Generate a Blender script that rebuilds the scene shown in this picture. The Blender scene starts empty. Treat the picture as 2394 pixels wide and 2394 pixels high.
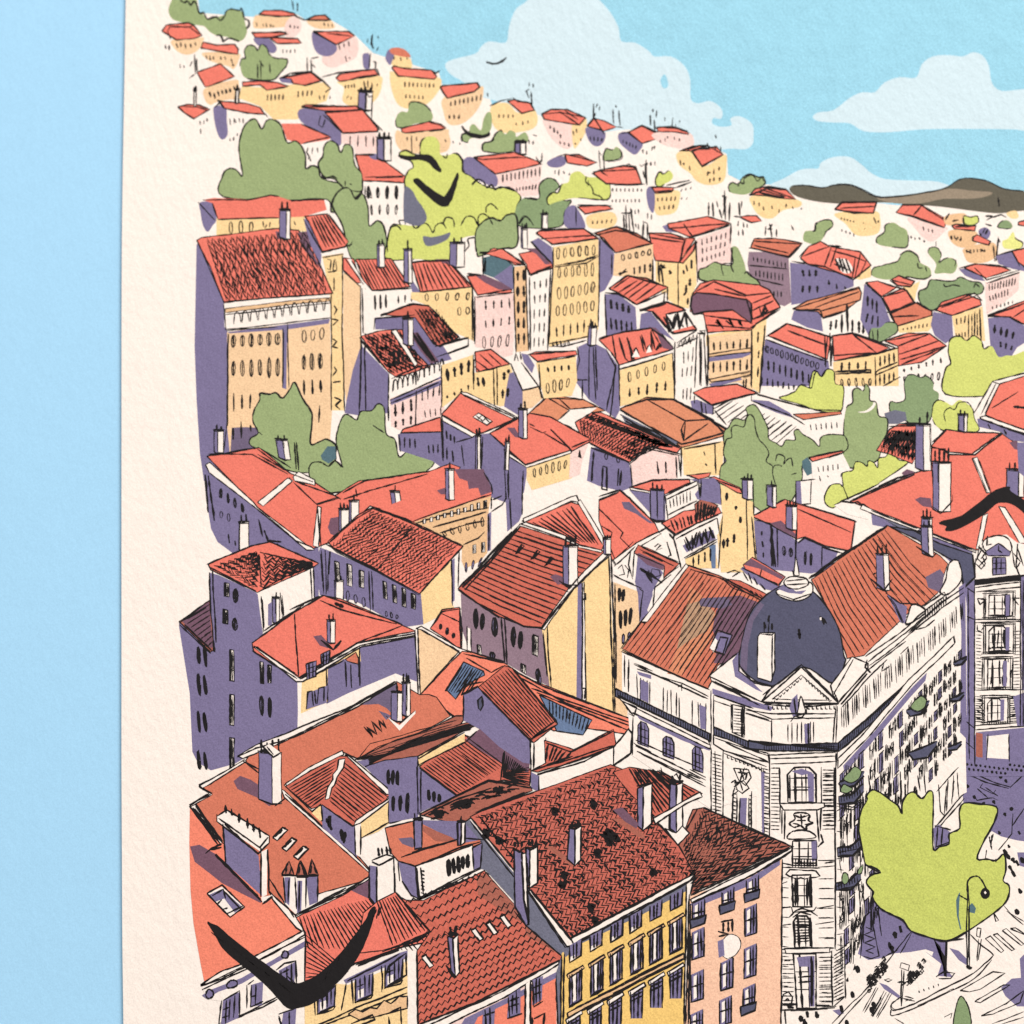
import bpy, math, random
import numpy as np
from mathutils import Vector, Matrix
random.seed(7)
R = random.random
C = bpy.context.scene.collection
sc = bpy.context.scene
# ---------------------------------------------------------------- camera, light, exposure
PX = 6.3e-5                                   # metres of print per photograph pixel (about 15 cm across)
TILT = math.radians(9)
DIST = 0.245
cam_d = bpy.data.cameras.new('camera'); cam = bpy.data.objects.new('camera', cam_d); C.objects.link(cam)
sc.camera = cam
cam_d.sensor_width = 36; cam_d.sensor_fit = 'HORIZONTAL'
cam_d.lens = 36 * DIST / (2394 * PX)
cam_d.clip_start = 0.01; cam_d.clip_end = 10
cam.location = (0, -math.sin(TILT) * DIST, math.cos(TILT) * DIST)
cam.rotation_euler = (TILT, 0, 0)
cam_d.dof.use_dof = True
cam_d.dof.focus_distance = DIST - 0.008
cam_d.dof.aperture_fstop = 13.0
ca, sa = math.cos(TILT), math.sin(TILT)
def world(u, v):
    """photograph pixel -> point of the print's plane z = 0 (the print is flat)"""
    x = (u - 1197) * PX; y = (1197 - v) * PX
    d = Vector((x, y * ca + DIST * sa, y * sa - DIST * ca))
    o = cam.location
    t = -o.z / d.z
    return (o.x + d.x * t, o.y + d.y * t)

W = bpy.data.worlds.new('World'); sc.world = W; W.use_nodes = True
W.node_tree.nodes['Background'].inputs[0].default_value = (1.0, 0.97, 0.94, 1)
W.node_tree.nodes['Background'].inputs[1].default_value = 0.56
def area(name, loc, target, sx, sy, power, col):
    l = bpy.data.lights.new(name, 'AREA'); l.shape = 'RECTANGLE'; l.size = sx; l.size_y = sy
    l.energy = power; l.color = col
    o = bpy.data.objects.new(name, l); C.objects.link(o); o.location = loc
    o.rotation_euler = (Vector(target) - Vector(loc)).to_track_quat('-Z', 'Y').to_euler()
    return o
area('window_light', (0.57, 1.2, 0.93), (-0.01, 0, 0), 0.63, 0.63, 33.0, (1.0, 0.97, 0.935))
sc.view_settings.view_transform = 'Standard'; sc.view_settings.look = 'None'
sc.view_settings.gamma = 1; sc.view_settings.exposure = 0

# ---------------------------------------------------------------- materials
def lin(c):
    c = c / 255
    return c / 12.92 if c <= 0.04045 else ((c + 0.055) / 1.055) ** 2.4
GAIN = 0.86
MATS = {}
def mat(name, rgb, mottle=0.05, bump=0.43, rough=0.75, scale=1.0):
    m = bpy.data.materials.new(name); m.use_nodes = True
    n = m.node_tree.nodes; L = m.node_tree.links
    b = n['Principled BSDF']; b.inputs['Roughness'].default_value = rough
    b.inputs['Specular IOR Level'].default_value = 0.25
    g = n.new('ShaderNodeNewGeometry')
    # printing speckle + slow ink density changes
    n1 = n.new('ShaderNodeTexNoise'); n1.inputs['Scale'].default_value = 4200 * scale; n1.inputs['Detail'].default_value = 3
    n2 = n.new('ShaderNodeTexNoise'); n2.inputs['Scale'].default_value = 260; n2.inputs['Detail'].default_value = 4
    L.new(g.outputs['Position'], n1.inputs['Vector']); L.new(g.outputs['Position'], n2.inputs['Vector'])
    ad = n.new('ShaderNodeMath'); ad.operation = 'MULTIPLY_ADD'
    L.new(n2.outputs['Fac'], ad.inputs[0]); ad.inputs[1].default_value = 0.22; L.new(n1.outputs['Fac'], ad.inputs[2])
    mr = n.new('ShaderNodeMapRange'); mr.inputs[1].default_value = 0.31; mr.inputs[2].default_value = 0.91
    mr.inputs[3].default_value = 1 - mottle * 2.2; mr.inputs[4].default_value = 1 + mottle * 2.2
    L.new(ad.outputs[0], mr.inputs[0])
    mx = n.new('ShaderNodeMix'); mx.data_type = 'RGBA'; mx.blend_type = 'MULTIPLY'; mx.inputs[0].default_value = 1
    base = [lin(v) * GAIN for v in rgb]
    mx.inputs[6].default_value = (*base, 1); L.new(mr.outputs[0], mx.inputs[7])
    L.new(mx.outputs[2], b.inputs['Base Color'])
    # paper tooth: laid, slightly woven grain
    mp = n.new('ShaderNodeMapping'); mp.inputs['Rotation'].default_value = (0, 0, 0.5); mp.inputs['Scale'].default_value = (1.0, 0.62, 1)
    L.new(g.outputs['Position'], mp.inputs['Vector'])
    t1 = n.new('ShaderNodeTexNoise'); t1.inputs['Scale'].default_value = 950 * scale; t1.inputs['Detail'].default_value = 4; t1.inputs['Roughness'].default_value = 0.6
    L.new(mp.outputs[0], t1.inputs['Vector'])
    bp = n.new('ShaderNodeBump'); bp.inputs['Strength'].default_value = bump; bp.inputs['Distance'].default_value = 0.00034
    L.new(t1.outputs['Fac'], bp.inputs['Height']); L.new(bp.outputs[0], b.inputs['Normal'])
    MATS[name] = m
    return m
for nm, rgb in dict(
    white=(254, 241, 231), cream=(252, 233, 205), peach=(244, 205, 162), tan=(236, 192, 146), yellow=(250, 214, 156), pink=(248, 214, 205),
    roof=(238, 124, 106), roof2=(208, 107, 89), scale=(203, 106, 90), amber=(244, 202, 120), salmon=(247, 198, 168), lime2=(200, 207, 106), rust=(214, 121, 95), coral=(244, 136, 110), brown=(172, 100, 84), ochre=(222, 142, 106),
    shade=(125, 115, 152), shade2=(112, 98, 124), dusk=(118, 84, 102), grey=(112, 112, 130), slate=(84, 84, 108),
    mauve=(146, 120, 134), sand=(190, 150, 120), sandlime=(178, 176, 120),
    green=(155, 171, 119), green2=(136, 156, 112), lime=(211, 216, 118), lemon=(232, 230, 140), teal=(84, 112, 122),
    sky=(156, 212, 233), cloud=(211, 231, 239), hill=(98, 92, 78), hill2=(152, 136, 116), glassblue=(104, 124, 158), ltpurple=(178, 170, 204),
    ).items():
    mat('print_' + nm, rgb, 0.045 if nm in ('white', 'cream', 'cloud') else 0.11)
mat('print_ink', (24, 20, 22), 0.1, rough=0.8)
mat('blue_card', (171, 219, 250), 0.03, 0.16, 0.7)
mat('paper_core', (250, 240, 228), 0.03)

# ---------------------------------------------------------------- print layers
# Every ink shape is a flat film on the paper; a shape printed over others lies one film (DZ) higher.
DZ = 0.45e-6
CELL = 4
GN = 660
HM = np.zeros((GN, GN), dtype=np.int32)
OFF = 120                                       # margin around the frame, in photograph pixels
PRINT = None
TX = TY = 0.0; TS = 600 / 1932
def tile(x, y, size=600):
    global TX, TY, TS
    TX, TY, TS = x, y, size / 1932
def P(s):
    v = [float(a) for a in s.split()] if isinstance(s, str) else [c for p in s for c in p]
    return [(TX + v[i] * TS, TY + v[i + 1] * TS) for i in range(0, len(v) - 1, 2)]
def cells_poly(pts):
    a = (np.array(pts) + OFF) / CELL
    x0, y0 = np.floor(a.min(0)).astype(int) - 1; x1, y1 = np.ceil(a.max(0)).astype(int) + 1
    x0 = max(x0, 0); y0 = max(y0, 0); x1 = min(x1, GN - 1); y1 = min(y1, GN - 1)
    if x1 <= x0 or y1 <= y0: return np.zeros((0,), int), np.zeros((0,), int)
    xs = np.arange(x0, x1 + 1) + .5; ys = np.arange(y0, y1 + 1) + .5
    gx, gy = np.meshgrid(xs, ys); ins = np.zeros(gx.shape, bool)
    n = len(a)
    for i in range(n):
        xa, ya = a[i]; xb, yb = a[(i + 1) % n]
        if ya == yb: continue
        c = ((ya > gy) != (yb > gy)) & (gx < (xb - xa) * (gy - ya) / (yb - ya) + xa)
        ins ^= c
    yy, xx = np.nonzero(ins); xx = xx + x0; yy = yy + y0
    ex, ey = cells_line(pts + [pts[0]])
    return np.concatenate([xx, ex]), np.concatenate([yy, ey])
def cells_line(pts, wide=False):
    a = (np.array(pts) + OFF) / CELL
    out = [a]
    for i in range(len(a) - 1):
        d = np.hypot(*(a[i + 1] - a[i])); k = int(d * 1.5) + 1
        t = np.linspace(0, 1, k + 1)[:, None]
        out.append(a[i] * (1 - t) + a[i + 1] * t)
    q = np.floor(np.concatenate(out)).astype(int)
    q = np.concatenate([q, q + (1, 0), q - (1, 0), q + (0, 1), q - (0, 1)])
    q = q[(q[:, 0] >= 0) & (q[:, 1] >= 0) & (q[:, 0] < GN) & (q[:, 1] < GN)]
    return q[:, 0], q[:, 1]
def level(xx, yy):
    if len(xx) == 0: return 1
    l = int(HM[yy, xx].max()) + 1
    HM[yy, xx] = l
    return l

def ink_level(xx, yy):
    # pen lines lie just above the colour films they cross and below the next film
    if len(xx) == 0: return 0
    l = int(HM[yy, xx].max()); HM[yy, xx] = l
    return l

class Buf:
    def __init__(s): s.v = []; s.f = []; s.m = []; s.mats = []
    def mi(s, name):
        m = MATS['print_' + name]
        if m not in s.mats: s.mats.append(m)
        return s.mats.index(m)
    def poly(s, pts, z, m):
        b = len(s.v)
        a = sum(pts[i][0] * pts[(i + 1) % len(pts)][1] - pts[(i + 1) % len(pts)][0] * pts[i][1] for i in range(len(pts)))
        if a > 0: pts = pts[::-1]
        for p in pts: s.v.append((*world(*p), z))
        s.f.append(tuple(range(b, b + len(pts)))); s.m.append(s.mi(m))
    def ribbon(s, pts, hw, z, m):
        b = len(s.v); n = len(pts)
        for i, p in enumerate(pts):
            q0 = pts[max(i - 1, 0)]; q1 = pts[min(i + 1, n - 1)]
            dx, dy = q1[0] - q0[0], q1[1] - q0[1]; l = math.hypot(dx, dy) or 1
            nx, ny = -dy / l * hw[i], dx / l * hw[i]
            s.v.append((*world(p[0] + nx, p[1] + ny), z)); s.v.append((*world(p[0] - nx, p[1] - ny), z))
        k = s.mi(m)
        for i in range(n - 1):
            s.f.append((b + 2 * i, b + 2 * i + 1, b + 2 * i + 3, b + 2 * i + 2)); s.m.append(k)
    def build(s, name, parent):
        if not s.f: return None
        # local origin at the middle of the piece
        c = Vector((sum(v[0] for v in s.v) / len(s.v), sum(v[1] for v in s.v) / len(s.v), 0))
        me = bpy.data.meshes.new(name)
        me.from_pydata([(v[0] - c.x, v[1] - c.y, v[2]) for v in s.v], [], s.f)
        for m in s.mats: me.materials.append(m)
        me.polygons.foreach_set('material_index', s.m)
        o = bpy.data.objects.new(name, me); C.objects.link(o)
        o['_c'] = (c.x, c.y)
        if parent is not None:
            o.parent = parent
            pc = parent['_c'] if '_c' in parent else (0, 0)
            o.location = (c.x - pc[0], c.y - pc[1], 0)
        else: o.location = c
        return o

class Piece:                                   # one printed motif: part of the print, with sub-parts
    def __init__(s, name, label=None):
        s.name = name; s.label = label; s.body = Buf(); s.ink = Buf(); s.subs = []
    def finish(s):
        own = s.body if s.body.f else None
        subs = list(s.subs)
        if own is None:
            if subs: nm, own = subs.pop(0)
            else: own = s.ink
        o = own.build(s.name if s.name.startswith('printed_') else 'printed_' + s.name, PRINT)
        if o is None: return
        if s.label: o['label'] = s.label
        for nm, b in subs: b.build(nm, o)
        if own is not s.ink:
            q = s.ink.build('ink_drawing', o)
            if q: q['kind'] = 'stuff'
CUR = None
def H(label=None, name='house'):
    global CUR
    if CUR: CUR.finish()
    CUR = Piece(name, label)
def done():
    global CUR
    if CUR: CUR.finish()
    CUR = None

def smooth(pts, closed=True, k=5):
    n = len(pts); out = []
    rng = range(n if closed else n - 1)
    for i in rng:
        p0 = pts[(i - 1) % n] if closed or i > 0 else pts[i]
        p1 = pts[i]; p2 = pts[(i + 1) % n]
        p3 = pts[(i + 2) % n] if closed or i + 2 < n else p2
        for j in range(k):
            t = j / k; t2 = t * t; t3 = t2 * t
            out.append(tuple(.5 * (2 * p1[a] + (p2[a] - p0[a]) * t + (2 * p0[a] - 5 * p1[a] + 4 * p2[a] - p3[a]) * t2 + (3 * p1[a] - p0[a] - 3 * p2[a] + p3[a]) * t3) for a in (0, 1)))
    if not closed: out.append(pts[-1])
    return out
INKW = 1.2
def ink_width(v):
    global INKW
    INKW = v
def stroke(pts, w=3.2, wob=0.8, taper=True, col='ink', buf=None, z=None):
    """one hand-drawn pen stroke through photograph points"""
    w = w * INKW
    out = []
    for i in range(len(pts) - 1):
        (x0, y0), (x1, y1) = pts[i], pts[i + 1]
        d = math.hypot(x1 - x0, y1 - y0); k = max(1, int(d / 9))
        for j in range(k):
            t = j / k
            out.append((x0 + (x1 - x0) * t, y0 + (y1 - y0) * t))
    out.append(pts[-1])
    if len(out) < 2: return
    if len(out) <= 4:                             # short dabs swell in the middle
        out = [lerp(out[i], out[i + 1], t) for i in range(len(out) - 1) for t in (0, .34, .67)] + [out[-1]]; wob *= .4
    ph = R() * 6; fr = .25 + R() * .3
    o2 = []
    for i, p in enumerate(out):
        q = wob * (math.sin(i * fr + ph) * .8 + (R() - .5) * .9)
        o2.append((p[0] + q * (R() * .6 + .4), p[1] + q * (R() * .6 + .4)))
    n = len(o2); hw = []
    for i in range(n):
        e = min(i, n - 1 - i)
        f = (.5 if e == 0 else .88 if e == 1 else 1) if taper else 1
        hw.append(w / 2 * f * (.55 + .7 * R()))
    if z is None: z = ink_level(*cells_line(o2))
    (buf or CUR.ink).ribbon(o2, hw, (z + .45 + R() * .25) * DZ, col)
    if n > 7 and R() < .4:                        # the pen goes over the line a second time
        a = int(R() * n * .4); b = n - int(R() * n * .4); dx, dy = (R() - .5) * 5, (R() - .5) * 5
        q = [(p[0] + dx + (R() - .5) * wob, p[1] + dy + (R() - .5) * wob) for p in o2[a:b]]
        if len(q) > 2: (buf or CUR.ink).ribbon(q, [w * .3] * len(q), (z + .72 + R() * .2) * DZ, col)
def fill(buf, col, pts):
    buf.poly(pts, level(*cells_poly(pts)) * DZ, col)
def outline(pts, w=3.2, closed=True):
    q = pts + [pts[0]] if closed else pts
    stroke(q, w, taper=not closed)

# short drawing commands; paths are "x y x y ..." in the current tile
def w(col, s, ink=0):                          # a wall
    p = P(s); fill(CUR.body, col, p)
    if ink: outline(p, ink)
def wb(col, s):                                # a wall that fades out as a round-cornered blob of colour
    p = smooth(P(s)); fill(CUR.body, col, p)
def sub(name, col, s, ink=3.2, sm=False):
    p = P(s)
    if sm: p = smooth(p)
    b = Buf(); fill(b, col, p); CUR.subs.append((name, b))
    if ink: outline(p, ink)
def r(s, col='roof', ink=3.2, sm=False): sub('roof', col, s, ink, sm)
def sh(s, col='dusk', sm=True): sub('cast_shadow', col, s, 0, sm)
def k(s, wd=3.2, wob=0.8, sm=False):
    for q in s.split('/'):
        p = P(q)
        if sm and len(p) > 2: p = smooth(p, False)
        stroke(p, wd, wob)
def lerp(a, b, t): return (a[0] + (b[0] - a[0]) * t, a[1] + (b[1] - a[1]) * t)
def bil(q, u, v): return lerp(lerp(q[0], q[1], u), lerp(q[3], q[2], u), v)
def ht(s, n, kind='l', wd=2.6, m=0, amp=.5, skip=0.0, both=False):
    """roof tiling in a quad A B C D: 'l' n pen lines from AB to DC; 'z' n zigzag rows running A->B, m teeth each"""
    q = P(s)
    xx, yy = cells_poly(q); z = ink_level(xx, yy); wd *= 1.2
    if kind == 'l':
        for i in range(n):
            u = (i + .5 + (R() - .5) * .35) / n
            a, b = 0 + R() * .04, 1 - R() * .05
            if R() < skip: a = R() * .5
            p = [bil(q, u + (R() - .5) * .25 / n, a + (b - a) * t / 3) for t in range(4)]
            stroke(p, wd, .7, z=z)
    else:
        for i in range(n):
            v0 = (i + .5) / n; pts = []
            mm = m or 10
            lo = R() * .03; hi = 1 - R() * .03
            for j in range(2 * mm + 1):
                u = lo + (hi - lo) * (j + (R() - .5) * .5) / (2 * mm)
                dv = (amp / n) * (1 if j % 2 else -1) * (.75 + .5 * R())
                pts.append(bil(q, min(max(u, 0), 1), min(max(v0 + dv, 0), 1)))
            if R() < skip: pts = pts[int(R() * len(pts) * .5):]
            if kind == 's': pts = smooth(pts, False, 3)
            stroke(pts, wd, .4, z=z)
def wd(s, rows, cols, kind='d', fw=.34, fh=.55, lean=0, sep=True, col='shade', miss=0.0, wk=2.6):
    q = P(s)
    for i in range(rows):
        for j in range(cols):
            if R() < miss: continue
            u = (j + .5) / cols; v = (i + .5) / rows
            hu = fw / 2 / cols; hv = fh / 2 / rows * (.85 + .3 * R())
            if kind == 'd':
                a = bil(q, u + (R() - .5) * .1 / cols, v - hv); b = bil(q, u + lean + (R() - .5) * .15 / cols, v + hv)
                c = bil(q, u - hu, v); d = bil(q, u + hu, v)
                ww = max(3.2, math.hypot(c[0] - d[0], c[1] - d[1]))
                stroke([a, lerp(a, b, .5), b], ww, .4, taper=True)
                continue
            if kind in 'oO':
                pts = []
                for t in range(9):
                    an = t / 9 * 6.283
                    pts.append(bil(q, u + hu * math.cos(an), v + hv * math.sin(an)))
            elif kind in 'aA':
                pts = [bil(q, u - hu, v + hv), bil(q, u - hu, v - hv * .55), bil(q, u - hu * .5, v - hv * .95), bil(q, u + hu * .5, v - hv * .95), bil(q, u + hu, v - hv * .55), bil(q, u + hu, v + hv)]
            else:
                pts = [bil(q, u - hu, v - hv), bil(q, u + hu, v - hv), bil(q, u + hu, v + hv), bil(q, u - hu, v + hv)]
            b = Buf()
            fill(b, col if kind in 'raoO' else 'white', pts)
            if sep: CUR.subs.append(('window', b))
            outline(pts, wk)
            pw = math.hypot(pts[0][0] - pts[-1][0], pts[0][1] - pts[-1][1])
            if kind == 'v' and pw < 16:
                stroke([bil(q, u - hu * .7, v - hv), bil(q, u - hu * .7, v + hv)], wk * 1.1, .5)
            elif kind in 'rvaA':                 # reveal on the left and top, mullion
                stroke([bil(q, u - hu * .45, v - hv), bil(q, u - hu * .45, v + hv)], wk * 1.5, .5)
                stroke([bil(q, u + hu * .3, v - hv * .9), bil(q, u + hu * .3, v + hv)], wk * .8, .5)
                if fh * (q[3][1] - q[0][1]) / rows > 26:
                    for t in (-.35, .3): stroke([bil(q, u - hu, v + hv * t), bil(q, u + hu, v + hv * t)], wk * .7, .5)
            elif kind == 'O':
                stroke([bil(q, u, v - hv), bil(q, u, v + hv)], wk * 1.6, .4)
def ch(x, y, wl, h, ws=0, lean=0, pots=2, tone='shade', front='white', cap=True, rise=0, ph=0):
    """chimney standing at x,y (its foot): lit face wl wide, shaded face ws wide on its left, h tall; rise skews the top"""
    b = Buf()
    if wl:
        p = P([(x, y), (x + lean, y - h), (x + wl + lean, y - h + rise), (x + wl, y + rise)]); fill(b, front, p); outline(p, 2.8)
    if ws:
        p2 = P([(x - ws, y - ws * .35), (x - ws + lean, y - h - ws * .15), (x + lean, y - h), (x, y)]); fill(b, tone, p2); outline(p2, 2.8)
    CUR.subs.append(('chimney', b))
    x0 = x - ws + lean; x1 = x + wl + lean
    if cap: k(f'{x0-8} {y-h-ws*.15} {x1+6} {y-h+rise-4}', 5.5, 1.4); k(f'{x0-4} {y-h-ws*.15+12} {x1+4} {y-h+rise+8}', 3)
    if ws > 12 and wl: k(f'{x-ws-5} {y-ws*.35} {x} {y+6} {x+wl+6} {y+rise}', 4)
    ph = ph or max(18, h * .22)
    for i in range(pots):
        px = x0 + (x1 - x0) * (i + .5) / pots
        k(f'{px} {y-h+2} {px+R()*8-4} {y-h-ph*(.8+.6*R())}', 6, 1); k(f'{px-9} {y-h-4} {px+8} {y-h-ph*.35}', 5, 1)
def ant(s): k(s, 2.4, .6)
def scallop(pts, bulge=.42, kk=5):
    """closed outline whose cusps are pts, each pair joined by an outward arc"""
    a = sum(pts[i][0] * pts[(i + 1) % len(pts)][1] - pts[(i + 1) % len(pts)][0] * pts[i][1] for i in range(len(pts)))
    sg = 1 if a > 0 else -1
    out = []
    for i in range(len(pts)):
        p, q = pts[i], pts[(i + 1) % len(pts)]
        dx, dy = q[0] - p[0], q[1] - p[1]
        for j in range(kk):
            t = j / kk; b_ = bulge * 4 * t * (1 - t) * sg * .5
            out.append((p[0] + dx * t + dy * b_, p[1] + dy * t - dx * b_))
    return out
def T(label, col, s, ink=3.4, kind='smooth', extra=None, gaps=0.0, bulge=.42, closed=False):
    """a printed tree: filled outline, pen line round it (open where gaps), extra pen strokes"""
    H(label, 'tree')
    p = P(s)
    p = scallop(p, bulge) if kind == 'scallop' else smooth(p)
    fill(CUR.body, col, p)
    if ink:
        if gaps == 0: outline(p, ink)
        else:
            i = 0
            while i < len(p):
                n = int(8 + R() * 14)
                if R() > gaps: stroke((p + p)[i:i + n + 1], ink)
                i += n
    if extra: k(extra, ink or 3.2, sm=True)
def bird(label, body, lines=None):
    H(label, 'bird')
    p = smooth(P(body), True, 4); fill(CUR.body, 'ink', p)
    outline(p, 3.0)
    if lines: k(lines, 3)
# ---------------------------------------------------------------- backing card and print sheet
def slab(name, edge, z0, z1, m, parent=None):
    n = len(edge); v = [(*world(*p), z0) for p in edge] + [(*world(*p), z1) for p in edge]
    f = [tuple(range(n))[::-1], tuple(range(n, 2 * n))] + [(i, (i + 1) % n, n + (i + 1) % n, n + i) for i in range(n)]
    # keep normals outward
    a = sum(v[i][0] * v[(i + 1) % n][1] - v[(i + 1) % n][0] * v[i][1] for i in range(n))
    if a < 0: f = [q[::-1] for q in f]
    me = bpy.data.meshes.new(name); me.from_pydata(v, [], f); me.materials.append(m)
    o = bpy.data.objects.new(name, me); C.objects.link(o)
    if parent: o.parent = parent
    return o
SHEET_T = 0.0006
card = slab('backing_card', [(-420, -420), (3000, -420), (3000, 3000), (-420, 3000)], -SHEET_T - 0.0016, -SHEET_T - 0.00004, MATS['blue_card'])
card['label'] = 'plain light blue card lying under the cream art print'; card['category'] = 'card'
PRINT = bpy.data.objects.new('art_print', None); C.objects.link(PRINT); PRINT.empty_display_size = .01
PRINT['label'] = 'cream textured paper art print of a hillside town with red tiled roofs'; PRINT['category'] = 'art print'
edge = smooth([(295, -60), (294, 0), (291, 180), (287, 400), (284.5, 640), (284, 1000), (284, 1500), (284, 1800), (285, 2000), (286, 2200), (288.5, 2394), (289, 2470)], False, 4)
paper = slab('paper_sheet', edge + [(2760, 2470), (2760, -60)], -SHEET_T, 0, MATS['print_white'], PRINT)
HM[:] = 0
# sky, clouds, hills
tile(0, 0, 1932)
H(name='printed_sky')
fill(CUR.body, 'sky', [(455, -60), (2500, -60), (2500, 560), (2394, 470), (2230, 470), (2100, 480), (1990, 470), (1900, 470), (1850, 435), (1790, 431), (1735, 425), (1702, 408), (1699, 360), (1654, 338), (1622, 330), (1610, 308), (1540, 308), (1504, 292), (1440, 300), (1392, 274), (1372, 290), (1366, 275), (1300, 250), (1264, 268), (1244, 247), (1194, 230), (1150, 245), (1140, 216), (1122, 195), (1034, 198), (1026, 170), (960, 150), (962, 136), (900, 133), (872, 124), (826, 78), (773, 46), (714, 46), (690, 31), (597, 40), (520, 34), (467, 30)])
H('big pale cloud above the hilltop', 'cloud')
tile(1150, 0, 1244)
p = smooth(P('-170 235 -140 215 -60 195 -40 170 -10 150 50 155 60 110 70 70 90 30 130 0 160 -60 330 -60 390 0 430 45 460 100 470 150 520 155 570 185 590 205 650 205 700 240 720 290 722 360 750 375 790 366 825 385 838 410 830 432 805 428 800 448 830 460 870 455 866 430 900 422 945 450 950 500 945 525 920 542 860 540 800 552 745 556 720 500 640 480 500 470 380 480 240 450 130 400 30 370 -60 345 -100 300 -150 270'), True, 3)
fill(CUR.body, 'cloud', p)
b = Buf(); fill(b, 'sky', smooth(P('612 290 628 270 640 300 636 318 620 318'))); CUR.subs.append(('sky_gap', b))
H('flat bottomed cloud at the right edge of the sky', 'cloud')
fill(CUR.body, 'cloud', smooth(P('1165 425 1185 408 1240 400 1300 355 1345 335 1390 335 1425 300 1480 280 1540 282 1560 235 1600 205 1660 200 1710 205 1745 190 1780 200 1805 240 1815 300 1850 330 1920 325 2020 330 2020 475 1900 470 1700 468 1560 470 1440 480 1350 476 1300 448 1240 445 1185 440'), True, 3))
H('low pale cloud behind the far hills', 'cloud')
fill(CUR.body, 'cloud', smooth(P('1010 672 1060 648 1110 620 1150 612 1185 612 1195 590 1240 570 1300 570 1345 600 1380 630 1430 650 1520 655 1620 660 1680 690 1600 720 1400 740 1200 720 1060 690'), True, 3))
H('dark far hills on the horizon', 'hill')
fill(CUR.body, 'hill', smooth(P('1080 690 1095 672 1140 674 1200 682 1240 672 1290 672 1340 688 1390 714 1450 716 1560 702 1640 685 1690 655 1740 648 1800 660 1860 685 1932 695 2010 710 2010 775 1932 765 1840 775 1740 765 1640 752 1560 745 1420 735 1330 742 1200 735 1110 715'), True, 3))
b = Buf(); fill(b, 'hill2', smooth(P('1395 718 1480 716 1560 704 1660 685 1740 692 1815 698 1800 712 1740 722 1640 722 1560 738 1460 738'), True, 3)); CUR.subs.append(('lit_slope', b))
k('1090 676 1140 673 1200 682 1250 671 1300 672 1345 690 1395 715 1450 716 1560 702 1640 685 1700 652 1745 648 1800 658 1860 685 1932 694', 2.6, sm=True)
k('1838 715 1842 750', 4)
bird('small far gull gliding across the big cloud', '-20 226 10 230 32 222 52 210 36 226 8 233')
done()
ink_width(1.22)
# ---------------------------------------------------------------- far hillside, upper left
tile(360, 0)
T('dark olive trees at the top left of the hill', 'green', '110 70 130 10 170 -40 300 -40 330 40 345 95 370 105 400 140 470 130 530 110 560 75 640 75 670 110 690 190 700 240 670 300 610 310 560 280 480 270 420 240 380 200 330 190 270 180 200 165 150 150 120 120', 0, extra='195 0 230 20 250 5 275 35 300 10 320 30 340 95 375 95 400 140 440 128 470 125 500 155 530 120 540 90 580 70 640 78 660 65 680 140/680 140 715 160 715 200 695 220/470 270 490 265 510 285 520 315 560 290 600 295 640 315')
H('small red house on the left at the hilltop'); wb('peach', '140 300 360 280 365 320 330 380 260 412 200 400 150 360'); r('60 235 90 190 260 172 300 190 360 265 300 290 170 302'); k('100 235 120 200 270 205 300 190/100 235 125 295/270 205 345 262')
k('85 335 90 370/115 340 113 380/165 325 180 360/200 320 205 355/235 330 240 365/275 330 280 360/310 320 315 345', 4)
H('long red roof under the first house'); wb('peach', '375 395 630 400 635 460 600 520 560 500 450 470 390 440'); r('350 360 370 315 470 340 610 335 635 370 630 410 540 395 430 375'); k('390 415 400 445/420 420 425 455/445 425 450 450/500 425 505 450/530 425 540 450/580 440 590 475/590 480 600 500', 4)
H('tilted red roof on the left of the hill'); wb('peach', '390 660 610 600 640 640 640 740 560 750 470 770 420 790 380 740'); r('325 545 500 480 605 575 410 650 385 655 360 610'); k('415 690 430 730/450 700 460 740/480 685 490 725/510 680 520 710/540 670 545 705/570 665 575 695/600 650 610 680', 5)
k('305 410 310 560/320 440 325 550/290 460 270 500/305 560 265 590/195 480 200 515/225 490 228 512')
H('lone red gable with tall chimney at the left edge'); r('180 805 250 785 340 790 420 825 300 895 230 850'); k('215 800 330 805 400 830'); ch(300, 800, 18, 120, 0, pots=2); k('345 910 350 940/375 905 375 935/400 890 400 915/350 970 352 1010')
H('white house with rounded violet shadow side'); wb('shade', '455 800 540 810 548 900 555 1010 520 1050 490 1030 465 960 450 870'); r('480 755 520 765 700 780 800 810 830 860 700 850 530 815'); k('455 810 500 770 530 815/830 850 860 885'); k('570 890 575 940/605 890 603 930/640 890 645 925/670 890 672 930/600 890 620 925/570 1040 575 1065/600 1030 598 1060/630 1005 625 1025'); ch(610, 780, 24, 110, 0, pots=1, lean=4)
H('flat house with pink blob wall on the crest'); wb('peach', '750 150 790 110 1060 110 1040 190 900 210 770 215 745 190'); wb('pink', '1000 160 1070 115 1110 200 1080 260 1020 290 980 250'); r('790 110 830 80 960 80 1050 100 1070 115 940 125'); k('810 115 960 120/770 170 775 200/820 180 825 200/845 175 848 205/875 180 880 205/895 190 900 205/1025 185 1025 210/1055 190 1060 215/1080 195 1085 215'); k('1040 0 1050 75/1080 20 1080 85')
H('small domed house at the crest'); wb('peach', '1150 160 1200 120 1290 115 1340 160 1360 210 1260 220 1190 200'); r('1150 150 1210 120 1290 115 1330 155 1240 150', 'rust'); k('1280 170 1285 195/1310 175 1312 200/1340 180 1345 205'); k('1050 115 1130 150 1160 150')
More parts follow.
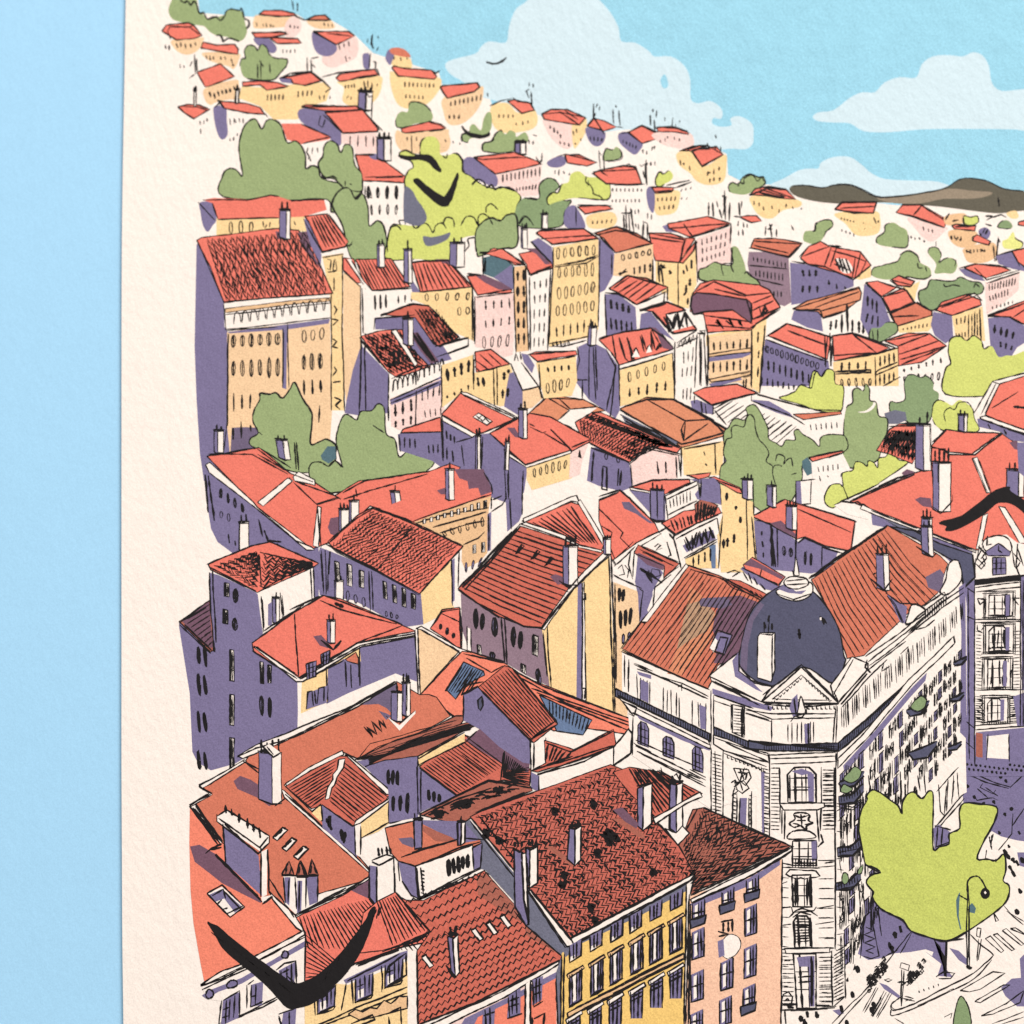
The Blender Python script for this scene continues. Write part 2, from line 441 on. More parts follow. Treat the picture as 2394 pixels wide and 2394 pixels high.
H('red stepped roofs with violet end'); wb('shade', '750 290 830 275 900 320 925 370 900 400 860 390 780 340'); r('735 245 960 240 1010 260 870 285 760 280'); r('870 285 1080 290 1110 325 930 330'); k('970 370 972 400/1000 375 1000 400/1030 370 1025 400/1060 370 1062 400'); k('730 245 1000 245/820 280 1080 290')
H('pink house with big violet shadow at the crest'); wb('pink', '1370 340 1500 270 1540 330 1520 430 1430 480 1340 510 1270 470 1280 410'); wb('shade', '1190 250 1230 235 1370 340 1360 400 1300 425 1230 400 1195 330'); r('1200 235 1470 240 1510 270 1370 335'); k('1195 240 1370 335/1300 250 1480 270/1390 330 1400 375/1430 325 1430 355/1465 310 1470 350/1440 420 1450 465/1475 430 1470 445'); k('1610 290 1605 320/1640 265 1635 330 1655 370/1685 270 1690 290/1690 350 1675 385')
T('bushy tree among the hilltop houses', 'green', '650 500 660 440 690 440 680 380 710 340 760 350 780 380 810 335 850 360 870 410 920 440 970 440 1005 450 1000 490 960 540 900 600 780 600 680 580', 3, gaps=.25, extra='780 480 780 590/805 470 805 600/795 455 825 505/870 480 875 550')
H('yellow row house with long red eaves'); w('yellow', '660 650 850 660 1000 640 1280 620 1330 660 1300 760 1180 800 1080 900 900 900 800 800 640 740'); r('665 620 790 610 930 620 1010 650 850 680 800 640 670 650'); r('950 590 1180 545 1260 610 1140 645 1050 630 1030 595'); w('shade', '940 590 1030 595 1050 630 960 620'); k('940 590 1040 550 1180 540 1270 605 1330 660 1290 690/1030 590 1050 635/1260 605 1310 640'); wd('840 690 990 690 980 770 840 780', 1, 5); wd('1070 670 1210 670 1200 730 1070 750', 1, 4); k('1245 720 1250 750/1280 715 1280 750/1325 720 1325 745/1150 430 1155 550/1180 450 1190 560/1180 440 1240 430/1185 480 1215 510')
H('yellow house with a wavy red roof mid hill'); wb('yellow', '1390 610 1690 570 1715 640 1690 720 1630 780 1500 800 1420 760 1430 660'); wb('shade', '1570 420 1590 400 1620 410 1625 510 1580 510'); r('1370 590 1400 560 1660 520 1690 565 1530 590 1400 615'); k('1260 580 1380 550 1680 520 1700 570/1500 585 1690 560/1630 400 1620 510/1650 460 1670 470 1665 520'); wd('1430 630 1520 620 1520 670 1430 680', 1, 4); k('1450 740 1465 720/1480 725 1485 750/1580 610 1590 680/1610 600 1610 660/1640 620 1640 740/1680 630 1680 650')
H('long red roofed house with a tall violet chimney'); wb('shade', '1085 840 1130 815 1290 830 1420 990 1410 1080 1380 1090 1290 1020 1150 950 1090 890'); w('pink', '1410 1000 1680 990 1680 1150 1520 1165 1500 1090 1410 1080'); r('1110 805 1140 790 1520 800 1570 830 1290 835'); r('1285 845 1570 825 1690 975 1680 990 1420 1000'); k('1110 805 1530 800/1270 860 1420 1000/1570 830 1720 985/1255 870 1240 940 1270 960 1290 900'); wd('1450 1010 1680 1020 1680 1110 1450 1110', 1, 4, 'd', .18, .8); ch(1590, 830, 50, 140, 55, 5, pots=3); k('1640 720 1640 900/1600 700 1620 730 1650 720')
H('coral gable in front of the yellow row'); w('white', '1110 1085 1330 1045 1260 1150 1240 1260 1150 1260 1140 1150'); r('960 930 1110 930 1330 1030 1320 1050 1110 1085 1000 1050', 'roof', 0); k('1110 935 1330 1030 1120 1082'); k('1160 1110 1150 1150 1170 1180 1160 1200/1195 1110 1190 1160/1230 1110 1235 1150/1175 1190 1180 1215')
T('big olive tree left of the slope', 'green', '520 1480 520 1320 560 1270 620 1280 665 1325 650 1200 640 1080 680 950 760 895 810 970 850 910 900 900 960 950 1000 1070 1060 1060 1110 1100 1140 1180 1145 1270 1190 1245 1240 1270 1265 1340 1400 1380 1560 1400 1560 1450 1350 1600 1300 1500 1000 1510', 3.4, gaps=.0)
H('white house with a coral roof below the violet chimney'); w('white', '1560 1380 1880 1370 1890 1690 1720 1690 1620 1700'); r('1515 1165 1660 1160 1890 1325 1880 1375 1570 1360'); sh('1620 1165 1700 1160 1740 1190 1700 1205 1640 1195', 'shade'); k('1515 1170 1660 1165/1890 1330 1890 1690/1590 1335 1880 1325'); wd('1580 1400 1860 1400 1860 1500 1580 1500', 1, 4, 'O', .3, .9, sep=False); wd('1600 1520 1860 1520 1850 1640 1610 1640', 1, 4, 'o', .2, .6, sep=False); ch(1730, 1210, 55, 170, 50, 0, pots=3); k('1590 1400 1590 1480 1640 1490 1630 1430')
T('round olive tree by the coral house', 'green', '1235 1240 1270 1180 1280 1100 1330 1060 1380 1090 1405 1150 1440 1090 1490 1110 1510 1240 1560 1300 1570 1390 1560 1440 1440 1420 1360 1350 1280 1330', 3.4, gaps=.15, extra='1265 1310 1280 1345 1340 1325 1380 1350/1440 1360 1440 1400/1470 1385 1490 1390')
T('tall olive tree behind the ridge house', 'green', '1350 1570 1350 1500 1400 1430 1470 1420 1520 1500 1570 1460 1610 1560 1620 1700 1680 1660 1730 1700 1750 1800 1740 1950 1500 1960 1420 1700', 3.4, gaps=.2)
H('yellow house with broad coral roof and grey chimney'); wb('shade', '345 1525 440 1530 470 1650 440 1700 405 1745 370 1700 350 1600'); w('yellow', '470 1645 940 1645 1130 1620 1150 1740 940 1750 470 1800'); r('365 1505 450 1490 700 1500 880 1465 940 1480 1030 1510 1280 1500 1300 1580 1130 1630 940 1640 480 1650 440 1530', 'roof', 0); k('365 1505 700 1505 880 1470 945 1480/1030 1510 1280 1500/440 1530 480 1650/330 1520 460 1660/480 1650 940 1640'); wd('540 1650 770 1650 770 1770 540 1780', 1, 3, 'o', .35, .75, sep=False); k('820 1665 825 1710/850 1690 835 1720/875 1670 870 1710/1055 1665 1065 1695')
# upper middle (tile B)
tile(860, 0)
H('small round topped house on the crest'); wb('yellow', '170 440 190 410 300 420 330 510 200 510'); wb('shade', '132 430 150 380 185 370 200 410 180 470 165 490 140 460'); r('165 370 220 358 280 375 320 430 190 410', 'rust', 0, True); k('195 425 200 450/245 430 250 460/295 430 297 450')
H('yellow house with long red roof on the crest'); wb('yellow', '165 560 200 540 520 580 550 640 530 690 450 780 330 820 230 790 180 680'); r('180 510 200 497 270 512 480 530 520 575 500 595 330 580 230 575'); k('480 530 510 550 545 530'); wd('265 600 510 620 510 670 265 670', 1, 8); wd('270 700 430 710 430 760 270 750', 1, 5)
H('peach house with a short red roof on the crest'); wb('peach', '575 730 840 650 870 690 850 780 790 870 700 935 610 935 570 850'); r('545 655 560 645 820 625 840 655 800 690 600 740 570 700'); wd('610 750 870 690 860 770 610 820', 1, 8); wd('590 850 710 850 700 910 600 910', 1, 3); k('900 700 905 730')
H('yellow gabled house under the cloud'); wb('yellow', '930 800 1050 775 1130 850 1240 810 1280 900 1240 970 1100 1000 990 990 935 920'); r('1050 760 1100 750 1220 775 1250 830 1160 855'); k('920 800 1000 760 1080 740/1090 735 1130 765 1210 770/1230 690 1235 800/1190 680 1215 740/1185 690 1215 670/1215 620 1215 650/1245 630 1245 660'); wd('970 850 1110 850 1110 900 970 900', 1, 4, 'd', .16); k('1115 925 1120 945/1165 915 1168 945/1205 905 1205 930')
H('red hip roofed house with pink and yellow walls'); wb('pink', '1330 900 1560 940 1540 1090 1480 1120 1390 1050 1340 970'); wb('yellow', '1540 930 1640 890 1640 990 1590 1080 1550 1110'); r('1310 860 1380 825 1500 825 1640 885 1590 940 1330 900'); k('1310 860 1450 845 1590 940/1450 845 1640 885/1480 830 1580 900'); k('1370 945 1375 970/1400 960 1405 1000/1425 980 1430 1010/1450 1010 1452 1040/1480 1070 1480 1095/1510 1075 1515 1105/1445 1060 1450 1085/1545 985 1550 1020/1570 970 1572 1000/1560 1075 1565 1090/1600 1040 1605 1060', 4)
T('small olive bush between crest houses', 'green', '215 950 215 880 250 840 300 840 310 780 350 765 420 785 470 830 490 880 460 920 360 930 280 960', 3, gaps=.3)
H('peach house half hidden by the lime tree'); wb('peach', '220 980 300 1000 580 970 610 1010 620 1090 560 1150 300 1150 230 1110 205 1040'); r('250 965 290 955 470 915 550 935 590 965 560 975 280 1000 255 990'); k('295 1030 297 1060/330 1020 332 1170/365 1030 368 1060/580 1050 590 1070/640 1060 645 1080/690 1070 695 1090')
T('leaning olive bush on the slope', 'green', '715 1060 710 1010 760 1000 770 950 800 935 850 980 870 900 900 845 930 860 930 960 880 1030 780 1040 750 1070', 2.8, gaps=.35)
bird('gull shaped curve among the slope bushes', '708 950 740 985 800 1010 870 1020 915 1000 905 1025 840 1040 770 1025 725 985')
T('olive trees above the pink house', 'green', '860 1120 870 1080 930 1060 960 1010 1000 980 1035 1010 1070 980 1110 1000 1120 1030 1180 995 1210 1040 1190 1080 1120 1130 980 1150 880 1140', 2.8, gaps=.35)
H('slate small turret house'); wb('shade', '1645 960 1780 990 1780 1060 1740 1100 1690 1090 1650 1030'); r('1650 950 1700 890 1780 910 1870 955 1780 985'); k('1700 780 1700 880 1780 1010/1715 850 1690 910 1650 950/1730 780 1715 810/1745 800 1740 830/1845 820 1850 930/1890 830 1900 950/1865 790 1870 810/1870 955 1920 960'); wd('1655 1010 1780 1030 1770 1080 1665 1070', 1, 4)
H('pink long house with coral roof and violet end'); w('pink', '965 1310 1310 1240 1300 1340 1280 1470 1150 1480 1050 1400 970 1390'); wb('shade', '715 1210 790 1185 960 1310 970 1400 900 1390 780 1330 715 1280'); r('795 1185 1100 1145 1290 1220 1310 1235 960 1310', ink=3); k('795 1185 860 1200 1130 1185 1190 1190/1265 1180 1290 1230 1310 1200/1310 1150 1310 1220'); wd('1000 1310 1310 1250 1310 1330 1000 1380', 1, 10, 'd', .2, .8); wd('1080 1410 1280 1370 1270 1440 1090 1450', 1, 8, 'd', .25); ch(1150, 1160, 40, 90, 40, pots=2)
k('1210 1050 1215 1085/1245 1060 1243 1090/1240 1015 1275 1025')
H('low red roof with rounded violet wall'); wb('shade', '1350 1220 1420 1180 1480 1180 1490 1230 1440 1260 1370 1255'); r('1480 1165 1590 1165 1720 1225 1650 1250 1500 1225'); k('1420 1180 1490 1160 1600 1185 1730 1225'); k('1410 1280 1408 1310/1440 1275 1435 1320/1470 1285 1480 1310/1520 1300 1515 1320')
T('small green bush with twin poles', 'green', '1770 1200 1780 1150 1800 1120 1840 1130 1870 1105 1900 1130 1905 1180 1860 1205 1800 1210', 2.6, gaps=.3, extra='1740 1130 1750 1280/1775 1170 1780 1280/1735 1140 1760 1170')
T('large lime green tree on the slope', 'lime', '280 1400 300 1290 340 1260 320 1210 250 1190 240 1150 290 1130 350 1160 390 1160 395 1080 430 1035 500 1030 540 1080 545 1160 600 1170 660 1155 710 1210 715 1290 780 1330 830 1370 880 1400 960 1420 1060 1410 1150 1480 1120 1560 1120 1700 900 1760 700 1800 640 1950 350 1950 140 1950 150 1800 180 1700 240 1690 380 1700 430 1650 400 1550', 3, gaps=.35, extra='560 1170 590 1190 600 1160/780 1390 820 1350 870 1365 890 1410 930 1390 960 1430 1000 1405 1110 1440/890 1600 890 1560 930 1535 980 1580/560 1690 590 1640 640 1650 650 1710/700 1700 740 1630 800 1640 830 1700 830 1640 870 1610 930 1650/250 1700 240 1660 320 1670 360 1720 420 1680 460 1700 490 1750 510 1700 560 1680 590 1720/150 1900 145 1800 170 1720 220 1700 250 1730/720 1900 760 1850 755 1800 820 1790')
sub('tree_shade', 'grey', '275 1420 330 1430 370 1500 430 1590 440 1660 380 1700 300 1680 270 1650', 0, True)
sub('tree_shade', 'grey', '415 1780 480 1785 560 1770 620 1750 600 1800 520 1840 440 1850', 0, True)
bird('wide black gull over the lime tree', '235 1170 320 1180 400 1165 480 1180 540 1260 548 1290 500 1260 450 1210 380 1200 300 1200 250 1185')
bird('black gull diving over the lime tree', '345 1365 375 1345 440 1400 560 1480 590 1470 640 1380 675 1300 670 1370 630 1500 590 1555 520 1530 430 1450')
T('grey green trees beside the lime tree', 'green2', '1120 1690 1110 1580 1160 1500 1220 1490 1290 1490 1290 1400 1340 1345 1400 1350 1440 1400 1410 1450 1480 1510 1530 1510 1480 1600 1460 1700 1300 1720', 3, gaps=.25)
T('lime bush above the grey green trees', 'lime', '1360 1540 1350 1490 1390 1450 1430 1450 1460 1390 1510 1370 1530 1310 1590 1290 1650 1330 1760 1340 1820 1390 1830 1450 1800 1500 1700 1500 1560 1490 1500 1500 1420 1520', 3, gaps=.2, extra='1645 1330 1640 1370 1670 1390 1690 1420 1700 1460 1750 1480 1770 1510/1660 1360 1655 1400')
T('grey green tree with a long trunk line', 'green', '820 1900 810 1760 850 1680 930 1640 1000 1660 1040 1620 1110 1610 1130 1700 1120 1850 1010 1870 850 1930', 3, gaps=.0, extra='920 1650 940 1690/1140 1690 1190 1630 1250 1700')
done()
ink_width(1.12)
# ---------------------------------------------------------------- far hillside, upper right
tile(1340, 200)
H('violet walled house with bright red gable on the crest'); wb('shade', '340 370 400 350 520 430 500 490 460 520 400 480 350 430'); r('410 355 520 300 640 350 630 400 520 435'); k('340 360 420 350 510 430/420 350 520 300 640 360/650 380 640 410'); wd('360 390 490 440 480 500 370 440', 1, 5); k('580 220 582 300/610 260 615 335/600 175 600 200/630 185 625 240/525 480 525 510/555 490 553 520/600 460 590 490/615 455 610 480/555 580 553 600/585 575 585 605/615 570 615 600', 4)
H('pale pink house with a thin red roof on the crest'); wb('pink', '600 360 860 350 910 430 860 470 760 470 650 430'); r('625 315 740 305 860 345 870 370 770 350 640 345'); k('620 320 650 310 770 320 880 360/690 240 692 270/750 240 745 310/770 290 772 320/800 260 802 280'); k('690 395 692 420/710 380 712 400/760 385 762 410/800 395 798 420/655 410 657 430')
H('yellow gabled house at the right end of the crest'); wb('yellow', '780 510 900 490 980 610 1140 520 1155 600 1130 720 1020 750 930 720 880 660 800 600'); r('900 500 940 480 1080 460 1130 520 970 605', 'roof'); r('820 490 950 450 1010 450 880 490'); k('800 495 900 455 1010 450 1130 520/860 480 900 510 970 610 1130 520/900 480 1040 480/1070 370 1078 400/1010 430 1012 460/1070 450 1072 480/1110 460 1112 500', 3.4); k('805 560 810 600/830 580 835 600/875 605 880 640/1010 680 1015 650 1035 660/1060 630 1058 670/1100 610 1098 640/1030 700 1028 730/1060 690 1058 720/1105 690 1100 720', 4.5)
T('olive bush at the end of the crest', 'green', '1180 800 1170 760 1200 730 1240 740 1280 690 1330 670 1390 690 1435 690 1440 740 1380 780 1300 820 1220 815', 3, gaps=.2, extra='1240 760 1250 730 1285 740 1290 700 1340 670 1365 690 1390 720 1420 690 1435 720')
H('white villa with scarlet roof'); w('white', '280 740 550 740 560 1040 500 1080 360 1050 290 900'); r('150 660 200 640 380 600 470 610 520 740 440 745 250 740'); k('140 660 250 740 540 745/150 650 480 630/370 610 420 590 480 640 520 740/210 650 260 680'); wd('280 760 530 765 530 810 280 810', 1, 8); wd('280 845 510 845 510 890 280 890', 1, 8); k('440 930 442 970/465 935 467 970/490 930 492 965/470 1040 475 1070/490 1040 492 1085'); k('500 590 510 610 540 590 550 740/550 560 555 750/525 640 540 700')
T('small lime sprig by the thin roof', 'lime', '625 750 620 700 650 650 680 670 720 640 750 670 740 710 690 740 660 760', 2.8, gaps=.3)
H('amber house with violet side'); wb('yellow', '610 810 790 790 800 870 770 950 690 975 620 960'); wb('shade', '555 780 585 760 612 800 615 900 600 960 570 920 552 840'); r('590 765 760 770 740 800 620 810'); k('580 765 770 770/700 750 880 715/770 770 890 725/620 800 760 790', 4); wd('620 840 790 820 780 880 620 880', 1, 5); wd('630 900 780 880 760 940 640 950', 1, 4); k('820 780 810 800/850 770 845 790/890 765 880 780/820 840 815 860/860 840 850 860')
H('yellow block with pointed red roof and violet wall'); wb('shade', '0 900 40 940 90 1040 70 1085 -60 1060 -60 940'); wb('yellow', '110 980 280 950 330 1000 300 1060 180 1080 110 1060'); r('30 910 250 900 300 930 90 965'); k('30 900 290 905/80 970 280 935/20 900 25 1060'); wd('130 1010 310 990 300 1050 130 1055', 1, 5, 'd', .15); k('395 900 400 1090/430 920 460 1110/360 960 440 960/380 970 385 1080/420 960 425 1090/520 1020 560 1040 560 1160/530 1030 525 1140/590 970 590 1010/560 960 560 1000', 4)
H('red hip roof with a row of pole chimneys'); w('pink', '930 1150 1190 1060 1190 1320 1000 1420 930 1400'); w('shade', '670 1060 720 1040 830 1110 700 1100'); r('710 1040 1010 985 1190 1040 880 1140 720 1075', 'roof'); r('570 1110 730 1110 840 1150 920 1150 800 1330 620 1310', 'roof'); k('720 1075 1170 1040/830 1040 900 1140 1190 1050/580 1115 840 1165/570 1150 830 1180/850 1150 800 1330/900 1150 930 1180 800 1330/610 1180 620 1310', 3.6); wd('950 1150 1170 1090 1150 1290 960 1350', 3, 6, 'd', .3, .6); k('1020 880 1020 980/1050 880 1055 990/1080 870 1090 920/1120 830 1150 840 1130 900/1140 790 1145 1010/1180 880 1175 1020/1100 930 1120 1000/1150 850 1130 980/1190 1040 1180 1190', 4)
H('yellow tower block under the red hip roof'); w('yellow', '620 1320 790 1330 920 1170 930 1500 880 1600 870 1680 790 1660 690 1600 620 1480'); r('570 1110 840 1160 800 1330 615 1315'); r('800 1330 925 1165 910 1240 830 1340'); k('570 1145 840 1180/790 1330 790 1660/925 1170 935 1480'); k('850 1350 860 1400/890 1310 892 1380/880 1450 878 1510/850 1500 850 1560 830 1580/830 1390 835 1420/865 1600 862 1650/720 1390 735 1410 720 1420', 6)
H('small house with lens roof below the crest'); r('1250 990 1310 980 1380 980 1420 1020 1340 1030'); k('1210 985 1260 990/1250 880 1255 980/1270 870 1265 920/1245 1020 1240 1060/1280 1030 1285 1070/1245 1090 1245 1130/1275 1080 1280 1130/1310 1040 1310 1070', 4)
H('wide yellow house with red roof near the far hill'); wb('yellow', '1330 840 1450 830 1690 860 1710 910 1580 940 1500 1000 1420 990 1360 930'); r('1325 825 1370 775 1470 760 1600 780 1675 855 1590 850 1450 830'); k('1325 825 1470 770 1620 790/1400 780 1600 840/1440 770 1660 850/1370 800 1590 850', 3.6); k('1360 865 1362 900/1400 880 1402 910/1430 910 1435 940/1495 905 1500 930/1550 930 1550 960/1605 890 1600 920/1650 910 1655 930/1720 920 1718 935', 4)
k('1450 1060 1445 1130/1480 1040 1495 1140/1500 1040 1480 1080/1530 1080 1530 1140/1460 1080 1500 1080/1640 1050 1660 1090', 4)
tile(1794, 300)
H('yellow house with a fringed red roof'); wb('yellow', '510 640 800 620 850 680 840 780 760 810 660 800 590 720'); r('505 610 560 555 820 555 800 640 650 640 560 620'); k('505 610 560 560 830 560/550 600 810 590/560 620 800 640', 3.4); wd('545 660 660 690 660 720 545 690', 1, 5); k('800 670 820 720/840 690 830 710/560 760 562 780/590 770 592 790/620 780 622 800/650 790 650 815/720 710 725 712/730 755 735 757', 4)
H('pink house with long coral roof near the far hill'); wb('pink', '1060 670 1340 740 1320 790 1250 850 1180 830 1110 750'); r('970 635 1020 575 1160 575 1340 680 1350 710 1330 750 1090 665'); k('970 635 1100 660 1330 745/1160 580 1100 655/1160 585 1350 700/1020 580 1165 575', 3.4); k('1170 740 1180 770/1210 755 1215 780/1240 760 1245 790/1080 810 1085 830/1110 820 1112 840/1140 820 1150 840/1180 840 1182 860', 4)
H('huddle of tan houses below the horizon'); wb('tan', '1340 660 1480 640 1500 700 1400 730 1340 720'); wb('tan', '1370 770 1560 770 1580 860 1480 900 1390 860'); wb('tan', '1490 900 1700 860 1720 960 1640 1010 1520 1010 1480 950'); wb('shade', '1590 770 1640 745 1680 780 1660 830 1610 820'); r('1390 735 1420 725 1570 730 1560 770 1410 760'); r('1550 815 1580 800 1680 850 1670 880 1550 850'); k('1340 690 1370 640/1390 700 1440 690/1410 745 1570 735/1380 810 1390 840/1420 820 1425 845/1450 830 1455 850/1490 920 1540 940/1600 910 1640 930/1620 790 1640 750/1640 800 1660 760/1600 790 1610 810', 4.5); wd('1485 900 1650 900 1650 940 1490 950', 1, 6, 'd', .4); wd('1370 790 1470 810 1470 850 1380 840', 1, 4, 'd', .4)
wb('yellow', '1800 640 1870 620 1890 670 1840 680'); k('1640 660 1700 665 1650 690/1700 670 1760 650 1800 670/1640 720 1690 735/1740 820 1720 1000/1700 880 1710 1000/1740 830 1750 860', 4)
T('small lime shrubs below the horizon', 'lime', '1480 720 1480 660 1530 670 1580 660 1585 710 1540 730', 2.6, gaps=.3)
T('lime shrub at the far right edge', 'lemon', '1780 900 1770 850 1810 830 1850 780 1870 830 1920 860 1910 900 1840 910', 2.6, gaps=.4)
T('small green shrub at the far right edge', 'green2', '1735 745 1750 710 1800 690 1840 720 1840 750 1780 755', 2.6, gaps=.4)
H('scrap of red roof at the far right edge'); r('1890 705 1960 690 1960 740 1890 730')
T('olive bushes on the white slope', 'green', '270 840 280 780 320 770 360 770 370 720 420 690 480 695 490 740 440 780 410 840 350 870 300 860', 2.8, gaps=.4)
T('round olive tree on the white slope', 'green', '830 870 825 820 880 780 890 730 950 710 1000 740 1050 770 1060 850 1040 900 960 895 900 890', 2.8, gaps=.35)
T('broad olive trees above the street roofs', 'green', '790 1110 800 1050 880 1030 980 1000 1010 940 1070 920 1130 960 1150 1010 1220 1050 1230 1110 1170 1140 1050 1120 900 1140', 2.8, gaps=.35, extra='1130 1010 1140 1050 1170 1050/1190 1040 1200 1080')
T('pair of small olive bushes', 'green', '1210 940 1230 900 1280 900 1310 960 1290 1010 1340 980 1400 980 1430 1030 1400 1090 1330 1090 1260 1090 1270 1020', 2.6, gaps=.4, extra='1270 850 1268 890/1390 980 1420 1000 1410 1040')
H('mauve long building with terracotta roof'); w('mauve', '-140 930 0 930 160 970 180 1310 130 1340 0 1300 -120 1180 -150 1020'); r('-130 900 -100 830 60 830 260 860 230 900 160 970 0 930', 'rust'); k('-140 900 160 965 230 890/-100 850 250 870/-100 880 160 940/-140 1030 150 1060/-110 1130 120 1180', 3.4); wd('-120 960 150 1010 150 1060 -120 1000', 1, 9, 'd', .3, .8); wd('-100 1060 130 1090 130 1160 -100 1120', 1, 8, 'd', .3, .8); wd('-20 1220 120 1220 120 1280 -20 1260', 1, 5, 'd', .3, .8)
H('violet mansard house with white roof windows'); w('shade', '170 1010 400 1040 650 1140 650 1190 360 1300 180 1330'); w('yellow', '650 1130 780 1040 780 1120 700 1140'); r('250 980 310 890 400 850 470 890 700 930 780 1030 660 1130 430 1060 300 1020'); k('180 1000 430 1040 650 1140 780 1030/430 1040 480 900/470 1040 520 900/270 960 470 890/460 880 560 890/660 970 640 1130/700 940 660 1130/750 990 690 1120/310 890 240 970/480 920 660 970 740 1000', 3.6); b = Buf(); fill(b, 'white', smooth(P('510 990 540 980 600 990 640 1050 620 1090 560 1080'))); CUR.subs.append(('roof_window', b)); k('510 980 550 1070/540 970 570 1080/560 980 600 1090/590 980 630 1090/500 1020 620 1070', 5); wd('240 1060 390 1060 390 1120 250 1120', 1, 3, 'd', .45, .9); wd('240 1180 400 1180 400 1240 240 1240', 1, 3, 'd', .4, .9); k('460 1140 465 1180/520 1170 525 1210/580 1190 590 1210', 6)
H('ochre roofed low house in front of the violet mansard'); w('shade', '200 1370 400 1380 420 1530 300 1500 180 1440'); w('white', '420 1450 560 1400 720 1380 760 1500 700 1560 420 1530'); r('190 1360 300 1300 690 1195 710 1240 700 1290 560 1390 420 1430 380 1380', 'ochre'); k('190 1360 700 1200/210 1370 400 1370 420 1430 600 1370/360 1350 690 1230/390 1380 700 1290', 3.4); k('480 1450 475 1520/520 1440 515 1510/560 1400 560 1540/600 1320 605 1530/640 1440 640 1540/690 1450 690 1540/730 1440 720 1550', 6)
H('tall violet house with twin red roofs'); w('shade', '730 1170 860 1270 930 1460 860 1560 760 1560 700 1440'); w('yellow', '980 1150 1090 1180 1150 1150 1120 1240 1110 1300'); w('yellow', '980 1490 1250 1400 1250 1480 1210 1530 990 1540'); r('930 1140 990 1110 1110 1150 1080 1190 980 1180'); r('740 1160 830 1150 970 1200 860 1265'); r('870 1270 1030 1200 1100 1310 930 1390'); r('930 1390 1130 1310 1240 1370 1240 1410 970 1490', 'rust'); k('735 1165 860 1270 970 1490/830 1150 1050 1220 1110 1310 1240 1380/870 1270 1040 1220/900 1390 1110 1310/940 1420 1140 1410/930 1140 1090 1180', 3.6); wd('740 1240 840 1310 840 1400 740 1340', 1, 3, 'd', .4, .9); wd('740 1380 850 1420 850 1500 720 1460', 1, 3, 'd', .4, .9); wd('1010 1500 1220 1450 1210 1510 1010 1530', 1, 7, 'd', .25)
T('green bush between violet house and lower roofs', 'green2', '770 1590 780 1510 850 1500 900 1460 970 1470 980 1530 920 1570 850 1610', 2.8, gaps=.3, extra='790 1520 800 1600/830 1510 830 1600')
T('dense dark olive trees on the right', 'green2', '1150 1310 1140 1230 1200 1200 1230 1140 1320 1150 1400 1150 1450 1120 1530 1150 1600 1160 1630 1200 1600 1250 1500 1250 1300 1340 1230 1370', 2.8, gaps=.25, extra='1330 1170 1340 1190 1400 1180 1450 1190/1550 1200 1570 1170 1600 1200')
H('pale house with white corniced front on the right'); w('shade', '1440 1060 1560 1050 1640 1150 1560 1140 1490 1110'); w('pink', '1640 1160 1900 1070 1890 1220 1760 1330 1650 1400 1640 1250'); r('1480 1050 1560 1020 1740 1030 1830 1070 1650 1130'); w('white', '1640 1130 1890 1065 1900 1080 1650 1160'); k('1440 1055 1560 1020 1840 1050/1560 1050 1650 1140 1900 1070/1650 1165 1900 1085'); wd('1660 1170 1880 1120 1870 1180 1660 1230', 1, 10, 'd', .25, .9); wd('1660 1260 1820 1200 1820 1260 1670 1310', 1, 7, 'd', .25, .8); wd('1680 1340 1860 1290 1860 1320 1680 1370', 1, 6, 'd', .2, .8)
H('violet and red roofs at the right edge'); w('shade', '1720 960 1850 920 1960 1050 1960 1080 1850 1060 1740 1020'); r('1840 925 1960 900 1960 1060 1880 1000'); k('1720 960 1880 910 1960 900/1850 930 1900 1040')
H('amber house with violet gable on the right'); w('shade', '1250 1380 1390 1410 1400 1580 1340 1620 1260 1560 1230 1480'); w('yellow', '1390 1410 1620 1340 1640 1600 1560 1600 1420 1600'); r('1270 1370 1310 1310 1500 1250 1600 1290 1610 1330 1390 1410'); k('1260 1370 1400 1410 1610 1330/1310 1350 1570 1260/1280 1350 1560 1240 1620 1300/1515 1400 1515 1580/1560 1380 1560 1590/1600 1360 1610 1600', 3.6); wd('1405 1420 1510 1400 1500 1470 1410 1500', 1, 3, 'd', .3, .7); wd('1405 1530 1500 1520 1500 1580 1420 1590', 1, 4, 'd', .4); wd('1530 1400 1610 1380 1610 1560 1530 1570', 2, 4, 'd', .25, .9)
H('violet house with sweeping red roof at the right edge'); w('shade', '1660 1430 1800 1410 1960 1500 1960 1600 1880 1650 1830 1730 1740 1720 1680 1650'); r('1660 1410 1850 1330 1960 1290 1960 1480 1890 1460 1820 1420'); k('1660 1410 1960 1310/1660 1420 1830 1420 1960 1490/1850 1420 1960 1350'); wd('1690 1470 1880 1530 1860 1600 1690 1540', 1, 4, 'd', .4, .9); wd('1730 1590 1870 1640 1850 1680 1740 1650', 1, 3, 'd', .4, .9)
H('violet arcaded palace with red roof'); w('shade', '-140 1590 0 1590 460 1750 470 1830 340 1940 -120 1940'); r('0 1560 140 1470 220 1490 480 1570 450 1740'); k('-10 1570 150 1470 470 1570/0 1560 450 1740/150 1520 460 1640/-10 1590 460 1760/430 1550 440 1800/470 1540 480 1790/455 1570 430 1780', 3.8); wd('-100 1600 400 1760 390 1830 -100 1660', 1, 13, 'o', .6, .8, sep=False); wd('-100 1700 330 1840 330 1940 -100 1800', 1, 10, 'd', .35, .8); wd('-100 1850 300 1950 300 1990 -100 1930', 1, 10, 'd', .35, .8)
